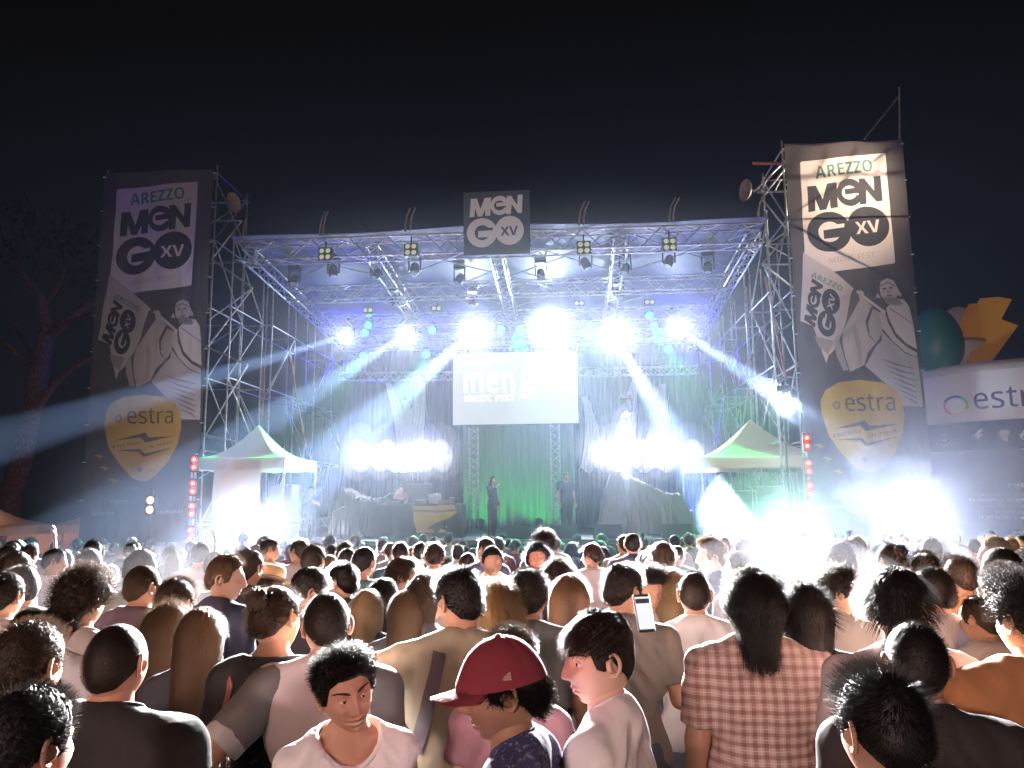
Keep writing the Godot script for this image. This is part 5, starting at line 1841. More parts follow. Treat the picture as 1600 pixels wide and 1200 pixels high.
func hair_mesh(style: String, few := false, under_hat := false) -> ArrayMesh:
	var key := style + str(few) + str(under_hat)
	if hair_cache.has(key): return hair_cache[key]
	var r := RandomNumberGenerator.new()
	r.seed = hash(style)
	var st: Array = STYLES[style]
	var g := Geo.new()
	var nu := 28 if few else 80
	var nv := 10 if few else 28
	var whorl := Vector3(0, 0.86, -0.5).normalized()
	for i in nv + 1:
		for k in nu + 1:
			var az := TAU * k / nu + PI
			var el := lerpf(PI / 2, hair_line(az), float(i) / nv)
			if under_hat: el = minf(el, 0.30)
			var d := ring_dir(az, el)
			var p := head_point(d)
			var edge := smoothstep(0.0, 0.22, 1.0 - float(i) / nv)
			var th: float = lerpf(st[1], st[0], smoothstep(0.1, 0.8, d.y))
			if d.z > 0: th = lerpf(th, st[2], d.z * smoothstep(0.2, 0.6, d.y))
			var lump := 1.0 + 0.28 * folds.get_noise_3d(d.x * 30, d.y * 30, d.z * 30 + hash(style) % 100) + 0.22 * folds.get_noise_3d(d.x * 70, d.y * 70, d.z * 70)
			g.v.append(p + p.normalized() * (0.0015 + th * edge * lump))
			g.n.append(Vector3.ZERO)
			g.uv.append(Vector2(float(k) / nu, float(i) / nv))
			g.c.append(Color.WHITE)
	for i in nv:
		for k in nu:
			var a := i * (nu + 1) + k
			var b := a + nu + 1
			g.idx.append_array([a, a + 1, b, a + 1, b + 1, b])
	g.smooth()
	var n: int = st[8]
	if few: n = n / 9
	var wide: float = st[9] * (2.6 if few else 1.0)
	for q in n:
		var az := r.randf() * TAU
		var el := asin(lerpf(sin(hair_line(az) + 0.05), 0.999, r.randf()))
		if under_hat: el = minf(el, r.randf_range(-0.5, 0.20))
		if el < hair_line(az): continue
		var d := ring_dir(az, el)
		var th: float = lerpf(st[1], st[0], smoothstep(0.1, 0.8, d.y))
		if d.z > 0: th = lerpf(th, st[2], d.z * smoothstep(0.2, 0.6, d.y))
		var edge := smoothstep(0.0, 0.3, el - hair_line(az))
		var nrm := head_point(d).normalized()
		var p := head_point(d) + nrm * th * edge * 0.85
		var flow := (d - whorl * d.dot(whorl) + Vector3(r.randf_range(-1, 1), r.randf_range(-1, 1), r.randf_range(-1, 1)) * 0.12).normalized()
		if style == "undercut" and d.y > 0.35:          # brushed forward into a fringe
			flow = (Vector3(0.15, -0.1, 1.0) - d * Vector3(0.15, -0.1, 1.0).dot(d) + Vector3(r.randf_range(-1, 1), 0, 0) * 0.2).normalized()
		var len: float = lerpf(st[4], st[3], smoothstep(0.1, 0.7, d.y)) * r.randf_range(0.6, 1.3)
		var rnd := Vector3(r.randf_range(-1, 1), r.randf_range(-1, 1), r.randf_range(-1, 1)) * 0.3
		var lift_: float = st[5] * (1.0 if st[7] > 0.4 else lerpf(0.25, 1.0, smoothstep(0.1, 0.85, d.y)))
		var dir: Vector3 = (nrm * lift_ + flow * (1.0 - lift_) + rnd * (0.6 if st[7] < 0.4 else 1.0)).normalized()
		var pts := PackedVector3Array([p])
		var ph := r.randf() * TAU
		var steps := 3 if few else (7 if st[7] > 0.4 else 4)
		for j in steps:
			dir = (dir + Vector3.DOWN * st[6] * 0.6 / steps * 2.0 + flow * 0.12).normalized()
			var sw := Vector3.ZERO
			if st[7] > 0.0:
				ph += 1.7
				sw = (nrm.cross(flow) * cos(ph) + nrm * sin(ph) * 0.7) * st[7] * 0.012
			p += dir * len / steps
			pts.append(p + sw)
		strand(g, pts, wide, nrm)
	if FALL.has(style):
		var L: float = FALL[style]
		var cols := 20 if few else 44
		var rows_n := 8 if few else 16
		var lock := func(az: float, t: float, lift: float) -> Vector3:
			var side := absf(wrapf(az, -PI, PI))
			var d := ring_dir(az, -0.02)
			var p := head_point(d) * 1.0
			p += Vector3(d.x, 0, d.z).normalized() * (st[1] * 0.9 + lift)
			var y := 0.02 - t * (L + 0.10)
			p.y = y
			var pin := smoothstep(0.0, 0.5, t)
			p.x *= 1.0 - 0.12 * pin * (-0.8 if style == "ringlet" else (2.6 if style == "mane" else 1.0))
			if p.z < 0: p.z -= 0.03 * pin
			else: p.z -= 0.02 * pin
			return p
		var curl: float = st[7]
		var first := g.v.size()
		for i in rows_n + 1:
			var t := float(i) / rows_n
			for k in cols + 1:
				var az := lerpf(1.22, TAU - 1.22, float(k) / cols)
				var wob := 0.006 * sin(k * 2.1 + i * 0.3) + curl * 0.012 * sin(k * 1.7 + i * 1.9)
				var p: Vector3 = lock.call(az, t * (0.95 + 0.1 * sin(k * 1.3)), wob)
				g.v.append(p)
				g.n.append(Vector3.ZERO)
				g.uv.append(Vector2.ZERO)
				g.c.append(Color.WHITE)
		for i in rows_n:
			for k in cols:
				var a := first + i * (cols + 1) + k
				var b := a + cols + 1
				g.idx.append_array([a, a + 1, b, a + 1, b + 1, b])
		g.smooth(first)
		var nl := 130 if few else 1500
		for q in nl:
			var az := lerpf(1.15, TAU - 1.15, r.randf())
			var el0 := r.randf_range(0.0, 1.2)
			var pts := PackedVector3Array()
			var dd := ring_dir(az, el0)
			var lift := r.randf_range(0.0, 0.014 + curl * 0.02)
			pts.append(head_point(dd) + head_point(dd).normalized() * (st[1] + lift * 0.5))
			dd = ring_dir(az, el0 * 0.5)
			pts.append(head_point(dd) + head_point(dd).normalized() * (st[1] * 1.1 + lift * 0.7))
			var ph := r.randf() * TAU
			var end := r.randf_range(0.75, 1.08)
			var steps := 5 if few else (12 if curl > 0.3 else 7)
			for j in steps:
				var t := float(j) / (steps - 1) * end
				ph += 1.25
				pts.append(lock.call(az + 0.05 * sin(ph) * curl, t, lift + curl * 0.014 * sin(ph)))
			strand(g, pts, wide * 1.5, Vector3(dd.x, 0.1, dd.z).normalized())
	if style == "bun":
		var first := g.v.size()
		var c := Vector3(0, 0.075, -0.10)
		for i in 13:
			for k in 21:
				var d := ring_dir(TAU * k / 20, PI / 2 - PI * i / 12.0)
				var rr := 0.042 * (1.0 + 0.14 * sin(k * 1.9 + i * 1.3) + 0.1 * folds.get_noise_3d(d.x * 60, d.y * 60, d.z * 60))
				g.v.append(c + d * rr)
				g.n.append(Vector3.ZERO)
				g.uv.append(Vector2.ZERO)
				g.c.append(Color(1, 1, 1))
		for i in 12:
			for k in 20:
				var a := first + i * 21 + k
				var b := a + 21
				g.idx.append_array([a, a + 1, b, a + 1, b + 1, b])
		g.smooth(first)
		for q in 120:
			var d := Vector3(r.randf_range(-1, 1), r.randf_range(-1, 1), r.randf_range(-1, 1)).normalized()
			var p := c + d * 0.04
			strand(g, [p, p + d * 0.02 + d.cross(Vector3.UP) * 0.02, p + d * 0.02 + d.cross(Vector3.UP) * 0.045], wide, d)
	var m := g.mesh()
	hair_cache[key] = m
	return m
# ---------------------------------------------------------------- the crowd
const SKIN := [[0.50, 0.29, 0.20], [0.42, 0.23, 0.155], [0.33, 0.17, 0.11], [0.56, 0.35, 0.26]]
const HAIR := {"black": [0.014, 0.011, 0.010], "dark": [0.028, 0.019, 0.014], "brown": [0.060, 0.036, 0.022], "light": [0.14, 0.085, 0.048], "blond": [0.30, 0.20, 0.10], "grey": [0.22, 0.20, 0.19]}
var bodies := {}
var cloth_normal: NoiseTexture2D
var hair_grain: NoiseTexture2D
var fabrics := {}

func skin_mat(k: int) -> StandardMaterial3D:
	var key := "skin%d" % k
	if not mats.has(key):
		var m := StandardMaterial3D.new()
		m.albedo_color = lin(SKIN[k][0], SKIN[k][1], SKIN[k][2])
		m.vertex_color_use_as_albedo = true
		m.roughness = 0.58
		m.metallic_specular = 0.4
		m.normal_enabled = true
		m.normal_scale = 0.25
		m.normal_texture = cloth_normal
		m.uv1_triplanar = true
		m.uv1_scale = Vector3.ONE * 9.0
		mats[key] = m
	return mats[key]

func hair_mat(k: String) -> StandardMaterial3D:
	var key := "hair" + k
	if not mats.has(key):
		var m := StandardMaterial3D.new()
		m.albedo_color = lin(HAIR[k][0], HAIR[k][1], HAIR[k][2])
		m.albedo_texture = hair_grain
		m.roughness = 0.5
		m.metallic_specular = 0.4
		m.normal_enabled = true
		m.normal_scale = 0.8
		m.normal_texture = cloth_normal
		m.uv1_triplanar = true
		m.uv1_scale = Vector3.ONE * 14.0
		m.backlight_enabled = true
		m.backlight = Color(0.7, 0.7, 0.7)
		mats[key] = m
	return mats[key]

func fabric(spec: Variant) -> StandardMaterial3D:        # a colour [r, g, b], or the name of a pattern
	var key := str(spec)
	if fabrics.has(key): return fabrics[key]
	var m := StandardMaterial3D.new()
	m.roughness = 0.88
	m.rim_enabled = true
	m.rim = 0.05
	m.normal_enabled = true
	m.normal_scale = 0.14
	m.normal_texture = cloth_normal
	m.uv1_triplanar = true
	m.uv1_scale = Vector3.ONE * 3.0
	if spec is Array:
		m.albedo_color = lin(spec[0], spec[1], spec[2])
	else:
		var im := Image.create(256, 256, false, Image.FORMAT_RGB8)
		if spec == "plaid":
			im.fill(lin(0.46, 0.34, 0.30))
			for k in 8:
				im.fill_rect(Rect2i(k * 32, 0, 13, 256), lin(0.30, 0.17, 0.145))
				im.fill_rect(Rect2i(k * 32 + 20, 0, 3, 256), lin(0.56, 0.46, 0.42))
			for k in 8:
				for x in 256:
					for y in range(k * 32, k * 32 + 12):
						var c := im.get_pixel(x, y)
						im.set_pixel(x, y, Color(c.r * 0.80, c.g * 0.74, c.b * 0.74))
				im.fill_rect(Rect2i(0, k * 32 + 21, 256, 2), lin(0.55, 0.45, 0.41))
			m.uv1_scale = Vector3.ONE * 3.2
		elif spec == "stripes":
			im.fill(lin(0.58, 0.46, 0.44))
			for k in 8: im.fill_rect(Rect2i(k * 32, 0, 17, 256), lin(0.02, 0.022, 0.05))
			m.uv1_scale = Vector3.ONE * 2.6
		elif spec == "flowers":
			im.fill(lin(0.045, 0.04, 0.11))
			var r := RandomNumberGenerator.new()
			r.seed = 5
			for k in 260:
				im.fill_rect(Rect2i(r.randi() % 250, r.randi() % 250, 3 + r.randi() % 9, 2 + r.randi() % 7), [lin(0.3, 0.3, 0.42), lin(0.12, 0.10, 0.25), lin(0.02, 0.02, 0.05)][k % 3])
			m.uv1_scale = Vector3.ONE * 5.0
		elif spec == "weave":
			im.fill(lin(0.10, 0.10, 0.105))
			for k in 900: im.fill_rect(Rect2i((k * 37) % 256, (k * 91) % 256, 3, 1), lin(0.16, 0.155, 0.16))
			m.uv1_scale = Vector3.ONE * 4.0
		elif spec == "mesh jersey":
			im.fill(lin(0.62, 0.55, 0.52))
			for k in 32:
				for j in 32: im.fill_rect(Rect2i(k * 8, j * 8, 3, 3), lin(0.45, 0.40, 0.38))
			m.uv1_scale = Vector3.ONE * 4.0
		m.albedo_texture = ImageTexture.create_from_image(im)
	fabrics[key] = m
	return m

func person_at(base: Vector3, height: float, turn: float, look: Array, spec: Dictionary) -> Node3D:
	# look: head yaw (to the right), pitch (down), roll in degrees
	var t := thing("person", spec.label, "person", base, PI - deg_to_rad(turn), spec.get("group", ""))
	var s := height / 1.765
	t.scale = Vector3.ONE * s
	var pose: Dictionary = bodies[spec.get("pose", "down")]
	var hb := Basis.from_euler(Vector3(deg_to_rad(look[1]), -deg_to_rad(look[0]), deg_to_rad(look[2])))
	var ht := Transform3D(hb, Vector3(0, 1.550, -0.002) + hb * Vector3(0, 0.085, 0.012))
	var body := Geo.new()
	merge(body, pose.body, Transform3D())
	merge(body, head_geo(spec.get("fine", 1), spec.get("stubble", 0.0), spec.get("fade", 0.0), spec.get("smile", 0.0)), ht)
	put(t, "body", body.mesh(), skin_mat(spec.get("skin", 0)))
	var sh := put(t, "shirt", pose.shirt, fabric(spec.get("shirt", [0.03, 0.03, 0.035])))
	if pose.get("collar") != null and spec.get("fine", 1) > 0: put(sh, "collar", pose.collar, fabric(spec.get("shirt", [0.03, 0.03, 0.035])))
	put(t, "trousers", pose.trousers, fabric(spec.get("trousers", [0.035, 0.04, 0.055])))
	if spec.get("hair", "") != "":
		put(t, "hair", hair_mesh(spec.hair, spec.get("fine", 1) == 0, spec.has("hat")), hair_mat(spec.get("tone", "dark")), ht)
	if spec.has("hat"):
		hat(t, spec.hat, ht)
	if spec.get("fine", 1) == 2: face(t, ht, spec)
	return t

func face(t: Node3D, ht: Transform3D, spec: Dictionary) -> void:
	var eye := Geo.new()
	var prof := PackedVector2Array()
	for k in 13:
		var an := (k / 12.0 - 0.5) * PI
		prof.append(Vector2(0.0118 * cos(an), 0.0118 * sin(an)))
	eye.lathe(prof, 20)
	var iris := Geo.new()
	iris.lathe([Vector2(0.0060, 0.0103), Vector2(0.0035, 0.0115), Vector2(0.0, 0.0120)], 16, Vector3.ZERO, Basis(Vector3.RIGHT, PI / 2))
	var lid := Geo.new()                          # upper lid: part of a slightly larger ball
	var lp := PackedVector2Array()
	for k in 7:
		var an := lerpf(0.16, PI / 2, k / 6.0)
		lp.append(Vector2(0.0128 * cos(an), 0.0128 * sin(an)))
	lid.lathe(lp, 20)
	var low := Geo.new()
	var lq := PackedVector2Array()
	for k in 7:
		var an := lerpf(-PI / 2, -0.42, k / 6.0)
		lq.append(Vector2(0.0126 * cos(an), 0.0126 * sin(an)))
	low.lathe(lq, 20)
	for g in [lid, low]:
		for k in g.v.size(): g.c.append(Color.WHITE)
	if spec.get("smile", 0.0) > 0.0:                # teeth between the parted lips
		var tg := Geo.new()
		var up := PackedVector3Array()
		var dn := PackedVector3Array()
		for k in 17:
			var x := lerpf(-0.027, 0.027, k / 16.0)
			var my := -0.064 + 0.16 * absf(x)
			for e in 2:
				var y := my + (0.0046 if e == 0 else -0.0048 * (1.0 - pow(x / 0.028, 2.0)))
				var d := Vector3(x / 0.079, y / 0.116, 0)
				d.z = sqrt(1.0 - d.x * d.x - d.y * d.y)
				var q := head_point(d, 1.0)
				q.x = x
				q.y = y
				q.z += 0.0105
				if e == 0: up.append(q)
				else: dn.append(q)
		tg.grid([dn, up])
		tg.smooth()
		put(t, "teeth", tg.mesh(), paint(0.72, 0.70, 0.66, 0.25), ht)
	for s in [-1.0, 1.0]:
		var p := Vector3(s * 0.031, 0.0095, 0.0695)
		var gaze := Basis(Vector3.UP, deg_to_rad(spec.get("gaze", 0.0)))
		var e := put(t, "eye", eye.mesh(), paint(0.62, 0.58, 0.56, 0.25), ht * Transform3D(gaze, p))
		put(e, "iris", iris.mesh(), paint(0.02, 0.012, 0.008, 0.2))
		put(t, "eyelid", lid.mesh(), skin_mat(spec.get("skin", 0)), ht * Transform3D(Basis(Vector3.RIGHT, -0.20 + 0.12 * spec.get("smile", 0.0)), p))
		put(t, "eyelid", low.mesh(), skin_mat(spec.get("skin", 0)), ht * Transform3D(Basis(), p))
		var b := Geo.new()
		var r := RandomNumberGenerator.new()
		r.seed = 77
		for k in 130:
			var u := r.randf()
			var x: float = s * lerpf(0.011, 0.050, u)
			var y := 0.0315 + 0.006 * sin(u * PI * 0.8) + r.randf_range(-0.003, 0.003) * (1.2 - u)
			var d := Vector3(x / 0.077, y / 0.118, 0)
			d.z = sqrt(maxf(0.01, 1.0 - d.x * d.x - d.y * d.y))
			var q := head_point(d)
			q.z += 0.001
			strand(b, [q, q + Vector3(s * 0.006, 0.002, -0.001 - 0.003 * u), q + Vector3(s * 0.011, 0.001 - 0.003 * u, -0.003 - 0.006 * u)], 0.0007, Vector3(0, 0.2, 1))
		put(t, "eyebrow", b.mesh(), hair_mat("black"), ht)

func hat(t: Node3D, kind: String, ht: Transform3D) -> void:
	var g := Geo.new()
	if kind == "cap":
		for i in 15:                              # crown in six panels
			for k in 61:
				var az := TAU * k / 60.0
				var el := lerpf(PI / 2, 0.20 - 0.05 * cos(az), i / 14.0)
				var d := ring_dir(az, el)
				var seam := 1.0 - 0.02 * pow(absf(cos(az * 3.0)), 24.0)
				var p := head_point(d) + head_point(d).normalized() * 0.022
				p.y += 0.006 * smoothstep(0.2, 1.0, d.y)
				p.z += 0.012 * maxf(0, d.z) * d.y
				g.v.append(p * seam)
				g.n.append(Vector3.ZERO)
				g.uv.append(Vector2.ZERO)
		for i in 14:
			for k in 60:
				var a := i * 61 + k
				g.idx.append_array([a, a + 1, a + 61, a + 1, a + 62, a + 61])
		g.smooth()
		var red := fabric([0.20, 0.022, 0.035])
		var c := put(t, "cap", g.mesh(), red, ht)
		var b := Geo.new()
		var up := []
		var dn := []
		for i in 9:
			var ru := PackedVector3Array()
			var rd := PackedVector3Array()
			for k in 25:
				var az := lerpf(-1.15, 1.15, k / 24.0)
				var base := head_point(ring_dir(az, 0.2)) * 1.10
				var reach := 0.078 * cos(az * 0.95) * i / 8.0
				var p := base + Vector3(sin(az) * 0.25, -0.10 - 0.35 * absf(sin(az)) * 0.4, 1.0) * reach
				p.y -= 0.010 * pow(absf(sin(az)), 2.0) * i / 8.0 + 0.002
				ru.append(p)
				rd.append(p - Vector3(0, 0.005, 0))
			up.append(ru)
			dn.append(rd)
		b.grid(up)
		dn.reverse()
		b.grid(dn)
		b.smooth()
		put(c, "peak", b.mesh(), red)
		var e := Geo.new()
		e.lathe([Vector2(0.009, 0.0), Vector2(0.008, 0.004), Vector2(0.0, 0.006)], 12, Vector3(0, 0.1435, -0.004))
		put(c, "button", e.mesh(), red)
		var flag := Geo.new()                     # small embroidered flag on the side
		var sd := ring_dir(1.62, 0.42)
		var fp := (head_point(sd) + head_point(sd).normalized() * 0.022) * 1.012
		var bx := Vector3(0.12, 0, -1).normalized()
		var by := Vector3(-0.35, 1, 0).normalized()
		var q := func(u: float, w: float) -> Vector3: return fp + bx * u + by * w + Vector3(0.0025, 0.0005, 0)
		flag.quad(q.call(-0.012, -0.008), q.call(0.010, -0.009), q.call(0.010, -0.004), q.call(-0.011, -0.003))
		flag.quad(q.call(-0.010, -0.002), q.call(0.010, -0.003), q.call(0.010, 0.001), q.call(-0.007, 0.002))
		flag.quad(q.call(-0.005, 0.003), q.call(0.010, 0.002), q.call(0.010, 0.011), q.call(0.004, 0.009))
		put(c, "flag_patch", flag.mesh(), paint(0.38, 0.20, 0.17, 0.7))
	else:
		g.lathe([Vector2(0.165, 0.030), Vector2(0.150, 0.022), Vector2(0.108, 0.028), Vector2(0.102, 0.035), Vector2(0.098, 0.07), Vector2(0.092, 0.115), Vector2(0.080, 0.132), Vector2(0.045, 0.126), Vector2(0.0, 0.114)], 40)
		for i in g.v.size():                       # pinch and dip like a fedora
			var p := g.v[i]
			if p.y > 0.09: p.x *= 1.0 - 0.25 * maxf(0.0, p.z / 0.1) * (p.y - 0.09) / 0.04
			if p.y < 0.033: p.y += 0.016 * pow(absf(p.x) / 0.15, 2.0) - 0.012 * p.z / 0.15
			g.v[i] = p + Vector3(0, 0.012, -0.004)
		g.smooth()
		var c := put(t, "straw_hat", g.mesh(), fabric([0.52, 0.38, 0.25]), ht)
		var b := Geo.new()
		b.lathe([Vector2(0.1045, 0.047), Vector2(0.1015, 0.066)], 40)
		put(c, "ribbon", b.mesh(), paint(0.03, 0.025, 0.025, 0.7), Transform3D(Basis(), Vector3(0, 0.002, -0.004)))

var backs := {}

func on_back(pose: String, x: float, y: float, lift: float) -> Vector3:      # where the back of a shirt lies
	if not backs.has(pose):
		var a: Array = (bodies[pose].shirt as ArrayMesh).surface_get_arrays(0)
		backs[pose] = [a[Mesh.ARRAY_VERTEX], a[Mesh.ARRAY_NORMAL]]
	var v: PackedVector3Array = backs[pose][0]
	var n: PackedVector3Array = backs[pose][1]
	var best := 1e9
	var z := Vector3(x, y, -0.12)
	for i in v.size():
		if n[i].z > (0.1 if y < 1.40 else 0.35): continue
		var d := absf(v[i].x - x) + absf(v[i].y - y)
		if d < best:
			best = d
			z = Vector3(x, y, v[i].z) + n[i] * lift
	return z

func strap(t: Node3D, called: String, pose: String, pts: Array, w: float, m: Material, flatten := 0.011) -> void:   # a flat band laid on the back of a shirt
	var line := PackedVector3Array()
	for k in pts.size() - 1:
		for j in 5:
			var q: Vector2 = (pts[k] as Vector2).lerp(pts[k + 1], j / 5.0)
			line.append(Vector3(q.x, q.y, 0))
	line.append(Vector3(pts[-1].x, pts[-1].y, 0))
	var g := Geo.new()
	var rr := []
	for e in 3:
		rr.append(PackedVector3Array())
	for k in line.size():
		var tt := (line[mini(k + 1, line.size() - 1)] - line[maxi(k - 1, 0)]).normalized()
		var side := Vector3(-tt.y, tt.x, 0) * w * 0.5
		for e in 3:
			var q := line[k] + side * (e - 1.0)
			rr[e].append(on_back(pose, q.x, q.y, flatten))
	g.grid(rr)
	g.smooth()
	put(t, called, g.mesh(), m)

func poses() -> void:
	cloth_normal = noise_tex(0.08, 61, 256, Color.BLACK, Color.WHITE, true, 5.0)
	hair_grain = noise_tex(0.11, 62, 256, Color(0.62, 0.62, 0.62))
	folds = FastNoiseLite.new()
	folds.frequency = 0.5
	folds.seed = 9
	folds.fractal_octaves = 2
	hands = [hand_geo(false), hand_geo(true)]
	var dl := [Vector3(0.245, 1.15, -0.03), Vector3(0.26, 0.89, 0.06), Vector3(-0.245, 1.15, -0.03), Vector3(-0.26, 0.89, 0.06)]
	var c := 0.0098
	bodies["down"] = make_body([0.19, 1.0] + dl, c)
	bodies["broad"] = make_body([0.215, 1.14] + dl, c, 0.66, 0.088, 4.0)
	bodies["loose"] = make_body([0.205, 1.12] + dl, c, 0.80, 0.085, 8.0, 0.78)
	bodies["woman"] = make_body([0.162, 0.86, Vector3(0.205, 1.16, -0.03), Vector3(0.22, 0.90, 0.05), Vector3(-0.205, 1.16, -0.03), Vector3(-0.22, 0.90, 0.05)], c, 0.45, 0.10, 2.0)
	bodies["scoop"] = make_body([0.175, 0.95, Vector3(0.225, 1.16, -0.03), Vector3(0.24, 0.90, 0.05), Vector3(-0.225, 1.16, -0.03), Vector3(-0.24, 0.90, 0.05)], c, 0.72, 0.125, 6.0)
	bodies["akimbo"] = make_body([0.205, 1.06, Vector3(0.40, 1.20, -0.14), Vector3(0.21, 1.02, 0.02), Vector3(-0.25, 1.15, -0.03), Vector3(-0.26, 0.89, 0.06)], c, 0.10, 0.085, 3.0)
	bodies["reach"] = make_body([0.205, 1.10, Vector3(0.40, 1.37, 0.03), Vector3(0.46, 1.36, 0.27), Vector3(-0.25, 1.15, -0.03), Vector3(-0.26, 0.89, 0.06)], c, 1.45, 0.08, 5.0)
	bodies["phone"] = make_body([0.19, 1.0, Vector3(0.245, 1.15, 0.02), Vector3(0.13, 1.22, 0.26), Vector3(-0.25, 1.17, 0.04), Vector3(-0.10, 1.32, 0.27), 1], c, 0.62, 0.085, 1.0)
	bodies["raised"] = make_body([0.19, 1.0, Vector3(0.245, 1.15, -0.03), Vector3(0.26, 0.89, 0.06), Vector3(-0.34, 1.50, 0.12), Vector3(-0.26, 1.80, 0.20)], c, 0.55, 0.085, 7.0)
	bodies["tank"] = make_body([0.178, 0.94] + dl, c, 0.0, 0.112, 2.5)
	bodies["tall neck"] = make_body([0.168, 0.90] + dl, c, 0.66, 0.078, 9.0)
	bodies["microphone"] = make_body([0.162, 0.84, Vector3(0.21, 1.16, -0.02), Vector3(0.21, 0.92, 0.1), Vector3(-0.27, 1.23, 0.12), Vector3(-0.09, 1.45, 0.20), 1], 0.024, 1.9, 0.085, 2.0)
	bodies["mixing"] = make_body([0.19, 1.0, Vector3(0.25, 1.18, 0.10), Vector3(0.22, 1.08, 0.36), Vector3(-0.25, 1.18, 0.10), Vector3(-0.20, 1.08, 0.36)], 0.024, 0.6, 0.085, 2.0)
	bodies["far man"] = make_body([0.195, 1.0] + dl, 0.032)
	bodies["far woman"] = make_body([0.165, 0.86, Vector3(0.205, 1.16, -0.03), Vector3(0.22, 0.90, 0.05), Vector3(-0.205, 1.16, -0.03), Vector3(-0.22, 0.90, 0.05)], 0.032, 0.5, 0.10, 2.0)
	bodies["far raised"] = make_body([0.19, 1.0, Vector3(0.245, 1.15, -0.03), Vector3(0.26, 0.89, 0.06), Vector3(-0.30, 1.55, 0.12), Vector3(-0.26, 1.86, 0.18)], 0.032, 0.55, 0.085, 7.0)

var stood: Array[Vector3] = []

func seen(x: float, top: float, depth: float, turn: float, look: Array, label: String, spec: Dictionary) -> Node3D:
	# stand a person so that the crown of the head falls on that pixel at that distance
	var crown := at_depth(x, top, depth)
	var gy := ground_y(crown.z)
	var h := crown.y - gy
	if h < 1.45 or h > 2.0: print("height %.2f: %s" % [h, label])
	spec.label = label
	stood.append(crown)
	return person_at(Vector3(crown.x, gy, crown.z), h, turn, look, spec)

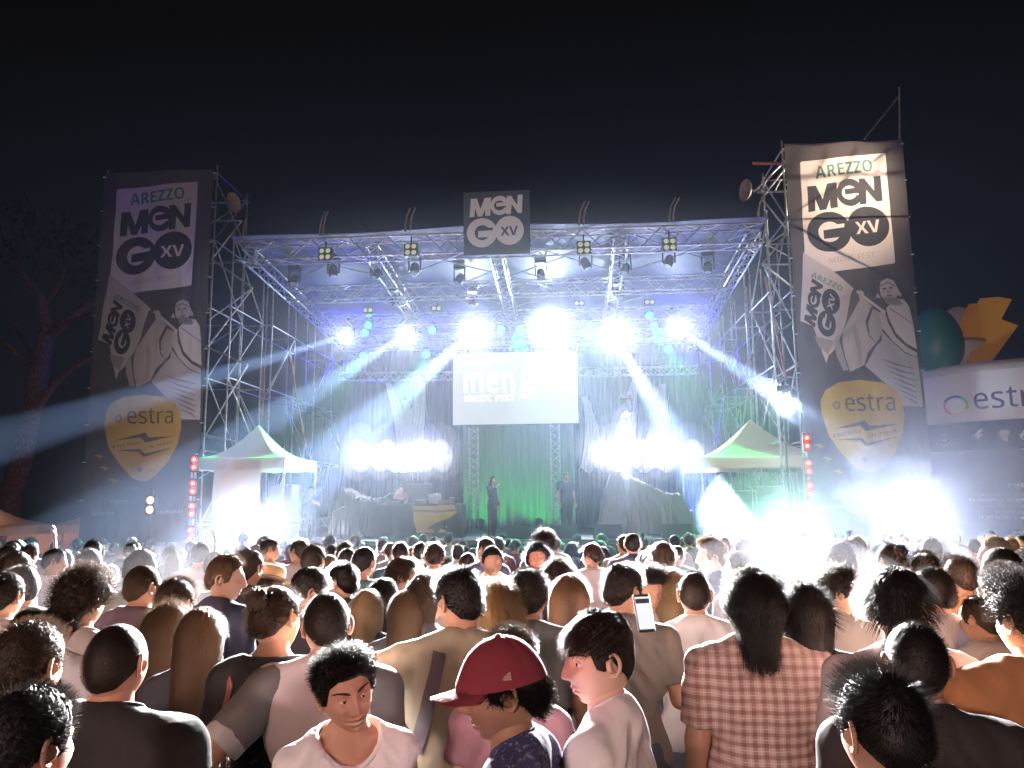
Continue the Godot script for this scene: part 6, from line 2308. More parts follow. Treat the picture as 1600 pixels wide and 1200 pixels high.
func crowd() -> void:

	poses()

	var black := [0.012, 0.012, 0.014]
	var white := [0.74, 0.70, 0.70]
	var navy := [0.025, 0.03, 0.06]
	var p: Node3D
	# back row, closest to the lens
	seen(40, 1080, 1.6, 8, [12, 4, 0], "man with thick dark hair and a dark red shirt beside the shaved head", {"hair": "short", "tone": "black", "shirt": [0.12, 0.02, 0.02], "pose": "down", "skin": 1})
	seen(45, 975, 2.15, -5, [10, 2, 0], "broad man with short brown hair seen from behind next to the shaved man", {"hair": "short", "tone": "brown", "shirt": [0.03, 0.03, 0.03], "pose": "broad"})
	p = seen(182, 969, 2.15, 0, [3, 2, 0], "man with shaved head and black shirt bearing a small yellow stripe", {"fade": 0.35, "hair": "buzz", "tone": "dark", "skin": 1, "shirt": black, "pose": "broad"})
	strap(p, "yellow_stripe", "broad", [Vector2(0.03, 1.40), Vector2(0.025, 1.33), Vector2(0.01, 1.26)], 0.010, paint(0.45, 0.40, 0.04))
	seen(262, 948, 3.4, 6, [6, 0, 0], "woman with long wavy light brown hair blazing at the edges", {"hair": "wavy", "tone": "light", "shirt": [0.12, 0.12, 0.15], "pose": "woman"})
	seen(312, 953, 3.1, -6, [-4, 0, 2], "woman with long straight dark blonde hair falling down her back", {"hair": "long", "tone": "light", "shirt": [0.04, 0.04, 0.05], "pose": "woman"})
	seen(372, 956, 4.5, 20, [20, 6, 0], "person with short dark curls rimmed by white light", {"hair": "curly", "tone": "black", "shirt": [0.25, 0.2, 0.2], "pose": "down"})
	p = seen(432, 915, 2.85, 4, [16, 6, -8], "woman with pinned-up hair, scooped black top and a brown bag strap", {"hair": "bun", "tone": "brown", "shirt": black, "pose": "scoop"})
	strap(p, "bag_strap", "scoop", [Vector2(0.105, 1.455), Vector2(0.12, 1.36), Vector2(0.135, 1.2), Vector2(0.13, 0.95)], 0.022, paint(0.16, 0.05, 0.04, 0.5))
	p = seen(513, 924, 2.75, -4, [-22, 4, 0], "man in pale tee with grey sleeves, one hand on his hip", {"hair": "crop", "tone": "dark", "shirt": [0.62, 0.54, 0.55], "pose": "akimbo"})
	raglan(p, "akimbo")
	p = seen(548, 1014, 2.25, 150, [-4, 5, 12], "smiling young man in white tank top turning round to look back", {"hair": "quiff", "tone": "black", "shirt": white, "pose": "tank", "fine": 2, "smile": 1.0, "skin": 1, "gaze": 12.0})
	p = seen(722, 888, 3.0, -10, [-34, 4, 0], "man in loose olive shirt with a dark bag strap hugging his neighbour", {"hair": "short", "tone": "black", "shirt": [0.26, 0.235, 0.17], "pose": "reach", "stubble": 0.8})
	strap(p, "bag_strap", "reach", [Vector2(0.085, 1.475), Vector2(0.10, 1.40), Vector2(0.14, 1.24), Vector2(0.165, 1.12)], 0.045, paint(0.045, 0.035, 0.045, 0.6))
	seen(796, 1000, 1.9, -80, [-20, 6, 0], "young man in dark red baseball cap facing sideways, black hair below", {"hair": "underhat", "tone": "black", "hat": "cap", "shirt": "flowers", "pose": "down", "fine": 2, "skin": 2, "stubble": 0.25})
	seen(942, 960, 2.15, -70, [-40, 4, 0], "pale boy with undercut fringe and white tee glancing over his shoulder", {"hair": "undercut", "tone": "dark", "shirt": [0.70, 0.62, 0.63], "pose": "tall neck", "fine": 2, "skin": 3, "fade": 0.5, "gaze": 6.0})
	seen(1177, 897, 3.0, 3, [4, 0, 0], "person with long bushy dark hair and a checked reddish shirt", {"hair": "mane", "tone": "black", "shirt": "plaid", "pose": "loose"})
	seen(1084, 892, 3.9, 4, [2, 0, 0], "man in plain white tee with short dark hair and grey trousers", {"hair": "crop", "tone": "dark", "shirt": white, "pose": "down", "trousers": [0.10, 0.10, 0.11], "skin": 1, "fade": 0.3})
	p = seen(1256, 918, 3.05, 8, [4, 2, 0], "person with dark bob and black tee printed with red strokes", {"hair": "bob", "tone": "black", "shirt": black, "pose": "broad"})
	for k in 4:
		strap(p, "red_print", "broad", [Vector2(-0.09 + 0.03 * k, 1.33 - 0.018 * k), Vector2(-0.02 + 0.02 * k, 1.325 - 0.03 * k), Vector2(0.05 + 0.015 * k, 1.31 - 0.026 * k)], 0.005, paint(0.30, 0.03, 0.04), 0.003)
	seen(1400, 893, 2.6, 6, [6, 4, 0], "person with shaggy chin-length dark hair and a pale lilac shirt", {"hair": "shaggy", "tone": "black", "shirt": [0.45, 0.36, 0.36], "pose": "down"})
	seen(1427, 970, 2.1, 3, [14, 2, 0], "man with close dark hair and black tee behind the spiky head", {"hair": "crop", "tone": "black", "shirt": [0.016, 0.011, 0.012], "pose": "broad", "skin": 2, "fade": 0.7})
	seen(1380, 1052, 1.55, -8, [-10, 4, 0], "man with spiky uncombed black hair standing behind everyone", {"hair": "spiky", "tone": "black", "shirt": [0.02, 0.018, 0.02], "pose": "down", "skin": 2})
	p = seen(1533, 930, 3.6, -4, [-28, 4, 0], "boy with short brown hair and striped pale football jersey", {"hair": "crop", "tone": "brown", "shirt": "mesh jersey", "pose": "down", "fade": 0.3})
	for k in 3:
		strap(p, "jersey_stripe", "down", [Vector2(0.13 + k * 0.016, 1.465 - k * 0.006), Vector2(0.11 + k * 0.016, 1.36), Vector2(0.105 + k * 0.016, 1.2), Vector2(0.09 + k * 0.016, 0.9)], 0.010, paint([0.03, 0.36, 0.03][k], [0.03, 0.05, 0.03][k], [0.16, 0.05, 0.16][k]))
	seen(1606, 908, 2.4, 0, [-18, 2, 0], "person with dark curls and rust orange tee beside the jersey boy", {"hair": "curly", "tone": "black", "shirt": [0.30, 0.13, 0.05], "pose": "broad"})
	seen(1568, 888, 3.7, 6, [10, 8, 0], "man with tousled short dark hair and faded blue tee behind the jersey boy", {"hair": "quiff", "tone": "dark", "shirt": [0.28, 0.30, 0.38], "pose": "down"})
	seen(1564, 858, 4.2, -10, [-16, 0, 0], "woman with sleek dark hair and raised forearms in a pink top", {"hair": "long", "tone": "black", "shirt": [0.5, 0.28, 0.26], "pose": "phone"})
	seen(1556, 838, 5.6, -30, [-40, 0, 0], "blond person with tied-up hair blazing in the smoke light", {"hair": "bun", "tone": "blond", "shirt": [0.6, 0.5, 0.5], "pose": "woman"})
	seen(1458, 889, 3.8, -8, [-24, 2, 0], "man with short dark hair, glowing ear and light grey tee", {"hair": "short", "tone": "dark", "shirt": [0.46, 0.42, 0.41], "pose": "down"})
	seen(1392, 849, 5.4, -8, [-14, 4, 0], "woman with a loose dark bun before the tall smoke plume", {"hair": "bun", "tone": "dark", "shirt": [0.6, 0.55, 0.5], "pose": "woman"})
	seen(1302, 892, 4.1, 44, [48, 0, 0], "curly-haired youth in a white tee looking across the crowd", {"hair": "curly", "tone": "dark", "shirt": [0.74, 0.66, 0.58], "pose": "down"})
	seen(1328, 846, 6.6, 205, [10, 4, 0], "man in navy facing back from the stage near the tall smoke", {"hair": "short", "tone": "dark", "shirt": navy, "pose": "down"})
	seen(1112, 845, 5.9, -58, [-34, 0, 0], "blond-topped man in profile smoking beside the low smoke plume", {"hair": "quiff", "tone": "light", "shirt": navy, "pose": "phone", "skin": 3})
	seen(1157, 863, 5.3, -34, [-40, 4, 0], "man with brown cropped beard and hair before the low smoke plume", {"hair": "short", "tone": "brown", "shirt": [0.35, 0.33, 0.33], "stubble": 0.7})
	seen(968, 882, 3.6, 12, [34, 6, 0], "man with dark hair and charcoal shirt looking down at a phone", {"hair": "short", "tone": "dark", "shirt": [0.12, 0.11, 0.10], "pose": "phone"})
	p = seen(1012, 888, 4.6, 190, [-24, 14, 0], "curly youth in navy striped shirt turned away from the stage", {"hair": "curly", "tone": "dark", "shirt": "stripes", "pose": "down"})
	seen(1046, 893, 4.6, -14, [24, 4, 0], "person with white-blond hair half hidden behind the white tee man", {"hair": "bob", "tone": "blond", "shirt": [0.66, 0.6, 0.6], "pose": "woman"})
	seen(825, 891, 3.5, 3, [2, 2, 0], "man with short dark hair and dark green shirt before the red cap", {"hair": "short", "tone": "dark", "shirt": [0.10, 0.105, 0.10], "pose": "down"})
	seen(775, 917, 3.35, 0, [-2, 2, 0], "woman with long blond ringlets shining at the edges", {"hair": "ringlet", "tone": "blond", "shirt": [0.15, 0.12, 0.16], "pose": "woman"})
	seen(798, 980, 2.6, 0, [0, 0, 0], "short person with reddish brown hair just beyond the red cap", {"hair": "short", "tone": "brown", "shirt": [0.2, 0.1, 0.12], "pose": "woman"})
	seen(887, 900, 3.8, 10, [14, 0, 2], "woman with long straight copper hair haloed by white light", {"hair": "long", "tone": "light", "shirt": [0.5, 0.42, 0.42], "pose": "woman"})
	seen(872, 878, 4.9, 0, [8, 0, 0], "person with dark wavy hair beyond the copper-haired woman", {"hair": "wavy", "tone": "dark", "shirt": [0.1, 0.1, 0.2], "pose": "woman"})
	p = seen(664, 899, 4.1, 40, [30, 4, 0], "woman with chin-length brown hair and clear glasses", {"hair": "bob", "tone": "brown", "shirt": [0.08, 0.08, 0.1], "pose": "woman"})
	glasses(p)
	seen(634, 925, 4.0, 4, [4, 6, 0], "woman with light brown straight hair before the glasses wearer", {"hair": "long", "tone": "light", "shirt": [0.1, 0.1, 0.12], "pose": "woman"})
	seen(574, 923, 4.4, 0, [0, 0, 0], "woman with straight ash-blond hair beside the raglan tee man", {"hair": "long", "tone": "blond", "shirt": black, "pose": "woman"})
	seen(538, 880, 4.9, -24, [-40, 0, 0], "young man in black with his ear and cheek turned sideways", {"hair": "short", "tone": "black", "shirt": black})
	seen(480, 891, 4.0, 26, [34, 6, -4], "man with slicked dark hair, faded sides and a black shirt", {"hair": "undercut", "tone": "black", "shirt": [0.03, 0.03, 0.04], "fade": 0.6})
	seen(417, 886, 5.2, -10, [-20, 10, 14], "person in a tan straw hat with a black ribbon", {"hair": "short", "tone": "dark", "hat": "fedora", "shirt": [0.35, 0.30, 0.28]})
	p = seen(350, 868, 4.3, 30, [52, 4, 0], "blond young man in white, red and navy jersey with small black emblems", {"hair": "short", "tone": "light", "shirt": navy, "skin": 3})
	jersey(p)
	seen(388, 859, 5.0, 6, [8, 0, 0], "man in navy tee standing between the jersey and the straw hat", {"hair": "short", "tone": "brown", "shirt": navy, "skin": 1})
	seen(222, 881, 4.1, 8, [16, 2, 0], "man with cropped hair and plum tee blazing along one side", {"hair": "crop", "tone": "brown", "shirt": [0.08, 0.05, 0.07], "pose": "broad"})
	seen(274, 906, 3.8, 0, [8, 0, 0], "person with smooth brown hair and a glaring white top", {"hair": "short", "tone": "brown", "shirt": white, "pose": "down"})
	seen(132, 901, 3.6, 4, [4, 0, 0], "person with a great round head of curls lit along one edge", {"hair": "afro", "tone": "brown", "shirt": [0.5, 0.42, 0.38], "pose": "woman"})
	seen(93, 940, 3.5, 14, [20, 8, 0], "man with buzzed hair and glowing ear in a white tee", {"hair": "crop", "tone": "black", "shirt": white, "skin": 2, "pose": "down", "fade": 0.6})
	p = seen(38, 881, 4.1, -34, [-30, 4, 0], "man with short fade and grey tee carrying a dark backpack strap", {"hair": "crop", "tone": "dark", "shirt": [0.28, 0.25, 0.23], "fade": 0.6})
	strap(p, "backpack_strap", "down", [Vector2(0.09, 1.475), Vector2(0.10, 1.40), Vector2(0.11, 1.25), Vector2(0.12, 1.08)], 0.035, paint(0.03, 0.025, 0.03))
	seen(42, 950, 3.4, 0, [0, 10, 0], "short person in a dark cap-like cropped haircut below the backpack", {"hair": "crop", "tone": "dark", "shirt": [0.2, 0.14, 0.14], "pose": "woman"})
	seen(628, 873, 5.0, 34, [48, 0, 0], "young man with thick brown hair in profile amid the crowd", {"hair": "shaggy", "tone": "brown", "shirt": [0.05, 0.05, 0.06]})
	seen(768, 851, 6.2, 172, [-8, 8, 0], "man in a rosy shirt facing back with lowered eyes", {"hair": "crop", "tone": "black", "shirt": [0.28, 0.13, 0.12], "skin": 1, "fade": 0.6, "stubble": 0.5, "pose": "phone"})
	seen(840, 849, 6.8, 182, [0, 2, 0], "dim-faced person with dark hair facing back from the stage", {"hair": "bob", "tone": "black", "shirt": [0.03, 0.03, 0.05], "skin": 2})
	seen(490, 853, 6.2, 0, [10, 0, 0], "man with short dark hair and pink neck before the green-lit rows", {"hair": "short", "tone": "dark", "shirt": [0.06, 0.05, 0.06]})
	seen(988, 832, 8.4, 0, [0, 0, 0], "tall man with cropped head rising above the far rows", {"hair": "crop", "tone": "black", "shirt": [0.03, 0.03, 0.05]})
	seen(850, 834, 8.6, 0, [0, 0, 0], "person with a big round afro near the stage edge", {"hair": "afro", "tone": "black", "shirt": [0.04, 0.04, 0.05]})
	seen(8, 892, 3.8, 0, [0, 0, 0], "person with tied-up dark hair at the end of the rows", {"hair": "bun", "tone": "dark", "shirt": [0.5, 0.45, 0.42], "pose": "woman"})
	seen(596, 905, 4.6, 10, [10, 10, 0], "woman with centre-parted dark hair amid the crowd", {"hair": "long", "tone": "black", "shirt": black, "pose": "woman"})
	seen(1212, 905, 4.4, 0, [0, 0, 0], "short-haired person right in front of the low smoke plume", {"hair": "crop", "tone": "brown", "shirt": [0.5, 0.45, 0.45], "pose": "woman"})
	seen(1500, 872, 4.7, 0, [-14, 0, 0], "person with reddish short hair and an orange top near the pink top", {"hair": "short", "tone": "brown", "shirt": [0.5, 0.26, 0.12], "pose": "woman"})
	seen(1444, 862, 5.2, 0, [16, 0, 0], "person with dark ponytail-like bun before the inflatable column", {"hair": "bun", "tone": "dark", "shirt": [0.55, 0.5, 0.5], "pose": "woman"})

	phone()
	stage_people()
	rows()


func raglan(p: Node3D, pose: String) -> void:           # grey sleeves over the pale tee
	var b: Array = [Vector3(0.40, 1.20, -0.14), Vector3(-0.25, 1.15, -0.03)]
	for k in 2:
		var s := 1.0 if k == 0 else -1.0
		var f := Field.new(Vector3(-0.5, 1.05, -0.3), Vector3(0.5, 1.56, 0.2), 0.014)
		var sh := Vector3(s * 0.205 * 0.93, 1.42, -0.012)
		f.cap(Vector3(s * 0.205 * 0.78, 1.440, -0.016), sh, 0.074, 0.086, 0.02)
		f.cap(sh, sh.lerp(b[k], 0.66), 0.086, 0.072, 0.02, 1.0, true)
		var g := Geo.new()
		f.net(g)
		ruffle(g, 0.006, 3.0 + k)
		var sl := put(p, "sleeve", g.mesh(), fabric("weave"))
		f = Field.new(Vector3(-0.5, 1.05, -0.3), Vector3(0.5, 1.56, 0.2), 0.010)
		f.cap(sh.lerp(b[k], 0.62), sh.lerp(b[k], 0.70), 0.0785, 0.0765, 0.005, 1.0, true)
		var c := Geo.new()
		f.net(c)
		put(sl, "cuff", c.mesh(), fabric([0.7, 0.66, 0.66]))
	var cols := [[0.10, 0.11, 0.30], [0.42, 0.10, 0.05], [0.40, 0.38, 0.42], [0.30, 0.06, 0.14], [0.08, 0.10, 0.24]]
	for k in 5:                                        # the coloured scarf print hanging at one side
		strap(p, "scarf_fold", "akimbo", [Vector2(-0.07 - k * 0.012, 1.30), Vector2(-0.055 - k * 0.016, 1.18), Vector2(-0.05 - k * 0.018, 0.9)], 0.022, paint(cols[k][0], cols[k][1], cols[k][2]))
	var g2 := Geo.new()
	g2.cham(Vector3(-0.135, 1.06, -0.150), Vector3(0.045, 0.07, 0.012), 0.003, Basis(Vector3.BACK, 0.25))
	put(p, "hanging_tag", g2.mesh(), paint(0.06, 0.03, 0.03, 0.5))

func jersey(p: Node3D) -> void:
	var rows_ := [[0.10, paint(0.60, 0.50, 0.48, 0.8), 0.085], [0.035, paint(0.42, 0.03, 0.04, 0.8), 0.045]]
	for r in rows_:
		var x: float = r[0]
		strap(p, "jersey_panel", "down", [Vector2(x + 0.01, 1.475), Vector2(x + 0.01, 1.36), Vector2(x, 1.2), Vector2(x, 0.9)], r[2], r[1], 0.004)
	for k in 3:
		var y := 1.40 - k * 0.075
		strap(p, "emblem", "down", [Vector2(0.085, y), Vector2(0.10, y + 0.018), Vector2(0.115, y + 0.002)], 0.012, paint(0.04, 0.02, 0.02), 0.008)
		strap(p, "emblem", "down", [Vector2(0.078, y - 0.008), Vector2(0.122, y - 0.008)], 0.008, paint(0.04, 0.02, 0.02), 0.008)

func glasses(p: Node3D) -> void:
	var hb := Basis.from_euler(Vector3(deg_to_rad(4), -deg_to_rad(30), 0))
	var ht := Transform3D(hb, Vector3(0, 1.550, -0.002) + hb * Vector3(0, 0.085, 0.012))
	var g := Geo.new()
	for s in [-1.0, 1.0]:
		var pts := PackedVector3Array()
		var rad := PackedFloat32Array()
		for k in 17:
			pts.append(Vector3(s * 0.032 + 0.023 * cos(TAU * k / 16), 0.010 + 0.018 * sin(TAU * k / 16), 0.098))
			rad.append(0.0016)
		g.tube(pts, rad, 6, false)
		g.tube([Vector3(s * 0.055, 0.012, 0.098), Vector3(s * 0.078, 0.012, 0.09), Vector3(s * 0.082, 0.008, 0.0)], [0.0016, 0.0016, 0.0016], 6)
	put(p, "glasses", g.mesh(), paint(0.5, 0.35, 0.3, 0.3), ht)

func phone() -> void:
	var at := at_depth(1006, 958, 3.02)
	var t := thing("phone", "phone with a bright screen held up in the crowd", "phone", at, 0.35)
	var g := Geo.new()
	g.cham(Vector3.ZERO, Vector3(0.072, 0.145, 0.009), 0.003, Basis(Vector3.RIGHT, -0.35))
	put(t, "case", g.mesh(), paint(0.03, 0.03, 0.03, 0.3))
	slab(t, "screen_light", Vector3(0, 0.002, 0.0052), Vector3(0.064, 0.125, 0.001), glow(0.85, 0.88, 0.95, 1.1), Basis(Vector3.RIGHT, -0.35))
	slab(t, "screen_bar", Vector3(0, 0.045, -0.0100), Vector3(0.060, 0.018, 0.001), paint(0.05, 0.05, 0.06), Basis(Vector3.RIGHT, -0.35))

func stage_people() -> void:
	var deck := 0.99
	var a := at_z(769, 744, -20.7)
	var s := person_at(Vector3(a.x, deck, a.z), a.y - deck, 118, [0, -4, 0], {"label": "woman in black singing into a microphone on the stage", "hair": "long", "tone": "black", "shirt": [0.02, 0.02, 0.025], "trousers": [0.02, 0.02, 0.025], "pose": "microphone"})
	var g := Geo.new()
	g.tube([Vector3(-0.10, 1.47, 0.19), Vector3(-0.05, 1.57, 0.165)], [0.012, 0.016], 10)
	var mic := thing("microphone", "black microphone held by the singing woman", "microphone", s.transform * Vector3(-0.075, 1.50, 0.2))
	g = Geo.new()
	g.tube([Vector3(0.0, -0.05, 0.0), Vector3(0.015, 0.06, 0.0)], [0.012, 0.016], 10)
	put(mic, "handle", g.mesh(), black_metal)
	g = Geo.new()
	g.lathe([Vector2(0.0, -0.026), Vector2(0.02, -0.018), Vector2(0.026, 0.0), Vector2(0.02, 0.018), Vector2(0.0, 0.026)], 14, Vector3(0.018, 0.08, 0))
	put(mic, "grille", g.mesh(), paint(0.2, 0.2, 0.2, 0.4, 0.6))
	var b := at_z(884, 738, -23.5)
	person_at(Vector3(b.x, deck, b.z), b.y - deck, 150, [10, 4, 0], {"label": "stagehand in dark clothes standing by the screen's upright truss", "hair": "crop", "tone": "black", "shirt": [0.02, 0.025, 0.05], "trousers": [0.02, 0.02, 0.03], "pose": "broad"})
	var c := at_z(628, 757, -21.9)
	person_at(Vector3(c.x, deck, c.z), c.y - deck, 196, [0, 18, 0], {"label": "disc jockey in a pinkish shirt bent over the table", "hair": "short", "tone": "dark", "shirt": [0.45, 0.25, 0.2], "pose": "mixing"})
	var d := at_z(486, 760, -20.2)
	person_at(Vector3(d.x, deck, d.z), d.y - deck, 160, [0, 6, 0], {"label": "dark-clad person standing under the white gazebo's open side", "hair": "short", "tone": "black", "shirt": [0.03, 0.03, 0.05], "pose": "phone"})

func rows() -> void:
	# the packed rows up to the stage; each one stands on the sloping lawn
	var r := RandomNumberGenerator.new()
	r.seed = 4242
	var kinds := [
		["man with short dark hair in the packed rows", "far man", "short", "dark"], ["man with cropped black hair in the packed rows", "far man", "crop", "black"],
		["person with thick curls in the packed rows", "far man", "curly", "dark"], ["woman with long dark hair in the packed rows", "far woman", "long", "black"],
		["woman with light brown long hair in the packed rows", "far woman", "long", "light"], ["woman with bound-up hair in the packed rows", "far woman", "bun", "dark"],
		["person with tousled brown hair in the packed rows", "far man", "shaggy", "brown"], ["woman with a dark bob in the packed rows", "far woman", "bob", "dark"]]
	var shirts := [[0.03, 0.03, 0.045], [0.05, 0.05, 0.09], [0.10, 0.09, 0.09], [0.30, 0.28, 0.28], [0.12, 0.03, 0.03], [0.04, 0.08, 0.09], [0.02, 0.02, 0.02], [0.18, 0.16, 0.11], [0.70, 0.66, 0.64], [0.56, 0.48, 0.46]]
	var shades := ["midnight blue", "navy", "dark grey", "pale grey", "wine red", "petrol blue", "black", "khaki", "white", "pale rose"]
	var protos := {}
	var made := 0
	var d := 5.0
	while d < 18.7 and made < 236:
		var x: float = -d * 0.72 - 0.4 + r.randf() * 0.5
		var step := lerpf(0.95, 0.80, clampf((d - 5.0) / 13.0, 0, 1))
		while x < d * 0.70 + 0.3 and made < 236:
			var off := cam_turn * Vector3(x, 0, -d)
			var q := Vector3(cam_at.x + off.x + r.randf_range(-0.1, 0.1), 0, cam_at.z + off.z + r.randf_range(-0.22, 0.22))
			x += step * r.randf_range(0.8, 1.25)
			if q.z < -18.6: continue
			var free := true
			for o in stood:
				if Vector2(o.x - q.x, o.z - q.z).length() < 0.5: free = false
			if not free: continue
			var k := [0, 1, 0, 2, 3, 1, 4, 5, 6, 7, 0, 1][r.randi() % 12] as int
			var lift := r.randf() < 0.025 and d > 12.0
			var key := "%d %s %d" % [k, lift, r.randi() % 5]
			var h := (r.randf_range(1.58, 1.68) if kinds[k][1] == "far woman" else r.randf_range(1.68, 1.83))
			q.y = ground_y(q.z)
			var lab: String = "person with one arm up in the packed rows" if lift else kinds[k][0]
			var t: Node3D
			if not protos.has(key):
				t = person_at(q, h, 0, [r.randf_range(-45, 45), r.randf_range(-6, 14), r.randf_range(-9, 9)], {"label": lab, "group": "crowd in packed rows before the stage", "pose": "far raised" if lift else kinds[k][1], "hair": kinds[k][2], "tone": kinds[k][3], "fine": 0, "skin": r.randi() % 3})
				protos[key] = t
			else:
				t = protos[key].duplicate()
				t.name = numbered("person")
				add_child(t)
				t.position = q
				t.scale = Vector3.ONE * h / 1.765
			t.rotation.y = PI - deg_to_rad(r.randf_range(-28, 28))
			var sh := r.randi() % shirts.size()
			if d < 9.5 and absf(x) > 0.9 and r.randf() < 0.55: sh = 8 + r.randi() % 2
			(t.get_node("shirt") as MeshInstance3D).material_override = fabric(shirts[sh])
			t.set_meta("label", lab.replace("in the packed rows", "and a %s top in the packed rows" % shades[sh]))
			made += 1
			stood.append(q)
		d += 0.68 + d * 0.018

# ---------------------------------------------------------------- the scene
const UNSEEN_MAST_ENERGY := 68.0  # energy of each lamp on the unseen mast behind the camera
const NTH := ["first", "second", "third", "fourth", "fifth", "sixth", "seventh", "eighth", "ninth", "tenth", "eleventh", "twelfth", "thirteenth"]

func plume(px: float, py: float, z: float, w: float, h: float, n: int, dens: float) -> Array:
	# billows upon billows: a few large soft puffs, smaller ones on their skins, wisps outside
	var out := []
	var big := []
	for k in n:
		var f := (k + 0.5) / n
		var rr := lerpf(0.6, 1.0, sin(f * PI * 0.8)) * w
		var p := at_z(px, py, z) + Vector3(rng.randf_range(-0.3, 0.3) * rr, f * h, rng.randf_range(-0.2, 0.2) * rr)
		big.append([p, rr * rng.randf_range(0.55, 0.8)])
	for b in big:
		out.append([b[0], Vector3(1.0, rng.randf_range(0.8, 1.1), 1.0) * b[1], dens * 0.45])
		for j in 4:
			var d := Vector3(rng.randf_range(-1, 1), rng.randf_range(-0.7, 1), rng.randf_range(-0.6, 1)).normalized()
			var s: float = b[1] * rng.randf_range(0.3, 0.5)
			var q: Vector3 = b[0] + d * b[1] * 0.42
			out.append([q, Vector3(1.0, rng.randf_range(0.7, 1.2), 1.0) * s, dens * rng.randf_range(0.3, 0.9)])
			for m in 2:
				var e := (d + Vector3(rng.randf_range(-1, 1), rng.randf_range(-0.6, 1), rng.randf_range(-1, 1)) * 0.8).normalized()
				out.append([q + e * s * 0.5, Vector3(1.0, rng.randf_range(0.6, 1.3), 1.0) * s * rng.randf_range(0.4, 0.7), dens * rng.randf_range(0.25, 0.8)])
	out.append([at_z(px, py, z) + Vector3(0, h * 0.6, 0), Vector3(w * 1.7, h * 1.5 + w * 0.7, w * 1.7), dens * 0.07])
	out.append([at_z(px, py, z) + Vector3(w * 0.2, h * 0.7, 0), Vector3(w * 2.5, h * 1.9 + w, w * 2.2), dens * 0.03])
	return out

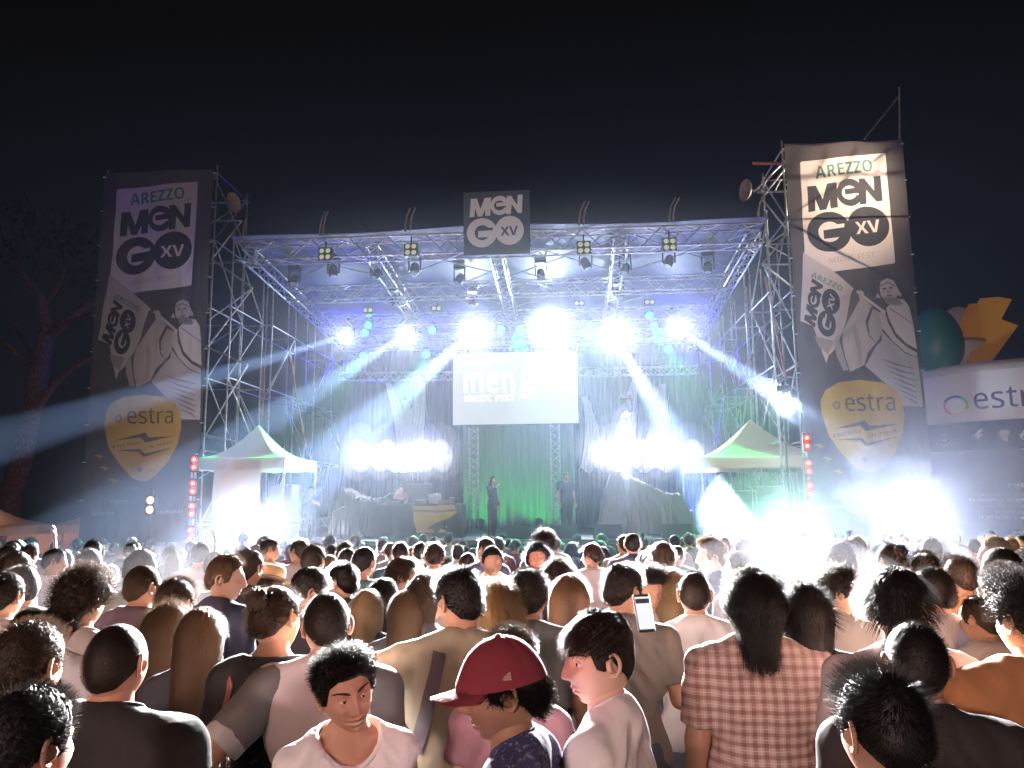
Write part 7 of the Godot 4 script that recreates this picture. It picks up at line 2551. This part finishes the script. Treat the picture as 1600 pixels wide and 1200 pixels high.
func smokes() -> void:
	smoke("tall blue-white smoke plume before the lit banner tower", plume(1400, 850, -18.6, 1.9, 2.0, 9, 0.42))
	smoke("low white smoke plume rising out of the crowd", plume(1214, 880, -17.0, 1.9, 0.9, 7, 0.42))
	smoke("small white smoke cloud rolling below the white gazebo", plume(402, 850, -19.2, 1.0, 0.6, 3, 0.4))
	smoke("smoke drifting round the lamp beside the lit banner tower", plume(1205, 660, -19.2, 1.6, 0.8, 3, 0.10))
	smoke("thin smoke wisp caught by a beam before the dim banner", plume(265, 640, -18.2, 0.6, 0.3, 2, 0.3))
	smoke("pale mist added for the lamp glow between the heads beside the curly round hair", [[at_depth(215, 935, 4.9), Vector3(1.6, 0.6, 1.6), 0.022], [at_depth(150, 950, 4.4), Vector3(1.2, 0.5, 1.2), 0.022], [at_depth(300, 925, 5.6), Vector3(1.6, 0.6, 1.6), 0.014]])  # mist added to stand for the lamps' bloom over the crowd
	smoke("pale mist added for the lamp glow between the heads below the low smoke plume", [[at_depth(1240, 935, 5.0), Vector3(2.0, 0.6, 1.6), 0.022], [at_depth(1330, 930, 4.8), Vector3(1.6, 0.6, 1.4), 0.022], [at_depth(1400, 900, 6.0), Vector3(2.0, 0.7, 1.8), 0.012]])  # likewise added for the bloom of the crowd lamps
	for s in 2:
		var l := []
		for k in 5:
			var p := at_z([[562, 600, 636, 664, 690], [936, 966, 1004, 1038, 1082]][s][k], 712, -24.15)
			l.append([p, Vector3(0.95, 1.1, 0.7), 0.45])  # puffs added to spread the blinders' glare through the smoke
			l.append([p + Vector3(0, 0.12, 0.1), Vector3(1.6, 1.9, 1.1), 0.08])
		l.append([at_z([628, 1006][s], 708, -24.0), Vector3(4.9, 3.0, 1.8), 0.02])
		smoke(["smoke with added glare puffs around the blinders behind the disc jockey", "smoke with added glare puffs around the blinders behind the covered gear"][s], l)
	var col := []
	for k in 7:
		col.append([at_z(976 - k * 2, 660 + k * 28, -22.9 + k * 0.2), Vector3(0.7, 1.1, 0.8), 0.12])
	smoke("column of bright smoke in front of the covered gear", col)
	var sizes := [0.42, 0.6, 1.15, 1.45, 0.9, 0.62]
	var k := 0
	for b in [[545, 523], [640, 520], [745, 512], [855, 500], [955, 515], [1050, 507]]:  # puffs added to stand for the glare around each beam lamp
		var p := at_z(b[0], b[1], -25.35)
		var s: float = sizes[k]
		smoke("small halo of smoke added for the glare round the %s beam lamp counted from the dim banner" % NTH[k], [[p, Vector3(0.8, 0.85, 0.7) * s, 0.30], [p, Vector3(1.4, 1.5, 1.1) * s, 0.10], [p + Vector3(0, -0.1, 0.1), Vector3(2.4, 2.5, 1.7) * s, 0.035]], Color(0.92, 0.95, 1.0), "added glare halos on the lighting truss")
		k += 1

func haze() -> void:
	var t := thing("stage_haze", "thin blue haze hanging over the stage and the first rows", "haze", Vector3(-0.4, 4.4, -21.0))
	t.set_meta("kind", "stuff")
	var f := FogVolume.new()
	f.name = "air"
	f.shape = RenderingServer.FOG_VOLUME_SHAPE_BOX
	f.size = Vector3(28.0, 10.4, 22.0)
	var fm := FogMaterial.new()
	fm.density = 0.0034
	fm.albedo = Color(0.80, 0.88, 1.0)
	f.material = fm
	t.add_child(f, true)

func _ready() -> void:
	rng.seed = 20240611
	var cam := Camera3D.new()
	cam.name = "camera"
	cam.fov = rad_to_deg(2.0 * atan(600.0 / F))
	cam.near = 0.05
	cam.far = 400.0
	add_child(cam)
	cam.transform = Transform3D(cam_turn, cam_at)
	cam.current = true
	var env := Environment.new()
	env.background_mode = Environment.BG_SKY
	var sky := Sky.new()
	var sm := ProceduralSkyMaterial.new()
	sm.sky_top_color = lin(0.0030, 0.0030, 0.0042)
	sm.sky_horizon_color = lin(0.0065, 0.0065, 0.0085)
	sm.ground_horizon_color = lin(0.004, 0.004, 0.004)
	sm.ground_bottom_color = lin(0.003, 0.003, 0.003)
	sky.sky_material = sm
	env.sky = sky
	env.tonemap_mode = Environment.TONE_MAPPER_LINEAR
	env.tonemap_exposure = 1.0
	env.volumetric_fog_enabled = true
	env.volumetric_fog_density = 0.0
	env.volumetric_fog_albedo = Color(0.9, 0.94, 1.0)
	env.volumetric_fog_anisotropy = 0.45
	env.sdfgi_enabled = true
	env.ssao_enabled = true
	env.ssil_enabled = true
	var we := WorldEnvironment.new()
	we.name = "environment"
	we.environment = env
	add_child(we)
	surfaces()
	lamps()
	light_mast()
	ground()
	stage()
	towers()
	gear()
	inflatable()
	pine()
	smokes()
	haze()
	crowd()
